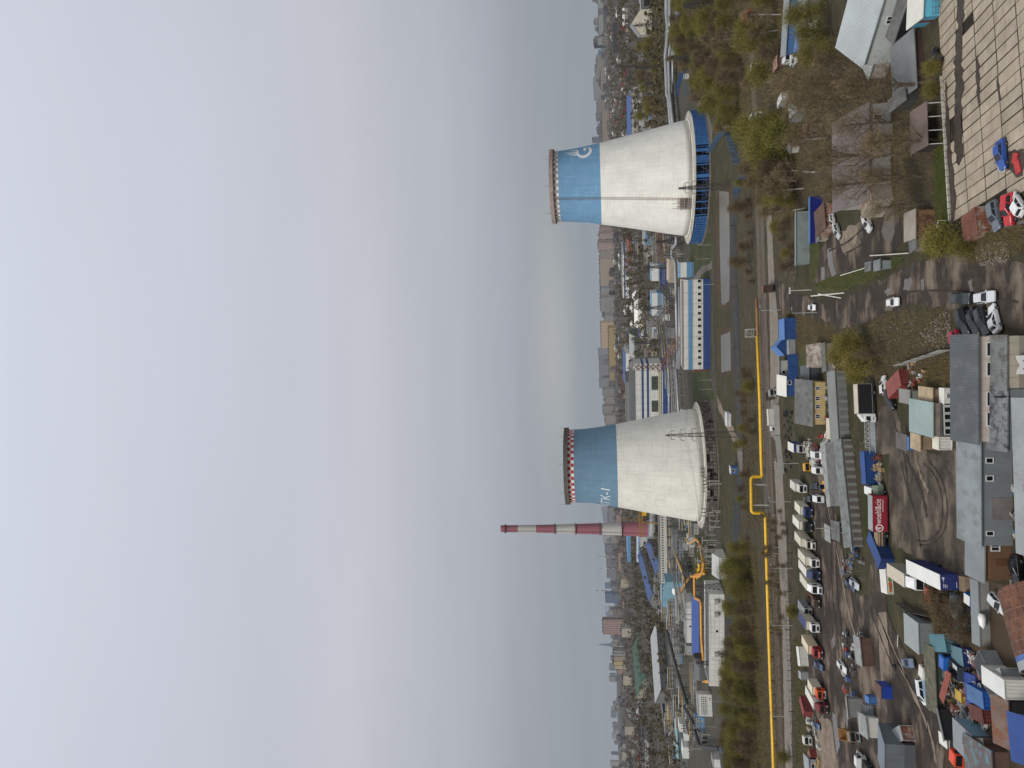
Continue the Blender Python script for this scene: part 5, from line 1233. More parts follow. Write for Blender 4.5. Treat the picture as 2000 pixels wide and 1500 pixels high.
truck('pale box truck with big rounded white sleeper cab',(1610,1154),263,(220,220,216),10,box=(2.7,(196,190,170),1.0),sleeper=.6,cabh=3.1,deflect=3.7,nose=.5)
truck('white cabbed truck with dark navy roofed beige box beside the weedy verge',(1605,1228),265,(218,218,214),9,box=(2.6,(190,182,160),1.0),roofm=CONT_NAVY)
truck('beige box truck with bright red cab',(1612,1280),263,(160,36,40),9.5,box=(2.6,(204,188,158),1.0),nose=.9)
truck('short orange truck with cream box',(1617,1358),264,(210,84,34),6.5,box=(2.4,(206,196,170),1.0))
truck('long white box truck with maroon cab, last of the parked row',(1622,1386),264,(104,34,36),10,box=(2.7,(206,202,192),1.0),deflect=3.5)
truck('stripped brown lorry chassis rusting between white trucks',(1606,1180),265,(84,62,46),8,bed=((92,66,46),.9),cabh=2.2)
truck('small grey flatbed standing behind the stripped chassis',(1590,1196),263,(150,152,150),6,box=(1.8,(120,124,124),1.0))
crate_box('cargo_container','white office container behind the red cabbed truck','container',(1580,1301),(1576,1264),2.6,2.5,CONT_WHITE,CONT_WHITE)
car('dark blue pickup with white bonnet beside the red cabbed truck',(1607,1300),275,(44,62,100),'suv',name='parked_pickup',cat='pickup')
crate_box('cargo_container','maroon container half hidden behind the maroon cabbed truck','container',(1588,1390),(1580,1360),2.5,2.5,CONT_RED,CONT_RED)
crate_box('cage_pallet','pale grey cage stack beside the orange truck','cage',(1580,1328),(1579,1314),3,2.2,CONT_GREY,CONT_GREY)
car('stripped blue car body without wheels',(1601,1416),275,(58,78,118),'hatch')
truck('white cab shell set down at the edge of the verge',(1590,1448),280,(206,204,194),3.4,bed=((52,48,46),.5))
crate_box('cargo_container','rust red low container at the verge','container',(1597,1478),(1594,1464),2.4,2,CONT_RED,CONT_RUST)
bld('site_hut','grey hut with one square window at the frame edge','hut',(1599,1508),(1597,1484),5,2.5,CONT_GREY,CONT_GREY,'flat',wins=[('f',.8,2.2,.9,2.0)])
# right part of the truck yard
car('white minibus with dark side windows in the truck yard',(1608,974),95,(216,216,214),'van',name='parked_minibus',cat='minibus')
car('black hatchback behind the white minibus',(1596,950),282,(34,38,48),'sedan')
car('small dark trailer car near the first parked trucks',(1583,975),280,(60,62,64),'hatch')
c=G(1622,952); t=thing('yellow_loader','yellow wheel loader with bucket beside the white minibus','loader',(c.x,c.y,0),R(200))
b=MB(); b.box(-1.6,-.8,.7,1.0,.8,1.7); b.obj('body',YEL,t); b=MB(); b.box(-.6,-.7,1.7,.5,.7,2.8); b.obj('cab',GL,t); b=MB(); b.bar((.8,-.5,1.3),(2.3,-.5,.7),.2); b.bar((.8,.5,1.3),(2.3,.5,.7),.2); b.obj('arm',YEL,t); b=MB(); b.xprof([(-1,.3),(1,.3),(1,.4),(-1,.4)],2.2,3); b.box(2.2,-1.1,.3,2.3,1.1,1.1); b.obj('bucket',STEELD,t); wheels(t,[(x,y) for x in(-1,.7) for y in(-.9,.9)],.55,.4)
for lab,at,hd,col,kd in (('white cargo van parked by the navy sided truck',(1606,888),270,(212,212,208),'van'),('white van with tail to the garages in the scrap rows',(1606,918),92,(216,216,212),'van'),('dark red hatchback among scrap near the garages',(1602,886),180,(104,30,38),'hatch'),('white hatchback without wheels among the scrap',(1618,882),200,(206,206,202),'hatch'),
    ('silver car next to a dark estate by the rubbish heap',(1676,1140),262,(168,172,176),'sedan'),('dark blue estate by the rubbish heap',(1668,1142),258,(44,54,76),'wagon'),('white long car body lying by the brown shed',(1652,1302),262,(206,206,200),'wagon'),
    ('white pickup at the edge of the truck yard',(1688,1480),92,(214,214,208),'suv'),('tiny white hatchback alone on the dirt road',(1593,600),262,(214,216,216),'hatch'),
    ('white car with open bonnet beside the rubbish heap',(1628,905),250,(196,198,198),'sedan')):
    car(lab,at,hd,col,kd,nowin=(kd=='van'))
truck('yellow cabbed small truck in the scrap rows',(1592,912),280,(206,152,44),5.5,bed=((60,54,50),1.0))
truck('open brown tipper bed truck parked across the muddy yard',(1684,1440),292,(120,110,96),8.5,bed=((150,108,62),1.9))
truck('white cabbed flatbed with crane near the frame edge',(1693,1484),86,(212,212,206),6,bed=((72,70,66),.7))
b=None
bld('brown_shed','brown shed with pale ribbed roof in the middle of the muddy yard','shed',(1708,1302),(1702,1247),6,('t',1688),BROWNROOF,CORRL,'mb',rise=.6,ov=.2)
crate_box('cargo_container','long pale grey container with rust red end by the lane','container',(1790,1446),(1783,1418),8,('t',1760),CONT_RUST,CONT_GREY,trim=CONT_GREY)
bld('blue_kiosk','royal blue kiosk with brown side roof beside the lane','kiosk',(1745,1366),(1744,1342),3.4,('t',1722),mat((30,62,150),.5),BROWNROOF,'flat',ov=.1)
bld('grey_store','big flat roofed dark grey sheet store by the lane at the frame edge','store',(1789,1530),(1789,1456),8,3.9,mat((98,104,108),.7,.12,.3,streak=.3,grid=(1.4,30)),mat((112,120,128),.7,.14,.2),'mb',rise=1.7,ov=.1)
bld('white_wall_shed','white walled long shed behind the flat roofed store','shed',(1720,1442),(1716,1403),5,2.6,CONT_WHITE,CORRL,'flat')
bld('lean_to','white slanted panel roof over a steel rack','shed',(1690,1402),(1686,1366),4,2.2,GREYW,CONT_WHITE,'mb',rise=1.5)
crate_box('cage_pallet','blue topped crate on a wire cage','crate',(1714,1375),(1713,1363),2.4,1.8,CONT_BLUEL,CONT_BLUEL)
crate_box('cage_pallet','silver wire cage full of scrap under the slanted panel','cage',(1708,1400),(1706,1380),3,1.8,CONT_GREY,STEELD)
t,w,d,h=bld('steel_building','pale grey box building with flat roof beside the dirt lane','building',(1826,1278),(1824,1218),6,('t',1795),mat((118,124,122),.75,.1,.3,streak=.35),mat((146,152,150),.75,.1,.2,rib=('X',.6)),'flat',ov=.12)
# near yard trucks
def semi():
    p=G(1888,1138,0); far=G(1790,1095,0); d=(p-far); hd=math.atan2(d.y,d.x)
    t=thing('semi_trailer','long navy semi trailer with white roof standing in the near yard','trailer',(p.x,p.y,.1),hd); L=13.2; W=2.5
    b=MB(); b.box(-L,-W/2,1.1,0,W/2,3.95); b.obj('cargo_box',CONT_NAVY,t); b=MB(); b.box(-L-.03,-W/2-.03,3.95,.03,W/2+.03,4.02); b.obj('roof',mat((214,214,206),.6,.07,.3,streak=.1),t)
    b=MB()
    for k in range(27): b.box(-L+.2+k*.49,-W/2-.03,1.15,-L+.26+k*.49,-W/2,3.9); b.box(-L+.2+k*.49,W/2,1.15,-L+.26+k*.49,W/2+.03,3.9)
    b.obj('side_post',CONT_NAVY,t); b=MB(); b.box(-L+.3,-.5,.7,-.3,.5,1.1); b.box(-4,-1.1,.5,-3.6,1.1,1.1); b.obj('chassis',CHAS,t)
    b=MB(); lt=mat((188,192,200),.6)
    for k,(y0,y1,z) in enumerate(((-.9,-.2,3.4),(-.9,-.3,3.15),(.1,.5,3.4),(-.9,.1,1.4),(-.9,-.4,2.9))): b.box(.03,y0,z,.045,y1,z+.1)
    b.box(.03,.5,3.3,.045,.85,3.65); b.obj('marking',lt,t); b=MB(); b.box(-.2,-W/2,.6,.1,W/2,.8); b.obj('bumper',CHAS,t)
    wheels(t,[(x,y) for x in(-10.2,-8.9,-11.5) for y in(-1.05,1.05)],.5,.36); b=MB()
    for k in range(8): b.box(.5+.14*k,-1.2,.0,.6+.14*k,1.2,1.3-.06*k)
    b.obj('load_pallet',PLANK,t)
semi()
truck('white sleeper cab truck with long beige roofed grey box in the near yard',(1822,1142),270,(220,220,218),10.5,box=(2.7,(150,146,134),1.1),roofm=CONT_BEIGE,sleeper=.5,cabh=3.0,deflect=3.7)
t,w,d,h=crate_box('cargo_container','white topped container with a colourful painted market picture on its side','container',(1746,1160),(1741,1100),3.2,('t',1730),CONT_WHITE,CONT_WHITE)
b=MB(); rs=random.Random(4); b.box(.15,-.1,.3,w-.15,-.07,h-.25); b.obj('side_panel',mat((196,200,180),.6),t)
for k in range(26):
    x,z=rs.uniform(.5,w-.9),rs.uniform(.6,h-.7); b=MB(); n=9; r0=rs.uniform(.25,.6); b.add([(x+r0*rs.uniform(.6,1.2)*math.cos(6.283*i/n),-.115-.004*k/26,z+r0*.6*rs.uniform(.6,1.2)*math.sin(6.283*i/n)) for i in range(n)],[tuple(range(n))])
    b.obj('painted_patch',paint(rs.choice([(206,160,40),(84,128,60),(200,96,48),(108,160,180),(222,206,120),(60,96,72),(190,60,48)])),t)
# red trailer with writing
def redtrailer():
    L,Rq=(1738,1038),(1737,969)
    t,w,d,h=crate_box('advert_trailer','dark red trailer side with white lettering and round emblem, grey roof','trailer',L,Rq,2.5,('t',1704),mat((134,30,42),.5,.1,.5,streak=.15),CONT_GREY,trim=mat((112,26,36),.5),z0=.35)
    b=MB(); b.box(.02,-.09,.25,w-.02,-.05,h-.12); b.obj('side_panel',mat((138,30,44),.5,.08,.5,streak=.15),t)
    lm=mat((222,214,210),.6,.05,.5)
    pts,fs=text_mesh('woehl&cie',h*.4); wx=max(p[0] for p in pts); k=(w*.70)/wx
    b=MB(); b.add([(w*.22+x*k,-.11,h*.44+y) for x,y in pts],fs); b.obj('lettering',lm,t)
    b=MB(); R0=h*.26; cx,cz=w*.1,h*.57
    b.add([(cx+R0*math.cos(6.283*i/28),-.11,cz+R0*math.sin(6.283*i/28)) for i in range(28)]+[(cx+R0*.72*math.cos(6.283*i/28),-.11,cz+R0*.72*math.sin(6.283*i/28)) for i in range(28)],[(i,(i+1)%28,28+(i+1)%28,28+i) for i in range(28)])
    b.add([(cx-.1,-.11,cz+R0*.7),(cx+.12,-.11,cz+R0*.7),(cx+.1,-.11,cz-R0*.5),(cx-.15,-.11,cz-R0*.4)],[(0,1,2,3)]); b.add([(cx-.4,-.112,cz+.1),(cx,-.112,cz+R0*.75),(cx+.1,-.112,cz+R0*.5),(cx-.25,-.112,cz)],[(0,1,2,3)]); b.obj('emblem',lm,t)
    pts,fs=text_mesh('service export',h*.085); k=(w*.4)/max(p[0] for p in pts)
    b=MB(); 
    for i in range(16): b.box(w*.56+i*w*.022,-.112,h*.3,w*.572+i*w*.022,-.11,h*.36)
    b.obj('small_lettering',lm,t)
    wheels(t,[(x,.15) for x in(w*.45,w*.6)],.42,.3)
redtrailer()
crate_box('cargo_container','royal blue container beside white scrap in the near yard','container',(1716,945),(1712,882),2.6,2.6,mat((28,64,120),.55,.16,.5,streak=.3),mat((34,70,128),.55,.18,.5))
crate_box('cargo_container','deep blue long container behind the log trailer','container',(1748,1092),(1724,1036),3,2.7,mat((26,54,104),.55,.16,.5),mat((32,64,118),.55,.18,.5))
car('white panel van nosed up to the red trailer',(1716,958),90,(218,218,214),'van',nowin=True,name='parked_van',cat='van')
c=G(1728,960); t=thing('covered_cart','cart under a grey green tarpaulin next to the red trailer','cart',(c.x,c.y,0),.1); b=MB(); b.xprof([(-1.1,.6),(1.1,.6),(1.1,1.7),(.6,2.2),(-.6,2.2),(-1.1,1.7)],-1.3,1.3); b.obj('tarpaulin',mat((104,114,98),.8,.25,.8),t); wheels(t,[(0,-1.1),(0,1.1)],.4,.25)
c=G(1734,1052); t=thing('log_trailer','log trailer piled with sawn timber behind the red trailer','trailer',(c.x,c.y,.1),R(178)); b=MB(); b.box(-2.6,-1.1,.8,2.6,1.1,1.05); b.obj('chassis',CHAS,t)
rs=random.Random(6)
for r_ in range(4):
    for k in range(6-r_%2): 
        b=MB(); y=-1+.36*k+.18*(r_%2); b.cyl((-2.5+rs.uniform(-.2,.2),y,1.25+.3*r_),(2.5+rs.uniform(-.3,.3),y,1.25+.3*r_),.17,.15,7); b.obj('log',PLANK,t)
wheels(t,[(x,y) for x in(-1.9,-.8) for y in(-1,1)],.48,.32)
truck('black box truck with white topped box and white cab facing the yard end',(1712,824),183,(216,216,212),8.2,box=(2.9,(26,26,28),1.0),roofm=CONT_BEIGE,deflect=3.5)
car('black saloon with white tail parked beside the black box truck',(1748,779),196,(26,27,30),'suv')
car('white hatchback nose hidden behind the black saloon',(1734,752),10,(206,206,202),'hatch')
crate_box('cargo_container','rust red container with brown top on the weedy slope','container',(1778,752),(1772,722),7,('t',1757),CONT_RED,mat((128,70,62),.75,.25,.4))
# lattice boom lying flat
def boom(label,p0,p1,w,hh,m,n=10,z=.2,name='lattice_boom'):
    a,b_=G(*p0),G(*p1); o=a.copy(); t=thing(name,label,'crane boom',o); d=(b_-a); L=d.length; d.normalize(); s=Vector((-d.y,d.x,0))*(w/2); b=MB()
    for e in(s,-s):
        for q in(z,z+hh): b.bar(e+Vector((0,0,q)),e+d*L+Vector((0,0,q)),.12)
    for k in range(n):
        p=d*(L*k/n); q=d*(L*(k+1)/n)
        b.bar(p+s+Vector((0,0,z+hh)),q-s+Vector((0,0,z+hh)),.08); b.bar(p+s+Vector((0,0,z+hh)),p-s+Vector((0,0,z+hh)),.08); b.bar(p+s+Vector((0,0,z)),q+s+Vector((0,0,z+hh)),.08); b.bar(p-s+Vector((0,0,z)),q-s+Vector((0,0,z+hh)),.08)
    b.obj('lattice',m,t); b=MB(); b.obox(d*L/2+Vector((0,0,z+.05)),(L,w*.96,.05),math.atan2(d.y,d.x)); b.obj('deck',CONT_GREY,t); return t
boom('grey lattice crane boom laid across the near yard edge',(1708,884),(1706,824),2.6,1.2,mat((150,154,152),.6,.15,.5),6)
# centre-right yards
car('silver suv parked in front of the broken wall',(1703,434),205,(196,196,192),'suv')
car('white car crossing the dirt road junction',(1754,590),268,(214,214,212),'hatch')
car('dark green suv parked at the road by the beige mound',(1890,582),262,(46,54,56),'suv')
car('silver white hatchback parked next to the dark green suv',(1936,580),268,(198,200,202),'wagon')
for lab,at,hd,col,kd in (('black suv, first of four cars nosed to the long grey roof',(1894,628),200,(28,31,36),'suv'),('black saloon, second of four cars by the long grey roof',(1912,628),200,(32,34,38),'sedan'),('charcoal hatchback, third of four cars by the long grey roof',(1930,627),202,(46,49,53),'wagon'),('white saloon, last of four cars by the long grey roof',(1952,622),22,(216,217,216),'sedan'),
    ('red car half hidden behind the long grey roof',(1876,668),190,(150,28,50),'hatch'),('blue saloon standing alone on the concrete slabs',(1966,302),184,(42,76,146),'sedan'),('dark maroon car tucked behind a green bush beside the slabs',(1836,112),40,(44,36,40),'sedan'),
    ('grey car parked between rusty container and red off-roader',(1954,421),192,(96,104,112),'wagon'),('white car at the frame edge behind the red off-roader',(1998,398),40,(220,221,220),'hatch'),
    ('glossy black car beside the brown timber house',(1996,1114),188,(28,30,33),'sedan'),('slate blue hatchback on the dirt lane near a black bag',(1782,1295),290,(92,104,124),'sedan'),('silver white minivan facing out from the teal tarpaulins',(1814,1352),196,(206,208,208),'minivan'),
    ('small white car among motorbikes below the brown timber house',(1962,1180),250,(196,198,198),'hatch')):
    car(lab,at,hd,col,kd)
t=car('red off-roader with open bonnet and big tyre beside the slabs',(1984,408),172,(176,34,38),'suv',name='parked_off_roader',cat='off-roader')
truck('white cab truck with empty flat bed behind the slate blue hatchback',(1826,1308),80,(206,204,192),5.6,bed=((120,112,100),.5))
truck('bright blue cab truck squeezed between teal containers',(1868,1290),85,(36,92,170),5,bed=((44,52,60),1.0))
truck('orange cab without body beside the navy semi trailer',(1848,1166),262,(190,78,44),4.6,bed=((70,62,54),.6))
truck('bright orange tractor unit at the frame edge of the scrap yard',(1900,1488),262,(214,72,38),4.2,bed=((52,48,46),.5))
car('rusted white car shell on the weedy ground behind the silver suv',(1642,452),210,(170,170,166),'hatch'); car('small white car by the pale green shed corner',(1633,433),200,(198,198,194),'hatch')
truck('white capped pickup truck under the trees next to the pale kiosk',(1536,204),92,(206,204,200),7,box=(1.9,(196,194,188),1.0))
truck('white roofed truck with deep navy side on the track in the wood',(1492,224),262,(206,206,204),8,box=(2.6,(34,42,100),1.0),roofm=CONT_WHITE)
truck('timber truck with white front panel on the track in the wood',(1483,129),262,(150,148,138),6.5,bed=((110,96,70),1.8))
truck('orange and red truck at the frame edge on the track',(1474,24),258,(196,58,34),9,box=(2.2,(186,112,44),1.0),roofm=mat((190,50,36),.5))
for lab,at,hd,kd,col in (('white van beside the end of the blue house in the wood',(1548,114),262,'van',(212,212,208)),('white car squeezed between white van and blue wall',(1558,120),262,'suv',(206,206,204))): car(lab,at,hd,col,kd)
# blue two part house in the wood
t,w,d,h=bld('blue_hall','long grey roofed hall with blue front wall and one small window','hall',(1570,102),(1580,-40),12,('t',1550),mat((70,110,160),.6,.12,.3,streak=.2,grid=(1.2,30)),mat((134,138,138),.7,.1,.2,rib=('X',.5)),'mb',rise=1.4,wins=[('f',13.5,15.5,2.3,3.7),('f',19,20.4,2.2,3.6)],ov=.4)
bld('blue_annex','low blue annexe in front of the blue hall','annexe',(1588,103),(1594,58),5,('t',1566),mat((76,116,164),.6,.12,.3,streak=.2,grid=(1.2,30)),CONT_BLUEL,'mf',rise=.4,ov=.2)
t,w,d,h=bld('grey_annex','grey office annexe with two white framed windows and wall fans','annexe',(1597,57),(1605,-30),5,('t',1576),GREYW,CORR,'mf',rise=.8,wins=[('f',1.4,2.8,1.4,2.6,1),('f',7.2,8.6,1.6,2.8,1)],ov=.4)
for x,z in((.4,.4),(.4,1.5),(1.6,.4)):
    b=MB(); b.box(x,-.45,z,x+.85,-.03,z+.7); b.obj('air_conditioner',CONT_WHITE,t)
bld('rusty_garage','long garage with orange rusted sheet roof','garage',(1612,126),(1616,70),4,2.2,GREYW,RUSTROOF,'flat',ov=.15)
bld('rusty_shed','small shed with rusty patched roof below the trees','shed',(1534,129),(1534,108),5,2.4,BROWNROOF,RUSTROOF,'flat')
bld('pale_kiosk','pale grey green kiosk with curved roof','kiosk',(1574,217),(1571,190),5,('t',1554),mat((130,140,136),.7),mat((164,172,168),.6),'ax',rise=1.0)
bld('ruined_house','roofless weathered timber house in the trees','house',(1605,270),(1606,240),7,3,mat((126,110,92),.9,.3,.4),BROWNROOF,'mb',rise=.6)
bld('rubble_hut','grey hut under the trees by the railway','hut',(1560,298),(1562,286),4,2.4,GREYL,SLATE,'flat')
bld('rail_hut','tiny pale hut between the tracks and the wood','hut',(1518,296),(1517,286),3,2.2,GREYL,CORRL,'flat')
# pale green shed, dark blue shed
t,w,d,h=bld('equipment_shed','long pale grey green shed with metal doors and narrow pale roof','shed',(1582,515),(1582,412),5,('t',1563),mat((124,134,130),.7,.1,.3,streak=.25),mat((142,150,148),.7,.08,.2),'mb',rise=1.1,doors=[('f',11.8,14,.3,2.3,mat((114,124,120),.6)),('f',1.4,2.6,.1,2.3,mat((132,140,136),.6)),('f',3.4,4.4,.1,2.3,mat((118,126,122),.6))],ov=.2)
t,w,d,h=bld('navy_shed','deep navy blue shed with pale blue roof edge','shed',(1606,472),(1606,383),4,('t',1589),mat((26,32,110),.5,.12,.4),CONT_BLUEL,'mb',rise=.8,ov=.2)
bld('block_extension','unfinished grey block extension in front of the navy shed','extension',(1618,467),(1616,417),2.6,('t',1600),BEIGE,SLATE,'flat',doors=[('f',.4,1.6,0,2,RUSTROOF)])
bld('brown_lean_to','brown tarred lean-to roof behind the block extension','shed',(1634,442),(1630,396),6,2.5,RUSTROOF,mat((86,66,54),.85,.25,.3),'mf',rise=.5)
# house with branches
t,w,d,h=bld('grey_house','pale rendered two window house with large tarred roof under bare trees','house',(1740,386),(1740,200),13,('t',1698),PLASTER,mat((106,98,96),.9,.15,.2,streak=.15),'mf',rise=2.8,ov=.4,wins=[('f',3.4,4.6,1.5,3.2,1),('f',9.6,10.8,1.5,3.2,1),('f',15.4,16.6,1.6,3.3,1)])
b=MB(); b.box(12.2,-1.1,.1,14.4,-.07,2.4); b.obj('porch',PLASTER,t)
t,w,d,h=bld('ruined_wall','broken block wall with rusty boards at the end of the pale house','wall',(1724,424),(1746,388),10,3.2,mat((158,150,138),.9,.25,.4),mat((150,138,122),.9,.3,.4,stain=((120,70,40),.4)),'mb',rise=.8,ov=0)
# tall hangar at the frame edge
def hangar():
    a=G(1746,118); dirv=(G(1790,0)-a).normalized(); 
    p=G(1748,122); q=G(1800,-30); p.z=q.z=0
    t=thing('grey_hangar','large pale grey gabled hangar with open lean-to at the frame edge','hangar',(p.x,p.y,0),math.atan2((q-p).y,(q-p).x)); L=(q-p).length+14; D=15; h=6.0
    b=MB(); b.xprof([(0,0),(D,0),(D,h),(D/2,h+3.4),(0,h)],0,L); b.obj('wall',mat((170,174,170),.75,.12,.3,streak=.3),t)
    b=MB(); o=.5; s=3.4/(D/2); pr=[(-o,h-o*s),(D/2,h+3.4),(D+o,h-o*s)]; b.xprof([(y,z+.03) for y,z in pr]+[(y,z+.22) for y,z in reversed(pr)],-.5,L); b.obj('roof',mat((158,164,164),.7,.1,.15,rib=('X',.7)),t)
    add_windows(t,[('f',8,9.6,3,4.2,1),('f',14,15.6,3,4.2,1),('f',20,21.6,3,4.2)],L,D)
    b=MB(); b.box(6,-3,.0,6.2,-.06,2.8); b.box(14,-3,0,14.2,-.06,2.8); b.obj('annex_wall',GREYL,t); b=MB(); b.xprof([(-3.3,2.7),(-.06,3.3),(-.06,3.45),(-3.3,2.85)],5.6,14.6); b.obj('annex_roof',SLATE,t)
    b=MB(); b.box(-4.5,2,0,-.1,D-3,3.2); b.obj('end_annex',mat((150,146,138),.85,.2,.3),t); b=MB(); b.box(-4.8,1.7,3.2,-.1,D-2.7,3.4); b.obj('end_roof',mat((166,170,168),.7),t)
    b=MB(); b.box(-4.56,4,.1,-4.4,7,2.6); b.obj('end_door',DARK,t)
hangar()
t,w,d,h=bld('turquoise_kiosk','turquoise kiosk with white roof, rails in front and a red side door','kiosk',(1836,30),(1840,-50),6,('t',1804),mat((92,170,196),.55,.1,.4),CONT_WHITE,'flat',ov=.3,doors=[('l',2.2,3.2,.1,2.1,mat((130,44,38),.6))])
b=MB()
for z in(.5,1.0,1.5): b.bar((.2,-.6,z),(w,-.6,z),.06)
for k in range(7): b.bar((.2+k*w/6.2,-.6,0),(.2+k*w/6.2,-.6,1.6),.08)
b.obj('railing',mat((84,104,116),.6),t)
bld('long_shed','long dark open fronted shed with grey sheet roof beside the maroon car','shed',(1806,168),(1800,58),6,('t',1787),mat((70,52,44),.9,.3,.5),mat((118,120,120),.75,.15,.2,rib=('X',.25)),'mf',rise=1.3,ov=.4)
bld('brown_house_annex','small peaked lean-to in dark slate at the end of the long dark shed','shed',(1797,192),(1795,172),4,2.4,mat((70,68,64),.8),SLATE,'mf',rise=1.2,ov=.3)
def carport():
    p,q=G(1842,280),G(1840,200); t=thing('open_carport','open carport with brown sheet roof on thin white posts','carport',(p.x,p.y,0),math.atan2((q-p).y,(q-p).x)); L=(q-p).length; b=MB()
    b.xprof([(-.4,2.5),(4.6,3.2),(4.6,3.32),(-.4,2.62)],-.3,L+.3); b.obj('roof',mat((112,96,90),.85,.15,.3,rib=('X',.3)),t)
    for k in range(4):
        b=MB(); b.bar((k*L/3,-.1,0),(k*L/3,-.1,2.55),.12); b.obj('post',CONT_WHITE,t)
    b=MB(); b.box(0,4.2,0,L,4.3,2.9); b.box(0,0.3,0,.08,4.2,2.7); b.obj('back_wall',mat((58,46,40),.9),t)
carport()
crate_box('cargo_container','brown rusted low container at the corner of the slabs','container',(1936,450),(1930,404),4,2.0,CONT_RUST,mat((104,62,46),.85,.3,.5))
# junk hut between slabs and dirt road
t,w,d,h=bld('board_shed','patched shed with flat grey roof and rusty board walls','shed',(1826,462),(1826,408),4.5,('t',1789),mat((122,92,62),.9,.35,.5,stain=((70,48,36),.5)),mat((146,136,126),.9,.15,.3),'flat',ov=.2)
bld('board_shed','low shed made of pallets and panels beside the dirt road','shed',(1824,480),(1822,462),2.5,('t',1790),mat((142,130,118),.9,.25,.6),SLATE,'flat',doors=[('f',.5,1.3,.1,1.7,DARK)])
bld('tin_hut','small tin hut by the fallen white barrier pole','hut',(1742,524),(1742,508),3,2.2,mat((128,132,134),.7),CORR,'flat'); bld('tin_hut','small concrete hut with square window near the tin hut','hut',(1722,525),(1722,512),3,2.1,mat((120,116,110),.85),SLATE,'flat',wins=[('f',.6,1.5,.8,1.6)])
for lab,p0,p1,z0,z1,r_ in (('long white barrier pole lying across the weedy bank',(1708,499),(1784,494),.9,.9,.13),('white pole with pale cap at the road junction',(1586,566),(1586,533),.1,3.2,.14),('pale log lying on the verge at the junction',(1586,578),(1650,572),.2,.2,.2),('second pale log lying on the verge at the junction',(1600,574),(1644,582),.2,.2,.18),('thin white pole lying on the grass wedge',(1644,538),(1705,520),.3,.5,.12),('pale cane leaning at the rusty container',(1884,460),(1902,430),.2,.8,.1)):
    a,b_=G(p0[0],p0[1]),G(p1[0],p1[1]); a.z=z0; b_.z=z1
    if 'cap' in lab: b_=a+Vector((0,0,6))
    o=Vector((a.x,a.y,0)); t=thing('pole',lab,'pole',o); b=MB(); b.cyl(a-o,b_-o,r_,r_*.8,7); b.obj('shaft',mat((196,192,180),.8,.15,.5),t)
    if 'cap' in lab: b=MB(); b.box(-.9,-.1,5.8,.9,.1,6.1); b.obj('crossbar',CONT_WHITE,t)
t=thing('metal_frame','bent white tube frame standing on the grass beside the kerb','frame',G(1850,430)); b=MB(); q=G(1842,470)-G(1850,430)
b.tube([(0,0,0),(0,0,1.4),(-.9,.1,1.6),(-1.8,.2,1.4),(-1.8,.2,0)],.06,6); b.tube([(-1.8,.2,1.4),(-3,.3,1.6),(-3.8,.4,1.4),(-3.8,.4,0)],.06,6); b.obj('tube',CONT_WHITE,t)
# long block building in the foreground
t,w,d,h=bld('block_workshop','long workshop of white blocks with dark sheet roof and four long windows','workshop',(1990,862),(1990,655),5,('t',1910),mat((188,176,164),.85,.14,.3,grid=(.9,.55)),CORRD,'mf',rise=1.0,ov=.4,wins=[('f',2.2,4.3,2.9,4.3),('f',5.0,7.2,2.9,4.3),('f',9.3,11.4,2.9,4.3),('f',12.1,14.2,2.9,4.3)])
bld('ribbed_annex','low annexe with ribbed grey roof and beige concrete panel front','annexe',(2012,760),(2012,655),3.2,('t',1967),mat((172,164,148),.85,.12,.3,grid=(1.6,20)),CORR,'mf',rise=.8,ov=.2)
bld('grey_annex','grey rendered annexe with sooty sheet roof beside the ribbed annexe','annexe',(2012,880),(2012,757),3.0,('t',1968),mat((112,118,120),.8,.12,.3,streak=.3),mat((112,116,118),.7,.2,.4,stain=((52,50,50),.35)),'mf',rise=.9,ov=.2)
t=thing('soot_pipe','short black stove pipe poking from the sooty roof','stove pipe',G(1960,775,3.4)); b=MB(); b.cyl((0,0,-.8),(0,0,1.0),.12,.12,8); b.lathe([(.25,1.0),(.02,1.25)],8); b.obj('pipe',BLK,t)
c=G(2019,712,.0); t=thing('cut_panel','white cut-out panel with scalloped edge leaning on the beige wall','panel',(c.x,c.y,0)); b=MB(); s=.95
pl=[(-1.3,.2),(-.95,.0),(-.55,.5),(-.15,.0),(.15,0),(.55,.5),(.95,0),(1.3,.2),(1.25,1.3),(.55,1.1),(0,.8),(-.55,1.1),(-1.25,1.3)]
b.yprof([(x,z+.9) for x,z in pl],0,.08); b.obj('board',mat((226,226,224),.5,.04),t)
t,w,d,h=bld('grey_garage','long grey rendered garage with flat sheet roof and two wide gates','garage',(1978,1066),(1977,862),5.4,('t',1916),mat((112,118,120),.85,.1,.25,streak=.3),mat((126,132,134),.7,.14,.2,stain=((108,110,108),.35)),'mf',rise=.5,ov=.3,
   wins=[('f',1.4,2.2,2.5,3.6),('f',9.4,10.3,2.5,3.6),('f',12,12.9,2.5,3.6),('f',18.8,19.6,2.5,3.6)],doors=[('f',3.8,7.0,0,2.8,mat((116,110,106),.8,.2,.4),'gate'),('f',14.2,17.8,0,2.8,mat((70,104,134),.6,.15,.4),'gate')])
for k in range(3):
    b=MB(); 
    for z in(1.6,2.1): b.box(15+k*.9,-.1,z,15.5+k*.9,-.065,z+.35)
    b.obj('gate_pane',GLB,t)
t,w,d,h=bld('timber_house','brown log house with one white window, a plank door and grey roof','house',(1975,1134),(1975,1064),3.6,('t',1922),WOOD,mat((122,126,128),.75,.12,.2,rib=('X',.4)),'mf',rise=.5,ov=.4,wins=[('f',4.3,5.6,1.5,2.8,1)],doors=[('f',2.2,3.2,.1,2.1,mat((92,58,32),.7))])
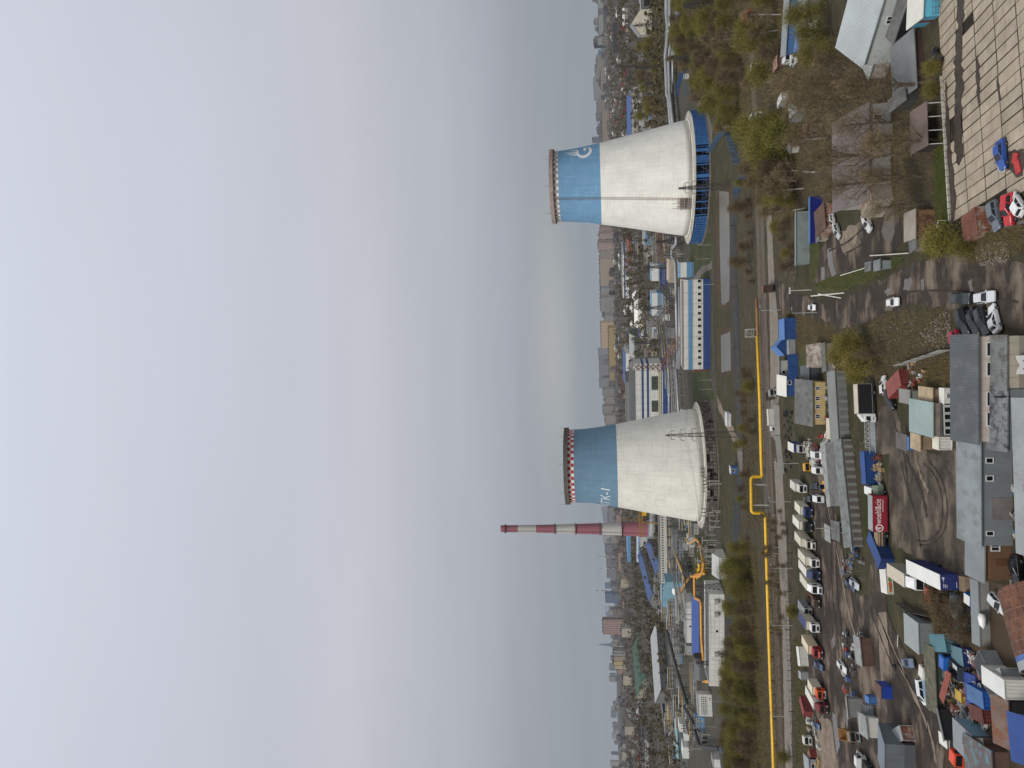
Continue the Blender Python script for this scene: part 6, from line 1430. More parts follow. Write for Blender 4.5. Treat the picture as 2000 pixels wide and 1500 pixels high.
bld('near_roof','ribbed pale grey sheet roof cut off by the frame edge','hall',(2050,1096),(2040,782),5.4,4.2,GREYL,mat((150,154,154),.6,.14,.2,rib=('X',.28),metal=.2,stain=((128,90,66),.18)),'mf',rise=.6,ov=.3,zr=4.2)
c=G(1960,950); t=thing('red_bench','small red metal table by the grey garage wall','table',(c.x-1,c.y-.9,0)); b=MB(); b.box(-.8,-.4,.75,.8,.4,.85); b.obj('tabletop',mat((160,30,44),.5),t)
for x in(-.7,.7):
    for y in(-.3,.3): b=MB(); b.bar((x,y,0),(x,y,.75),.06); b.obj('leg',BLK,t)
bld('green_roofed_shed','low shed with pale green ribbed roof and patched plank front','shed',(1860,852),(1860,788),9.0,('t',1823),mat((136,124,112),.9,.25,.5),mat((140,156,152),.65,.1,.2,rib=('Y',.5)),'flat',ov=.25,wins=[])
t,w,d,h=bld('glass_porch','row of five dark glazed panes in a white frame','porch',(1864,851),(1862,789),2.2,('t',1841),mat((90,86,82),.8),mat((70,70,68),.8),'flat',ov=.02,wins=[('f',.15+k*1.22,1.3+k*1.22,.2,1.6) for k in range(5)])
bld('dark_lean_to','dark grey lean-to with a blue plastic strip beside the green ribbed roof','shed',(1796,878),(1796,852),4.4,2.2,mat((80,76,72),.85),mat((92,88,84),.85,.2,.4),'flat'); bld('tan_lean_to','tan boarded flat roof between blue strip and white cube','shed',(1826,878),(1826,852),3.6,2.4,PLANK,TARP,'flat')
crate_box('white_cube','small white cube tank with stained top','tank',(1860,878),(1860,854),2.2,2.2,CONT_WHITE,mat((206,202,184),.6,.1,.5))
crate_box('blue_strip','narrow blue plastic crate between two flat roofs','crate',(1800,878),(1800,854),.9,2.3,CONT_BLUEL,CONT_BLUEL)
bld('grey_shed','small grey flat roofed shed on the weeds above the green ribbed roof','shed',(1802,786),(1802,764),4.2,2.2,GREYW,mat((128,126,120),.85,.12,.3),'flat')
bld('tarp_shed','shed under crumpled tan tarpaulin','shed',(1846,788),(1846,760),5,2.0,PLANK,TARP,'flat',ov=.3)
t,w,d,h=bld('white_booth','white booth with a dark barred hatch beside the dark long roof','booth',(1864,788),(1864,758),1.8,('t',1846),CONT_WHITE,CONT_WHITE,'flat',wins=[('f',.8,1.8,.5,1.3,2)],ov=.03)
# left junkyard
def hangar_arch():
    p,q=G(2036,1316),G(1992,1166); p.z=q.z=0; d=(q-p); L=d.length; t=thing('rusty_hangar','rust brown arched hangar roof with pale grid seams and a grey and blue edge','hangar',(p.x,p.y,0),math.atan2(d.y,d.x)); D=12; n=16
    arc=lambda r_:[(-(D/2)+D/2-r_*math.cos(math.pi*i/n)*1.0,.4+r_*.72*math.sin(math.pi*i/n)) for i in range(n+1)]
    b=MB(); a=arc(6.0); o_=arc(6.15); b.xprof([(y-6,z) for y,z in a]+[(y-6,z) for y,z in reversed(o_)],1.6,L); b.obj('roof',mat((112,72,52),.85,.3,.4,stain=((78,50,38),.5)),t)
    b=MB()
    for k in range(int(L/1.3)):
        x=2+k*1.3; s=arc(6.2); b.xprof([(y-6,z) for y,z in o_]+[(y-6,z) for y,z in reversed(s)],x,x+.05)
    for i in range(1,n,1):
        y,z=arc(6.2)[i]; b.bar((1.6,y-6,z),(L,y-6,z),.04)
    b.obj('seam',mat((134,108,92),.8,.25,.6),t)
    b=MB(); a=arc(6.02); o2=arc(6.22); b.xprof([(y-6,z) for y,z in a]+[(y-6,z) for y,z in reversed(o2)],-.2,.9); b.obj('grey_edge',CONT_GREY,t)
    b=MB(); b.xprof([(y-6,z) for y,z in a]+[(y-6,z) for y,z in reversed(o2)],.9,1.6); b.obj('blue_edge',mat((70,96,150),.7),t)
    b=MB(); b.yprof([(0,0)]*0+[(0.0,.0),(.1,.0),(.1,.1),(0,.1)],-6,-5.9); b.obj('sill',CONC,t)
hangar_arch()
bld('wall_shed','long narrow grey sheet shed running from the timber house to the arched hangar','shed',(1936,1262),(1932,1136),1.5,1.5,GREYW,mat((118,122,122),.75,.14,.2),'mf',rise=.3,ov=.1)
t,w,d,h=crate_box('cargo_container','long black topped grey container beside the arched hangar','container',(1984,1345),(1946,1272),3,2.5,CONT_GREY,mat((56,58,60),.7,.2,.4))
crate_box('box_body','white truck box body with ribbed end at the frame edge','box body',(2010,1366),(2008,1330),6,3.2,CONT_WHITE,mat((206,206,200),.6,.08,.4))
crate_box('box_body','second grey white box body behind the white one','box body',(1996,1326),(1990,1306),5,2.6,CONT_GREY,CONT_GREY)
crate_box('cargo_container','teal painted long container beside the grey box building','container',(1878,1274),(1872,1240),6,('t',1846),CONT_TEAL,mat((74,112,120),.65,.15,.3)); crate_box('cargo_container','teal container with navy front beside the blue truck','container',(1902,1302),(1898,1268),4,('t',1880),CONT_NAVY,mat((88,116,124),.65,.15,.3))
bld('mossy_roof','long mossy green shed roof in the scrap yard','shed',(1858,1392),(1852,1268),2.4,2.3,DGREEN,mat((92,92,76),.9,.25,.4,stain=((70,64,52),.4)),'mf',rise=.4)
bld('pale_blue_roof','pale blue curved sheet roof beside the white minivan','shed',(1842,1368),(1838,1322),3,1.8,CONT_TEAL,mat((112,140,158),.6,.12,.3),'mb',rise=.6)
crate_box('ibc_tank','white caged liquid tank beside the blue truck','tank',(1888,1310),(1887,1294),2.4,1.5,CONT_WHITE,CONT_WHITE,trim=STEELD); crate_box('yellow_crate','yellow wire crate, the one nearer the blue truck','crate',(1873,1330),(1872,1311),2,1.3,mat((178,150,74),.7,.2,.8),mat((178,150,74),.7,.2,.8),trim=YELD); crate_box('yellow_crate','yellow wire crate next to the ringed blue tarpaulin','crate',(1894,1373),(1893,1354),2,1.3,mat((182,152,70),.7,.2,.8),mat((182,152,70),.7,.2,.8),trim=YELD)
# ringed blue tarp: barrels
c0=G(1912,1350)
t=thing('tarpaulin','blue tarpaulin spread over a stack of junk','tarpaulin',(c0.x,c0.y,0),.2); b=MB(); b.box(-2.6,-2,0,2.6,2,1.2); b.obj('sheet',mat((40,66,132),.6,.2,.6),t)
for i,(x,y) in enumerate(((1904,1336),(1906,1350),(1913,1358),(1906,1366),(1915,1340),(1872,1384),(1866,1382),(1914,1378))):
    c=G(x,y,1.2 if i<5 else 0); t=thing('tyre','white tyre ring lying %s'%('on the blue tarpaulin' if i<5 else 'on the junk yard ground'),'tyre',c,0,'white tyre rings',shared=True); b=MB(); b.lathe([(.3,0),(.42,0),(.45,.12),(.42,.24),(.3,.24),(.27,.12),(.3,0)],16); b.obj('ring',CONT_WHITE,t)
crate_box('cargo_container','bright blue container with dirty top in the scrap yard','container',(1956,1386),(1953,1354),5,2.5,mat((34,84,160),.5,.15,.5),mat((70,100,140),.7,.3,.4)); crate_box('rust_box','dark rust red machine box in the scrap yard','machine',(1954,1414),(1950,1386),4,2.4,mat((100,42,34),.8,.25,.5),mat((88,46,38),.8,.3,.5))
crate_box('mint_cabinet','mint green cabinet, the taller of two side by side','cabinet',(1902,1418),(1901,1410),1.2,2,mat((110,178,160),.6),mat((120,180,164),.6)); crate_box('mint_cabinet','mint green cabinet, the shorter of two side by side','cabinet',(1913,1428),(1911,1416),1.6,1.4,mat((104,172,156),.6),mat((112,176,158),.6))
bld('panel_roof','tilted pale grey panel roof over dark scrap','shed',(1880,1446),(1866,1386),2.6,1.9,DARK,mat((140,142,144),.7,.12,.3),'mb',rise=.9,ov=.2)
crate_box('ibc_tank','white caged liquid tank with four compartments near the lane','tank',(1870,1464),(1868,1440),3,1.6,CONT_WHITE,CONT_WHITE,trim=STEELD)
t,w,d,h=bld('site_trailer','pale blue fronted site trailer with small square window','trailer',(1938,1496),(1936,1438),6,2.7,mat((110,140,158),.65,.1,.4,streak=.2),mat((128,132,134),.7,.12,.3),'flat',wins=[('f',2,3,.9,2.1)],ov=.1)
b=MB(); b.box(2,1.5,h+.2,3.4,2.6,h+.3); b.obj('roof_hatch',DARK,t)
bld('brown_roof','large brown rust stained roof in the corner of the scrap yard','shed',(2012,1462),(2006,1372),2.0,2.6,DARK,mat((108,92,82),.85,.25,.3,stain=((112,68,46),.4)),'mf',rise=.8)
bld('blue_roof','big royal blue sheet roof at the corner of the picture','shed',(2068,1500),(2058,1408),2.6,2.8,CONT_BLUE,mat((34,64,126),.5,.14,.3,rib=('X',.4)),'mf',rise=1.2)
bld('brown_roof','brown slatted roof with teal edge beside the blue roof','shed',(1976,1560),(1970,1470),6,2.4,BROWNROOF,mat((96,86,84),.85,.2,.3,stain=((84,120,130),.35)),'mf',rise=.8)
crate_box('cargo_container','brown container with grey roof behind the pale blue site trailer','container',(1960,1480),(1952,1444),3,2.4,BROWNROOF,mat((104,102,98),.8,.2,.3))
c=G(1886,1186); t=thing('covered_machine','machine under a grey tarpaulin behind the orange cab','machine',(c.x,c.y,0),.4); b=MB(); b.tube([(-2,0,.9),(-1.4,0,1.1),(0,.1,1.3),(1.6,0,1.0),(2.1,0,.8)],[.5,1.1,1.35,1.0,.5],10); b.obj('tarpaulin',mat((104,106,104),.8,.25,.6),t,True)
crate_box('blue_box','bright blue box with white lid by the grey long shed','box',(1912,1184),(1912,1166),1.8,1.4,mat((40,100,180),.5),CONT_WHITE)
c=G(1938,1212); t=thing('cabin_boat','upturned white boat hull on the grey long shed','boat',(c.x,c.y,1.0)); b=MB(); b.tube([(-1.3,0,.3),(-.7,0,.4),(.4,0,.45),(1.0,0,.4)],[.06,.45,.58,.42],12); b.obj('hull',mat((220,220,216),.35,.05),t,True)
c=G(1828,1374); t=thing('satellite_dish','big white dish leaning at the mossy roof end','dish',(c.x,c.y,.7)); b=MB(); b.lathe([(1.2,.5),(.8,.2),(.4,.05),(.02,0)],18); b.obj('dish',CONT_WHITE,t,True)
t=thing('steel_pipe_bundle','bundle of long rust red pipes laid on the mossy shed','pipe bundle',G(1850,1345,2.6)); rs=random.Random(2); e=G(1842,1375,2.6)-G(1856,1316,2.6)
for k in range(7): b=MB(); b.cyl((-e/2)+Vector((.0,.22*k,.05*(k%2))),(e/2)+Vector((.1*k,.22*k,.05)),.1,.1,6); b.obj('pipe',mat((134,72,60),.75,.2,.6),t)
c=G(1786,1262); t=thing('black_bag','black rubbish bag on the dirt lane','bag',G(1750,1301)); b=MB(); b.lathe([(.05,0),(.45,.15),(.4,.45),(.12,.7),(.2,.85)],9,True); b.obj('sack',BLK,t,True)
t=thing('lamp_pole','thin pole with cable lying beside the dirt lane','pole',G(1756,1263)); b=MB(); b.bar((0,0,.3),(2.6,-.6,.4),.1); b.obj('shaft',CONT_WHITE,t)
for i,(x,y) in enumerate(((1965,326),(1968,331))):
    t=thing('garden_chair','white plastic garden chair on the slabs beside the blue saloon','chair',G(x,y),.6*i,'white garden chairs',shared=True); b=MB(); b.box(-.28,-.28,.42,.28,.28,.48); b.obj('seat',CONT_WHITE,t); b=MB(); b.box(-.28,.24,.48,.28,.3,.95); b.obj('backrest',CONT_WHITE,t)
    for x_ in(-.24,.24):
        for y_ in(-.24,.24): b=MB(); b.bar((x_,y_,0),(x_,y_,.42),.05); b.obj('leg',CONT_WHITE,t)
t=thing('red_board','red tarpaulin heap on the slabs at the frame edge','tarpaulin',G(1992,324)); b=MB(); b.obox((0,0,.3),(2.2,.9,.25),.3,.2); b.obox((1.2,.3,.4),(1.4,.8,.3),-.4,.3); b.obj('sheet',mat((170,52,50),.7,.25,.8),t)
# grey fence over the weedy slope
fence('grey corrugated fence climbing the weedy slope behind the dark long roof',[(1764,714),(1800,702),(1832,692),(1862,682)],1.9,GREYL,STEELD,name='sheet_fence',solid=True)
fence('dark board fence along the bare bushes by the pale box building',[(1764,1178),(1790,1196),(1830,1204)],1.8,mat((96,88,80),.9,.3,.5),BROWNROOF,name='board_fence',solid=True)
# scattered scrap
SCR=[paint(c,.6,.25) for c in ((128,124,118),(84,78,74),(150,146,138),(112,66,50),(60,62,66),(176,172,162),(196,194,188),(104,106,108),(70,96,130),(140,60,52),(150,126,84))]
def junk(label,cat,name,pts,n,seed,group,zones=None,s=1.0):
    rs=random.Random(seed); P=[G(x,y) for x,y in pts]; xs=[p.x for p in P]; ys=[p.y for p in P]; k=0; base=[]
    def build(i):
        t=thing(name,label,cat,(0,0,0),0,group,shared=True); b=MB()
        if i%5==0:
            for q in range(6): b.obox((rs.uniform(-.6,.6),rs.uniform(-.4,.4),.15+.12*q),(rs.uniform(.8,2),rs.uniform(.3,.8),.08),rs.uniform(0,3),rs.uniform(-.3,.3))
        elif i%5==1:
            b.box(-.7,-.5,0,.7,.5,.8); b.box(-.8,-.55,.8,.75,.55,.9); b.bar((-.7,-.5,.8),(-.2,.2,1.5),.12)
        elif i%5==2:
            for q in range(5): b.bar((rs.uniform(-1.2,1.2),rs.uniform(-.6,.6),.1),(rs.uniform(-1.2,1.2),rs.uniform(-.6,.6),rs.uniform(.3,1.3)),.14)
            b.box(-.5,-.4,0,.6,.4,.5)
        elif i%5==3:
            b.lathe([(.45,0),(.5,.2),(.48,.9),(.44,1.0)],12,True,True); b.lathe([(.4,0),(.42,.8)],10,True,True,(1,.2))
        else:
            loft(b,[(1.3,.5,.1,.5),(.8,.7,.05,.7),(-.6,.75,.05,.75),(-1.3,.6,.1,.6)]); b.box(-.6,-.5,.7,.4,.5,1.0)
        b.obj('scrap_body',SCR[(i*4+seed)%len(SCR)],t)
        m2=MB(); m2.obox((.3,.2,.9),(.7,.5,.1),.5,.3); m2.bar((-.8,-.2,.3),(.9,.3,.8),.09); m2.obj('loose_panel',SCR[(i*3+seed+2)%len(SCR)],t)
        KIDS[t.name]=list(t.children)
        for c_ in KIDS[t.name]: KIDS[c_.name]=[]
        return t
    protos=[build(i) for i in range(5)]; q=0; used=0
    while k<n and q<4000:
        q+=1; x,y=rs.uniform(min(xs),max(xs)),rs.uniform(min(ys),max(ys))
        if not inpoly(x,y,[(p.x,p.y) for p in P]): continue
        sc_=s*rs.uniform(.7,1.25)
        if used<5: o=protos[used]; o.location=(x,y,.05); o.rotation_euler.z=rs.uniform(0,6.3); o.scale=(sc_,)*3; used+=1
        else: copy_thing(protos[rs.randrange(5)],(x,y,.05),rs.uniform(0,6.3),sc_)
        k+=1
junk('heap of mixed scrap metal between the garages and the parked trucks','scrap heap','scrap_heap',[(1576,860),(1626,845),(1636,935),(1588,925)],46,1,'scrap behind the garages')
junk('pile of discarded parts in the crowded scrap yard','scrap heap','scrap_heap',[(1842,1270),(1900,1270),(1950,1330),(1955,1400),(1905,1450),(1856,1450)],95,2,'scrap in the crowded yard',s=.95)
junk('broken parts heaped round the silver car in the muddy yard','scrap heap','scrap_heap',[(1648,1070),(1692,1078),(1694,1112),(1654,1118)],16,3,'scrap beside the silver car')
junk('scattered scrap along the brown shed in the muddy yard','scrap heap','scrap_heap',[(1650,1225),(1690,1236),(1672,1362),(1652,1350)],26,4,'scrap by the brown shed')
junk('bits of scrap along the foot of the weedy verge','scrap heap','scrap_heap',[(1578,1408),(1600,1408),(1608,1500),(1585,1500)],14,5,'scrap on the verge')
junk('junk leaning against the near yard containers','scrap heap','scrap_heap',[(1706,895),(1722,888),(1734,948),(1724,950)],12,6,'scrap by the blue container',s=.8)
junk('rubbish piled behind the pale box building','scrap heap','scrap_heap',[(1840,1165),(1905,1150),(1905,1235),(1850,1235)],24,7,'rubbish by the bare bushes',s=.8)
junk('scrap laid out beside the cream workshop','scrap heap','scrap_heap',[(1614,742),(1624,742),(1626,826),(1616,830)],14,8,'scrap by the cream workshop',s=.7)
junk('junk round the rusty container on the weedy slope','scrap heap','scrap_heap',[(1774,706),(1806,702),(1810,745),(1784,758)],12,9,'junk on the weedy slope',s=.7)
junk('clutter below the timber house and garage','scrap heap','scrap_heap',[(1975,1140),(1998,1138),(1996,1172),(1960,1160)],12,10,'clutter below the timber house',s=.7)
junk('oddments along the wall of the grey garage','scrap heap','scrap_heap',[(1984,930),(1990,930),(1990,1056),(1984,1056)],9,11,'oddments by the garage wall',s=.6)
junk('oddments between the weathered house and the cream workshop','scrap heap','scrap_heap',[(1604,715),(1636,715),(1650,740),(1610,740)],12,12,'oddments by the weathered house',s=.8)
# tyres on the verge
rs=random.Random(8); tp=None
for i in range(46):
    c=G(rs.uniform(1532,1548),rs.uniform(798,925))
    if tp is None:
        tp=thing('tyre','old black tyre dumped by the gravel road','tyre',c,0,'tyres dumped by the gravel road',shared=True); b=MB(); b.lathe([(.32,0),(.5,.02),(.55,.13),(.5,.26),(.32,.26),(.3,.13),(.32,0)],14); b.obj('ring',TYRE,tp); KIDS[tp.name]=list(tp.children)
        for k in tp.children: KIDS[k.name]=[]
    else: copy_thing(tp,(c.x,c.y,rs.choice((0,0,.27))),0,rs.uniform(.8,1.3))
fence('pale concrete panel fence behind the dumped tyres',[(1532,925),(1524,850),(1522,792)],1.8,GREYL,GREYL,name='panel_fence',solid=True)
fence('grey wire fence posts along the foot of the truck row',[(1558,1500),(1552,1390),(1545,1230),(1548,1080),(1550,990)],1.6,STEELD,STEELD,name='wire_fence',slat=1.6,sw=.07,rails=(.4,.9))
# ------------------------------------------------------------------ trees and scrub
def twigmat(c1,c2,name='twigs'):
    mt=bpy.data.materials.new(name); nt,bs,N,L=nodes(mt); bs.inputs['Roughness'].default_value=.9; bs.inputs['Specular IOR Level'].default_value=.1
    ge=N('ShaderNodeNewGeometry'); oi=N('ShaderNodeObjectInfo'); ad=N('ShaderNodeMath'); ad.operation='MULTIPLY_ADD'; L(oi.outputs['Random'],ad.inputs[0]); ad.inputs[1].default_value=.55; 
    mu=N('ShaderNodeMath'); mu.operation='MULTIPLY'; L(ge.outputs['Random Per Island'],mu.inputs[0]); mu.inputs[1].default_value=.45; L(mu.outputs[0],ad.inputs[2])
    x=N('ShaderNodeMix'); x.data_type='RGBA'; L(ad.outputs[0],x.inputs[0]); x.inputs[6].default_value=lin(c1); x.inputs[7].default_value=lin(c2); L(x.outputs[2],bs.inputs['Base Color'])
    return mt
TW_BROWN=twigmat((104,90,69),(126,110,82)); TW_OLIVE=twigmat((98,92,48),(126,118,60)); TW_GREEN=twigmat((94,94,46),(120,116,58)); TW_DARK=twigmat((92,79,60),(114,98,74)); TW_YEL=twigmat((110,102,52),(132,120,66))
BARK=mat((92,80,64),.95,.25,1.2); BIRCH=mat((186,180,168),.85,.2,1.0,stain=((70,62,54),.25))
def tree_proto(seed,h,spread,tr,crown,bark,ntw,leaf=0,nl=9,low=.25,twl=(.5,1.3),tw=.05,droop=0.,name='bare_tree',fz=.2):
    rs=random.Random(seed); t=bpy.data.objects.new(name,None); COL.objects.link(t); trunk=MB(); cr=MB(); tips=[]
    P=[Vector((0,0,-.1))]; 
    for k in range(1,7): P.append(Vector((P[-1].x+rs.uniform(-.25,.25)*h/12,P[-1].y+rs.uniform(-.25,.25)*h/12,h*.93*k/6)))
    trunk.tube(P,[tr*(1-.93*k/6)+.02 for k in range(7)],7)
    def at(f):
        f=min(max(f,0),.999)*6; i=int(f); return P[i].lerp(P[i+1],f-i)
    for k in range(nl):
        f=low+(1-low)*(k+rs.random()*.7)/nl*.95; o=at(f); a=k*2.4+rs.uniform(-.5,.5); l=spread*(1.05-.65*abs(f-.45)-.35*f)*rs.uniform(.75,1.15); up=rs.uniform(.35,.95)+f*.4
        d=Vector((math.cos(a),math.sin(a),up)).normalized(); pts=[o]; 
        for q in range(4): d=(d+Vector((rs.uniform(-.22,.22),rs.uniform(-.22,.22),rs.uniform(-.05,.2)-droop*q*.25))).normalized(); pts.append(pts[-1]+d*l/4)
        r0=tr*(1-f)*.5+.03; trunk.tube(pts,[r0,r0*.75,r0*.5,r0*.32,.015],5,False); tips+=[(p,d) for p in pts[2:]]
        for q in range(5):
            s=pts[1+q%4].lerp(pts[min(4,2+q%4)],rs.random()); dd=(d+Vector((rs.uniform(-1,1),rs.uniform(-1,1),rs.uniform(-.2,.8)))).normalized(); l2=l*rs.uniform(.3,.55)
            e=s+dd*l2*.5; e2=e+(dd+Vector((0,0,.25-droop))).normalized()*l2*.5; trunk.tube([s,e,e2],[r0*.35,r0*.22,.01],4,False); tips+=[(e,dd),(e2,dd),(s,dd)]
    tips.append((P[-1],Vector((0,0,1)))); tips.append((P[-2],Vector((0,0,1))))
    for k in range(ntw):
        p,d=tips[rs.randrange(len(tips))]; g=spread*fz
        q=p+Vector((rs.gauss(0,g),rs.gauss(0,g),rs.gauss(0,g*.8)))
        dr=(d*.7+Vector((rs.gauss(0,.6),rs.gauss(0,.6),rs.gauss(.25-droop,.5)))).normalized(); l=rs.uniform(*twl); s=dr.cross(Vector((rs.gauss(0,1),rs.gauss(0,1),rs.gauss(0,1)))).normalized()*tw*rs.uniform(.5,1.2)
        if leaf and rs.random()<leaf:
            l*=.22; s=s.normalized()*l*.5; cr.add([q-s,q+s,q+s*.6+dr*l,q-s*.6+dr*l],[(0,1,2,3)])
        else: cr.add([q-s,q+s,q+dr*l],[(0,1,2)])
    a=trunk.obj('trunk',bark,t); b=cr.obj('crown',crown,t); KIDS[t.name]=[a,b]; KIDS[a.name]=[]; KIDS[b.name]=[]
    return t
PR={'big':[tree_proto(s,15,6.0,.34,TW_BROWN,BARK,2900,0,14,.2,(.6,1.6),.036,fz=.13) for s in(1,2,3)],
    'birch':[tree_proto(s,11,2.7,.16,TW_BROWN,BIRCH,2600,.1,10,.3,(.5,1.1),.045,.15) for s in(4,5)],
    'olive':[tree_proto(s,10,4.2,.2,TW_OLIVE,BARK,6800,.22,11,.1,(.5,1.3),.045,fz=.3) for s in(6,7,8)],
    'dark':[tree_proto(s,9.5,3.6,.18,TW_DARK,BARK,4600,.05,11,.1,(.5,1.3),.042,fz=.28) for s in(9,10)],
    'green':[tree_proto(s,7,3.6,.2,TW_GREEN,BARK,7500,.4,11,.1,(.5,1.1),.05,fz=.26) for s in(11,12)],
    'bush':[tree_proto(s,3.6,2.4,.08,TW_OLIVE,BARK,3400,.3,9,.04,(.4,.9),.04,fz=.3,name='scrub_bush') for s in(13,14)],
    'scrub':[tree_proto(s,3.2,2.2,.07,TW_DARK,BARK,1700,.0,9,.04,(.4,1.0),.032,fz=.28,name='scrub_bush') for s in(15,16)],
    'willow':[tree_proto(s,8,4.2,.25,TW_YEL,BARK,7000,.3,12,.1,(.5,1.3),.045,.2,fz=.26) for s in(17,)]}
USED=set()
def plant(kind,c,s,label,group,rs,cat='tree'):
    p=rs.choice(PR[kind]); 
    if p.name not in USED:
        USED.add(p.name); o=p
    else:
        o=p.copy(); COL.objects.link(o)
        for k in KIDS[p.name]: d=k.copy(); COL.objects.link(d); d.parent=o
    o.location=(c.x,c.y,0); o.rotation_euler=(rs.uniform(-.06,.06),rs.uniform(-.06,.06),rs.uniform(0,6.3)); o.scale=(s*rs.uniform(.88,1.12),s*rs.uniform(.88,1.12),s*rs.uniform(.88,1.15))
    tag(o,label,cat,group,shared=group is not None); return o
def grove(poly,mix,n,smin,smax,label,group,seed,cat='tree',mind=2.2):
    rs=random.Random(seed); P=[G(x,y) for x,y in poly]; xs=[p.x for p in P]; ys=[p.y for p in P]; pts=[]; q=0
    while len(pts)<n and q<9000:
        q+=1; x,y=rs.uniform(min(xs),max(xs)),rs.uniform(min(ys),max(ys))
        if inpoly(x,y,[(p.x,p.y) for p in P]) and all((x-a)**2+(y-b)**2>mind**2 for a,b in pts): pts.append((x,y))
    for x,y in pts: plant(rs.choice(mix),Vector((x,y,0)),rs.uniform(smin,smax),label,group,rs,cat)
TH='budding tree in the dense olive thicket between the grey pipe rack and the track'
grove([(1334,-60),(1331,110),(1370,140),(1384,205),(1404,240),(1440,256),(1462,215),(1456,100),(1450,-60)],['olive','olive','dark','birch','birch','dark','green'],95,.7,1.1,TH,'trees in the thicket below the pipe rack',31,mind=3.5)
grove([(1486,-50),(1522,-50),(1530,100),(1512,180),(1500,180),(1484,60)],['olive','dark','birch'],15,.7,1.05,'tree in the strip of wood between the track and the long blue hall','trees beside the long blue hall',32)
grove([(1500,222),(1548,225),(1566,280),(1540,300),(1512,285)],['green','olive'],10,.8,1.15,'yellow green tree in the clump beside the pale kiosk','yellow green clump by the pale kiosk',33)
grove([(1515,300),(1556,305),(1562,385),(1552,405),(1524,420),(1514,360)],['dark','dark','birch','olive'],15,.75,1.1,'dark bare tree in the wood behind the pale grey green shed','dark trees behind the pale grey green shed',34)
grove([(1526,420),(1552,420),(1556,520),(1530,520)],['bush','scrub'],9,.6,1.0,'low bush on the strip between gravel road and pale grey green shed','bushes between gravel road and shed',35,'bush')
rs=random.Random(40)
for kd,x,y,s,l in (('big',1806,160,1.0,'large bare tree with a leaning trunk beside the long dark shed'),('big',1832,276,.9,'large bare tree at the end of the open carport'),('big',1764,236,.95,'large bare tree before the first window of the pale two window house'),('big',1770,305,1.05,'biggest bare tree spreading over the middle of the pale house'),('big',1758,352,.9,'large bare tree before the last window of the pale house'),
    ('big',1800,345,.75,'bare tree on the grass behind the white kerb stones'),('big',1812,398,.7,'bare tree leaning over the patched board shed'),('big',1668,150,1.0,'tall bare tree rising by the gable of the large grey hangar'),('big',1700,196,1.0,'tall bare tree at the roof corner of the pale house'),('big',1644,205,.95,'tall bare tree behind the pale house roof'),
    ('big',1655,262,.9,'bare tree hiding the roofless timber house'),('big',1626,152,.9,'bare tree beside the orange rusted garage'),('big',1718,165,.9,'bare tree between grey hangar and long dark shed'),('birch',1592,336,1.1,'white trunked birch on its own beyond the pale house roof'),('birch',1575,406,1.15,'forked white birch leaning over the pale grey green shed'),
    ('birch',1570,368,1.0,'white trunked birch in front of the dark wood'),('big',1680,116,.7,'smaller bare tree against the end annexe of the grey hangar'),('olive',1640,100,.8,'olive tree beside the wall of the grey hangar'),('olive',1625,60,.9,'olive tree between blue annexe and grey hangar'),('olive',1620,20,.9,'olive tree behind the grey hangar near the frame edge')):
    plant(kd,G(x,y),s,l,None,rs)
for kd,x,y,s,l in (('bush',1842,128,.6,'round olive green bush at the corner of the slabs'),('bush',1838,172,.6,'olive bush beside the kerb stones by the dark shed'),('bush',1872,462,1.1,'broad olive bush between the kerb end and the dirt road'),('bush',1856,478,.8,'smaller olive bush at the edge of the dirt road'),('bush',1905,480,.7,'low olive bush on the debris strip by the footpath'),
    ('bush',1562,1195,.9,'bright bush on the verge behind the white cabbed trucks'),('bush',1545,1478,1.0,'bare bush at the end of the grey lane'),('willow',1700,668,.8,'yellow green willow at the top of the weedy slope'),('willow',1716,712,.75,'yellow green willow by the black box truck'),('willow',1668,690,.7,'yellow green willow beside the weathered house'),('big',1735,690,.42,'small bare tree on the weedy slope'),('bush',1690,735,.9,'yellowish bush overhanging the garage roof end')):
    plant(kd,G(x,y),s,l,None,rs,'bush' if kd=='bush' else 'tree')
grove([(1456,1050),(1474,1060),(1482,1200),(1488,1360),(1492,1560),(1446,1560),(1440,1400),(1440,1300),(1450,1180)],['olive','olive','dark','dark','green'],80,.6,1.0,'budding tree in the olive belt between the repair hall and the yellow gas main','trees in the olive belt by the gas main',41,mind=2.6)
grove([(1450,720),(1474,720),(1480,900),(1460,1000),(1456,1040),(1452,900)],['bush','scrub','scrub'],18,.6,1.1,'scrub bush on the bank between blue fence and gas main','bushes on the gas main bank',42,'bush')
grove([(1512,985),(1542,1000),(1550,1230),(1556,1240),(1530,1250),(1516,1100)],['birch','birch','scrub'],24,.35,.6,'thin bare tree on the strip between gas main and parked trucks','thin trees behind the parked trucks',43)
grove([(1835,1150),(1868,1160),(1905,1196),(1905,1245),(1850,1225)],['scrub'],10,.6,1.0,'bare bush between the pale box building and the grey long shed','bare bushes in the scrap yard',44,'bush')
grove([(1262,80),(1300,80),(1303,120),(1300,240),(1270,235),(1266,180)],['dark','olive'],24,.9,1.4,'tree on the wooded rise beyond the grey pipe rack','trees on the rise beyond the pipe rack',45)
grove([(1446,300),(1470,330),(1474,560),(1466,560),(1460,420),(1446,380)],['bush','scrub','dark'],14,.5,.9,'bush on the embankment between blue fence and railway','bushes on the railway embankment',46,'bush')
for p in sum(PR.values(),[]):
    if p.name not in USED:
        for k in KIDS[p.name]: bpy.data.objects.remove(k)
        bpy.data.objects.remove(p)
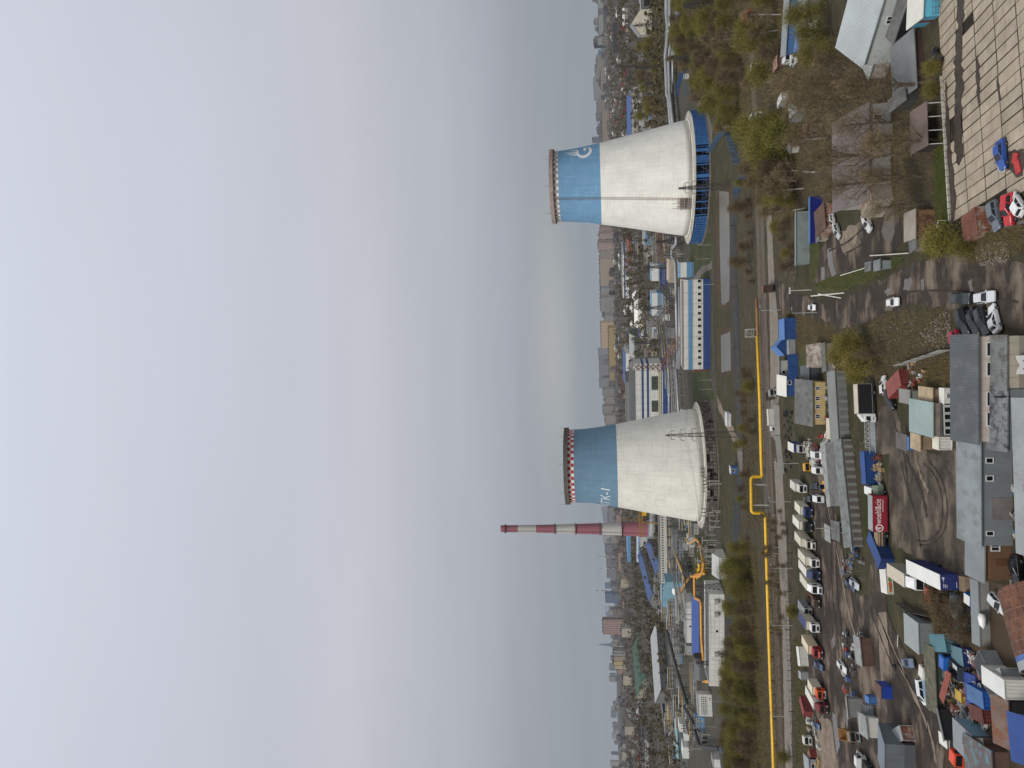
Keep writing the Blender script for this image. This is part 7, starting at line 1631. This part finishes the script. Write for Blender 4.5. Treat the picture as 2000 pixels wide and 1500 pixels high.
# far woods, one mass
def far_wood(name,regions,seed,m):
    rs=random.Random(seed); b=MB()
    for (x0,x1,y0,y1,n,hh) in regions:
        for k in range(n):
            y=y0+(y1-y0)*rs.random()**1.5; x=rs.uniform(x0,x1)*(y/ y1 if x1>700 else 1)
            h=hh*rs.uniform(.6,1.25); r=h*.36
            for q in range(20):
                a=rs.uniform(0,6.28); zz=h*rs.uniform(.25,1); rr=r*(1.1-abs(zz/h-.55)); c=Vector((x+rr*math.cos(a)*rs.random(),y+rr*math.sin(a)*rs.random(),zz)); s=r*rs.uniform(.22,.5)
                u=Vector((rs.gauss(0,1),rs.gauss(0,1),rs.gauss(0,.6))).normalized()*s; v=Vector((rs.gauss(0,.6),rs.gauss(0,.6),rs.gauss(0,1))).normalized()*s
                b.add([c-u-v*.5,c+u-v*.4,c+v],[(0,1,2)])
    o=b.obj(name,m); o['kind']='stuff'; return o
far_wood('far_woods',[(-900,900,900,1500,1500,11),(-1600,1600,1300,2600,2100,12),(-2600,2600,2300,4200,1700,12)],50,twigmat((78,70,55),(90,82,60),'far_twigs'))
far_wood('park_trees',[(-420,-300,520,860,260,9),(-300,-160,740,900,120,9),(190,420,560,880,380,10),(60,190,720,900,120,9),(-120,40,700,880,130,9),(110,170,640,760,40,8)],51,twigmat((82,73,53),(96,87,58),'park_twigs'))
# dry grass and litter near the viewer
def tufts(name,regs,m,seed,hmin,hmax,wd):
    rs=random.Random(seed); b=MB()
    for poly,n in regs:
        P=[G(x,y) for x,y in poly]; xs=[p.x for p in P]; ys=[p.y for p in P]; pl=[(p.x,p.y) for p in P]; k=q=0
        while k<n and q<n*8:
            q+=1; x,y=rs.uniform(min(xs),max(xs)),rs.uniform(min(ys),max(ys))
            if not inpoly(x,y,pl): continue
            k+=1
            for j in range(4):
                a=rs.uniform(0,6.28); h=rs.uniform(hmin,hmax); w=wd*rs.uniform(.6,1.3); px,py=x+rs.gauss(0,.2),y+rs.gauss(0,.2)
                b.add([(px-w*math.cos(a),py-w*math.sin(a),0),(px+w*math.cos(a),py+w*math.sin(a),0),(px+rs.gauss(0,h*.4),py+rs.gauss(0,h*.4),h)],[(0,1,2)])
    o=b.obj(name,m); o['kind']='stuff'
SL=[(1530,604),(1600,628),(1650,652),(1700,630),(1750,606),(1855,606),(1858,650),(1860,756),(1760,750),(1700,735),(1640,735),(1590,700),(1560,680)]
tufts('dry_grass',[(SL,5200),([(1565,420),(1600,430),(1690,390),(1760,420),(1830,470),(1846,440),(1830,270),(1850,150),(1830,100),(1790,160),(1750,195),(1690,200),(1600,140),(1560,130),(1530,300)],5200),([(1500,-40),(1560,-40),(1560,500),(1530,520)],2200),([(1900,462),(2000,440),(2000,490),(1890,515)],900),([(1836,1150),(1905,1145),(1905,1240),(1850,1230)],900),([(1548,1240),(1572,1240),(1586,1500),(1556,1500)],1500),([(1864,690),(1800,720),(1800,760),(1862,756)],600)],twigmat((104,92,62),(128,112,76),'dry_blades'),60,.25,.8,.035)
tufts('green_grass',[([(1588,560),(1620,542),(1676,526),(1722,514),(1748,502),(1768,506),(1742,524),(1690,550),(1640,568)],2200),([(1837,262),(1848,300),(1854,440),(1838,468),(1828,400),(1828,300)],2200),([(1550,1250),(1570,1250),(1582,1480),(1556,1490)],1800),([(1584,472),(1603,476),(1594,540),(1584,552)],500),([(1566,105),(1584,102),(1584,138),(1566,138)],300),([(1690,886),(1698,886),(1708,1060),(1690,1060)],500)],twigmat((70,82,34),(92,98,46),'green_blades'),61,.15,.45,.04)
rs=random.Random(66); b=MB()
for poly,n in (([(1838,612),(1858,610),(1860,680),(1822,700),(1800,650)],320),([(1905,482),(1970,470),(1975,510),(1910,520)],260),([(1690,700),(1730,610),(1800,604),(1800,640)],90),([(1530,500),(1555,505),(1556,545),(1535,545)],120),([(1626,1090),(1690,1075),(1690,1150),(1640,1150)],90),([(1700,640),(1840,620),(1850,700),(1740,720)],90),([(1600,840),(1690,840),(1700,900),(1670,900)],90)):
    P=[G(x,y) for x,y in poly]; xs=[p.x for p in P]; ys=[p.y for p in P]; pl=[(p.x,p.y) for p in P]
    for k in range(n*3):
        x,y=rs.uniform(min(xs),max(xs)),rs.uniform(min(ys),max(ys))
        if inpoly(x,y,pl) and rs.random()<.6: s=rs.uniform(.05,.22); b.obox((x,y,.12+s*.2),(s*rs.uniform(.7,1.8),s,s*.6),rs.uniform(0,3),rs.uniform(-.5,.5))
o=b.obj('rubble',mat((126,118,106),.9,.35,.8)); o['kind']='stuff'
tufts('undergrowth',[([(1450,720),(1474,720),(1480,900),(1492,1000),(1500,1250),(1506,1500),(1532,1500),(1530,1250),(1514,1000),(1460,1040),(1452,900)],3600)],twigmat((92,80,58),(112,100,68),'low_twigs'),64,.4,1.3,.05)
THP=[(1334,-60),(1331,110),(1370,140),(1384,205),(1404,240),(1440,256),(1480,300),(1550,300),(1545,-60)]
tufts('undergrowth',[(THP,9000),([(1512,300),(1552,300),(1552,420),(1522,430),(1514,360)],1300),([(1446,1040),(1476,1060),(1490,1200),(1500,1360),(1508,1560),(1440,1560),(1428,1400),(1426,1300),(1440,1180)],7500),([(1262,60),(1300,60),(1303,120),(1300,250),(1270,235),(1266,180)],2500)],twigmat((98,86,54),(122,108,66),'undergrowth_twigs'),63,.6,2.0,.05)
# ------------------------------------------------------------------ the city beyond
_CW={}
def citywall(rgb,win=(58,62,70),fl=3.0,bay=3.4,ww=.5,wh=.5,vert=False,stripe=None):
    key=(rgb,win,fl,bay,ww,wh,vert,stripe)
    if key in _CW: return _CW[key]
    mt=bpy.data.materials.new('city_wall'); nt,bs,N,L=nodes(mt); bs.inputs['Roughness'].default_value=.8
    tc=N('ShaderNodeTexCoord'); sx=N('ShaderNodeSeparateXYZ'); L(tc.outputs['Object'],sx.inputs[0]); ge=N('ShaderNodeNewGeometry')
    def MA(op,a,b=0.0):
        q=N('ShaderNodeMath'); q.operation=op
        for i,v in enumerate((a,b)):
            if isinstance(v,(int,float)): q.inputs[i].default_value=v
            else: L(v,q.inputs[i])
        return q.outputs[0]
    def mix(a,b,f):
        x=N('ShaderNodeMix'); x.data_type='RGBA'
        for s,v in ((0,f),(6,a),(7,b)):
            if isinstance(v,(float,int,tuple)): x.inputs[s].default_value=v
            else: L(v,x.inputs[s])
        return x.outputs[2]
    u=MA('ADD',sx.outputs[0],sx.outputs[1]); fu=MA('FRACT',MA('DIVIDE',u,bay)); fz=MA('FRACT',MA('DIVIDE',sx.outputs[2],fl))
    band=lambda f,w: MA('MULTIPLY',MA('GREATER_THAN',f,.5-w/2),MA('LESS_THAN',f,.5+w/2))
    w=band(fu,ww) if vert else MA('MULTIPLY',band(fu,ww),band(fz,wh))
    nz=N('ShaderNodeTexNoise'); nz.inputs['Scale'].default_value=.045; nz.inputs['Detail'].default_value=3; L(tc.outputs['Object'],nz.inputs['Vector'])
    c=lin(rgb); base=mix(tuple(x*.8 for x in c[:3])+(1,),tuple(min(1,x*1.1) for x in c[:3])+(1,),nz.outputs[0])
    if stripe:
        s=band(MA('FRACT',MA('DIVIDE',u,stripe[1])),.35); base=mix(base,lin(stripe[0]),s)
    L(mix(base,lin(win),MA('MULTIPLY',w,.9)),bs.inputs['Base Color']); _CW[key]=mt; return mt
CROOF=mat((86,82,78),.9,.15,.05)
def block(label,iyL,iyR,base,top,rgb,win=(60,64,72),d=16,cap=None,group=None,shared=False,cat='apartment block',name='apartment_block',**k):
    p,q=G(base,iyL),G(base,iyR); 
    c=(p+q)/2; w=(q-p).length; w=(G(base,iyR)-G(base,iyL)).length
    lo,hi=0.,500.
    for _ in range(50):
        m_=(lo+hi)/2
        if proj(c.x,c.y,m_)[0]>top: lo=m_
        else: hi=m_
    h=max(6,lo); rgb=tuple(int(v*.86) for v in rgb); t=thing(name,label,cat,(p.x,p.y,0),math.atan2((q-p).y,(q-p).x),group,shared=shared)
    b=MB(); b.box(0,0,0,w,d,h); b.obj('wall',citywall(rgb,win,**k),t)
    b=MB(); b.box(-.5,-.5,h,w+.5,d+.5,h+1.2); rs=random.Random(int(iyL*7+base)); n=max(1,int(w/26))
    for i in range(n): x=w*(i+.5)/n; b.box(x-3,d*.3,h+1.2,x+3,d*.7,h+1.2+rs.uniform(2,4))
    b.obj('roof',cap or CROOF,t)
    return t
RT=mat((112,44,52),.8,.15,.1)
for a in (
 ('long white slab block above the dark edge of the far city',66,4,1178,1169,(204,206,200)),('white and dark striped slab tower beside the long white slab',87,78,1184,1167,(206,206,202),(70,66,64),dict(bay=9,ww=.4,vert=True)),('dark glass block joined to the striped slab tower',93,87.5,1184,1161,(64,70,84),(50,56,70)),
 ('pale sky blue block next to a beige slab',108,100,1180,1169,(128,168,190)),('beige slab row beyond the sky blue block',134,109,1180,1165,(178,172,160)),('pale mall building with flat roof far beyond the pipe rack',150,135,1180,1163,(184,174,160)),('low long cream building in the far city centre',176,136,1184,1173,(182,172,156)),
 ('dusty pink slab behind cream buildings',196,151,1174,1160,(180,166,158)),('beige grey block in the haze by the blue hall',220,200,1188,1166,(170,160,150)),('tan pink long block above the blue hall',276,221,1190,1176,(186,164,148)),('short dark tower standing beside the white and blue cooling tower',278.5,268,1176,1157,(96,94,104)),
 ('dark blue long hall roof far beyond the wooded rise',104,50,1205,1198,(56,66,90)),('pinkish tower with dark red crown, nearest the tower edge',452,443,1199,1172,(182,162,152),(96,86,86),dict(),RT),('pinkish tower with dark red crown, the middle one',466,455,1200,1170,(188,168,156),(96,86,86),dict(),RT),('pinkish tower with dark red crown, the tallest of three',487,474,1200,1168,(192,172,160),(96,86,86),dict(bay=12,ww=.25,vert=True),RT),
 ('beige block with dark glass corner next to red crowned towers',505,489,1199,1172,(178,166,150)),('big beige panelled block with dotted windows',562,505.5,1199,1172,(188,174,154),(120,112,106),dict(bay=5,ww=.35,wh=.4)),('blue and white vertically striped block',571,562.5,1200,1173,(196,194,188),(76,92,116),dict(bay=5,ww=.45,vert=True)),
 ('cream block between striped and gridded blocks',580,571.5,1200,1173,(188,176,154)),('block with bold dark window grid and white frame',608,580.5,1201,1173,(198,194,184),(58,66,80),dict(bay=6,fl=6,ww=.7,wh=.7)),('cream slab beside the bold grid block',615,608.5,1201,1180,(186,174,148)),('smaller block with white frame and dark grid',626,615.5,1202,1180,(196,192,184),(58,66,80),dict(bay=6,fl=6,ww=.65,wh=.7)),
 ('long peach coloured block with pale joints',680,630,1199,1174,(206,180,152),(168,140,122),dict(bay=7,ww=.2,fl=5,wh=.4)),('yellow ochre lower block in front of the peach block',712,640,1203,1189,(190,164,114),(130,112,86)),('ochre block continuing beyond the first ochre block',742,713,1202,1190,(184,162,120),(120,104,84)),('grey striped towers cluster, palest part',694,681,1190,1169,(168,166,162),(96,96,102),dict(bay=14,ww=.4,vert=True)),
 ('grey striped towers cluster, middle part',711,695,1190,1170,(150,146,146),(88,88,96),dict(bay=12,ww=.4,vert=True)),('mauve grey block in the haze',739,712,1190,1171,(152,144,148)),('grey block with stepped outline',758,740,1192,1171,(158,154,150)),('grey tower with blank side near the red checked tower',774,760,1201,1178,(164,160,154),(92,92,96)),('pale grey block half hidden among others',792,775,1201,1182,(170,162,152)),
 ('dim beige block close to the red checked tower',810,793,1202,1178,(164,156,146)),('pale block touching the red checked tower outline',828,811,1203,1182,(172,166,156)),('long brick red low block behind the boiler house',782,730,1221,1212,(128,92,82),(96,74,70)),('brick block beyond the long brick red block',760,735,1214,1208,(150,134,116)),
 ('grey fin striped block between cooling tower and chimney',1022,990,1190,1177,(160,158,158),(86,88,98),dict(bay=14,ww=.4,vert=True)),('plain grey block below the fin striped block',1020,992,1203,1188,(148,146,146)),('pink low block beside the chimney',1020,1006,1213,1203,(178,150,132)),('beige block just past the chimney',1063,1045,1191,1178,(178,168,154)),('grey beige block below the block past the chimney',1060,1045,1206,1193,(166,160,150)),
 ('slate grey long block past the chimney',1082,1064,1201,1182,(126,126,132)),('brownish grey block before the first banded pipe',1106,1083,1203,1185,(138,130,130)),('grey brown block before the second banded pipe',1130,1110,1203,1186,(140,132,130)),('long row of small pink gabled blocks in the trees',1115,1080,1217,1207,(184,152,134)),('cream end walled block in the trees',1148,1132,1228,1212,(200,190,166),(110,100,92)),
 ('blue glass block beside the dark banded pipe',1150,1140,1199,1182,(96,114,140),(60,76,104)),('blue glass twin blocks',1178,1159,1207,1183,(104,124,148),(62,80,108)),('white and blue office with slanting face',1195,1186,1199,1183,(190,198,202),(90,116,140)),('blue office with white grid',1210,1196,1198,1184,(112,136,158),(70,92,118)),('plain brown block behind the blue offices',1206,1190,1212,1199,(128,114,106),(112,100,94)),
 ('tall pinkish tower with dark window strips and roof house',1240,1212,1220,1178,(196,164,150),(72,68,78),dict(bay=15,ww=.42,vert=True)),('white gabled block at the foot of the tall pinkish tower',1245,1228,1233,1214,(206,198,182),(98,88,82)),('grey white slab pair past the spire, first',1276,1271,1222,1198,(168,162,156),(92,90,96),dict(bay=6,ww=.45,vert=True)),('grey white slab pair past the spire, second',1282,1277,1222,1198,(176,172,166),(96,94,98),dict(bay=6,ww=.45,vert=True)),
 ('tan slab with dark side past the spire',1292,1283,1222,1199,(182,160,134)),('butter yellow slab past the spire',1300,1293,1222,1199,(206,186,132),(132,116,92)),('cream slab next to the butter yellow slab',1307,1301,1222,1200,(206,194,160),(132,120,98)),('pink lower block at the end of the slab row',1316,1308,1222,1206,(184,146,130)),('cream white block alone in the trees',1339,1321,1234,1217,(206,196,172),(96,86,80)),
 ('cream block with two window columns far out in the trees',1436,1420,1240,1220,(196,188,168),(92,84,80)),('grey beige block at the outer skyline',1497,1488,1210,1193,(176,164,152)),('low pale block at the outer skyline',1485,1470,1224,1214,(186,178,158)),('white quadrangle block in the far trees',1384,1370,1252,1244,(196,192,182)),('long grey blue shed roof at the outer city edge',1440,1412,1262,1254,(90,98,110)),
 ('white sheds row at the outer city edge',1500,1445,1268,1258,(186,188,186)),('pale long block low above the green market roof',1330,1300,1250,1244,(178,168,154)),('grey glass gable block behind the market',1245,1235,1252,1243,(120,130,126))):
    lab,l,r,bs_,tp,c=a[:6]; win=a[6] if len(a)>6 else (88,88,92); kw=a[7] if len(a)>7 else {}; cap=a[8] if len(a)>8 else None
    block(lab,l,r,bs_,tp,c,win,cap=cap,**kw)
rs=random.Random(77); HID=((278,442),(828,990))
k=0
while k<240:
    y=rs.uniform(-20,1520); 
    w=rs.uniform(3,12)
    if any(a<y<b and a<y-w<b for a,b in HID): continue
    hz0=1160+.0253*y; base=hz0+rs.choice((9,11,13,16,20,26)); top=hz0+rs.uniform(-3,5) if base<hz0+14 else base-rs.uniform(5,11)
    g=rs.uniform(.6,1.05); c=rs.choice(((172,164,154),(156,152,152),(182,166,150),(146,142,146),(190,182,168),(150,132,124))); c=tuple(int(v*g) for v in c)
    block('small hazy block among many low on the far skyline',y,y-w,base,top,c,(72,72,80),fl=rs.choice((3,6)),bay=rs.choice((3.4,7,9)),ww=rs.choice((.5,.4)),vert=rs.random()<.4,group='hazy blocks along the skyline',shared=True); k+=1
rs=random.Random(79); k=0
while k<230:
    y=rs.uniform(-10,1500); base=1160+.0253*y+rs.choice((24,30,36,42,50,58,66)); 
    if any(a-8<y<b+8 for a,b in HID) or (base>1222 and 660<y<840) or (base>1225 and 1000<y<1350): continue
    w=rs.uniform(3,16); c=rs.choice(((176,168,158),(196,192,184),(150,144,138),(168,140,120),(110,116,126),(186,176,150)))
    block('low building scattered among the far brown trees',y,y-w,base,base-rs.uniform(2.5,6),c,(90,88,88),d=14,group='low buildings in the far trees',shared=True,name='low_building',cat='building',cap=rs.choice((CROOF,ROOFL,ROOFG,RT,WHITEP))); k+=1
def far_chimney(label,iy,base,top,r,bands,name='banded_chimney'):
    g=G(base,iy); lo,hi=0.,300.
    for _ in range(50):
        m_=(lo+hi)/2
        if proj(g.x,g.y,m_)[0]>top: lo=m_
        else: hi=m_
    t=thing(name,label,'chimney',(g.x,g.y,0)); b=MB(); n=len(bands)
    for i,k_ in enumerate(bands): b.k=k_; b.lathe([(r*(1-.3*i/n),lo*i/n),(r*(1-.3*(i+1)/n),lo*(i+1)/n)],12,False,i==n-1)
    b.obj('shaft',[mat((196,190,184),.8,.1,.2),mat((108,70,70),.8,.1,.2),mat((74,72,78),.8,.1,.2)],t)
far_chimney('thin distant chimney with red and white bands, first past the tall chimney',1087,1204,1170,3.2,[2,0,1,0,1,0,1]); far_chimney('thin distant chimney with red and white bands, second past the tall chimney',1110,1204,1171,3.2,[2,0,1,0,0,0,1]); far_chimney('thin distant chimney with dark bands beside blue glass blocks',1154,1204,1163,3.4,[2,1,0,1,2,0,2])
g=G(1203,1260); lo=hz(1203,1260,1165); t=thing('needle_tower','slender pointed tower fading in the haze','tower',(g.x,g.y,0)); b=MB(); b.lathe([(22,0),(24,lo*.25),(18,lo*.5),(9,lo*.75),(3,lo*.92),(.4,lo)],10); b.obj('shaft',mat((110,130,150),.4,.05,.1),t,True); print('needle',lo,g.y)
# ------------------------------------------------------------------ pylons, lamps and wires
LAT=mat((66,62,58),.7,.2,.5)
def pylon(label,at,top,w,arms,m=LAT,name='lattice_pylon',n=8,th=.16):
    g=G(*at); h=hz(at[0],at[1],top); t=thing(name,label,'pylon',(g.x,g.y,0),.25); b=MB(); W_=lambda z:w*(1-z/h)**1.0+.5
    zs=[h*(1-(1-k/n)**1.25) for k in range(n+1)]
    for a,c in zip(zs,zs[1:]):
        C=[(sx*W_(z)/2,sy*W_(z)/2,z) for z in(a,c) for sx,sy in((-1,-1),(1,-1),(1,1),(-1,1))]
        for i in range(4): b.bar(C[i],C[4+i],th*1.3); b.bar(C[i],C[4+(i+1)%4],th*.8); b.bar(C[(i+1)%4],C[4+i],th*.8); b.bar(C[4+i],C[4+(i+1)%4],th*.8)
    b.obj('mast',m,t); pts=[]
    for f,l in arms:
        b=MB(); z=h*f; b.bar((-l,0,z),(l,0,z),th*1.2); b.bar((-l,0,z),(0,0,z+1.6),th); b.bar((l,0,z),(0,0,z+1.6),th); b.bar((-l*.5,0,z),(0,0,z+1.6),th*.8); b.bar((l*.5,0,z),(0,0,z+1.6),th*.8); b.obj('cross_arm',m,t)
        for s in(-1,1):
            b=MB(); b.cyl((s*l,0,z),(s*l,0,z-1.5),.13,.13,6); b.obj('insulator',BRICK,t); pts.append(Vector((g.x+s*l*math.cos(.25),g.y+s*l*math.sin(.25),z-1.5)))
    return pts
PA=pylon('dark lattice pylon standing before the white and blue cooling tower',(1425,362),1325,2.4,[(.72,3.2),(.86,2.6)],th=.11)
PB=pylon('dark lattice pylon standing before the brown louvred cooling tower',(1440,848),1300,2.2,[(.62,2.8),(.78,2.6),(.92,2.0)],th=.1)
PC=pylon('lattice pylon over the olive thicket beside the guard cabin',(1372,110),1318,4.5,[(.7,4),(.86,3.2)])
PD=pylon('wide lattice mast at the frame edge above the thicket',(1395,6),1335,6,[(.8,5),(.92,4)])
PE=pylon('dark lattice pylon between the repair hall and the small white store',(1424,1146),1358,3.6,[(.75,3),(.9,2.4)])
PF=pylon('thin pylon in front of the repair hall end',(1412,1296),1360,3.2,[(.78,2.6),(.92,2)])
for i,(at,tp,lb) in enumerate((((1262,127),1215,'beside the depot shed'),((1262,152),1225,'behind the depot shed'),((1300,160),1258,'on the wooded rise'),((1285,46),1238,'in front of the sand gabled hall'),((1300,128),1240,'above the bent pipe rack'),((1330,470),1280,'beside the tower foot in the electrical yard'),((1310,520),1262,'behind the beige stepped block'),((1310,600),1258,'beside the pale blue building'),((1290,668),1238,'by the rounded grey warehouse'))):
    pylon('distant thin lattice pylon '+lb,at,tp,3.4,[(.75,3.2),(.9,2.6)],n=6,th=.2)
def wires(label,A,B,n,sag=2.5,r=.035):
    o=Vector((A[0].x,A[0].y,0)); t=thing('power_line',label,'power line',o)
    for a,c in list(zip(A,B))[:n]:
        b=MB(); b.tube([a+(c-a)*(k/12)-Vector((0,0,sag*4*(k/12)*(1-k/12)))-o for k in range(13)],r,4); b.obj('wire',BLK,t)
wires('power wires strung between the two cooling tower pylons',PA,PB,4); wires('power wires from the thicket pylon to the tower pylon',PC,PA,4); wires('power wires from the frame edge mast to the thicket pylon',PD,PC,4); wires('power wires from the louvred tower pylon to the repair hall',PB,PE,4); wires('power wires along the repair hall',PE,PF,4)
a,c=G(1955,462,7),G(2060,640,8); wires('two black cables hanging over the dirt road',[a,a+Vector((.5,.3,0))],[c,c+Vector((1.2,0,0))],2,1.2,.03)
def lamp(label,at,h,m=None,group=None,shared=False):
    g=G(*at); t=thing('lamp_post',label,'lamp post',(g.x,g.y,0),0,group,shared=shared); b=MB(); b.cyl((0,0,0),(0,0,h),.13,.08,6); b.obj('pole',m or GREYL,t); b=MB(); b.bar((0,0,h),(1.2,-.3,h+.25),.1); b.box(.9,-.5,h+.15,1.7,-.1,h+.32); b.obj('lamp_head',STEEL,t)
for i,(x,y) in enumerate(((1396,555),(1388,478),(1386,505),(1404,935),(1404,980),(1404,1006),(1400,1028),(1408,1060),(1398,1085),(1400,1110),(1392,742),(1392,760),(1412,1370),(1400,1420),(1420,1290))): lamp('pale lamp post on the plant lawns between towers and fence',(x,y),7,None,'plant lamp posts',True)
for x,y,l in ((1548,1110,'grey lamp post behind the parked beige trucks'),(1548,1222,'grey lamp post behind the navy roofed truck'),(1546,1400,'grey lamp post at the foot of the weedy verge'),(1560,905,'grey lamp post beside the scrap rows'),(1646,1032,'lamp post with white globe head in the truck yard'),(1596,610,'wooden lamp post at the dirt road junction'),(1545,980,'wooden post behind the first parked truck'),(1526,605,'lamp post at the start of the blue huts'),(1612,270,'pale post in the trees by the roofless house'),(1560,155,'pale post on the grass by the white van')): lamp(l,(x,y),6.5)
# ------------------------------------------------------------------ air
def haze():
    mt=bpy.data.materials.new('haze'); mt.use_nodes=True; nt=mt.node_tree; nt.nodes.clear()
    o=nt.nodes.new('ShaderNodeOutputMaterial'); v=nt.nodes.new('ShaderNodeVolumePrincipled')
    v.inputs['Color'].default_value=(.7,.77,.84,1); v.inputs['Density'].default_value=3e-5; v.inputs['Anisotropy'].default_value=.2
    nt.links.new(v.outputs[0],o.inputs['Volume'])
    b=MB(); b.box(-9300,-300,-1,9300,9900,205); h=b.obj('haze',mt); h['kind']='stuff'
haze()
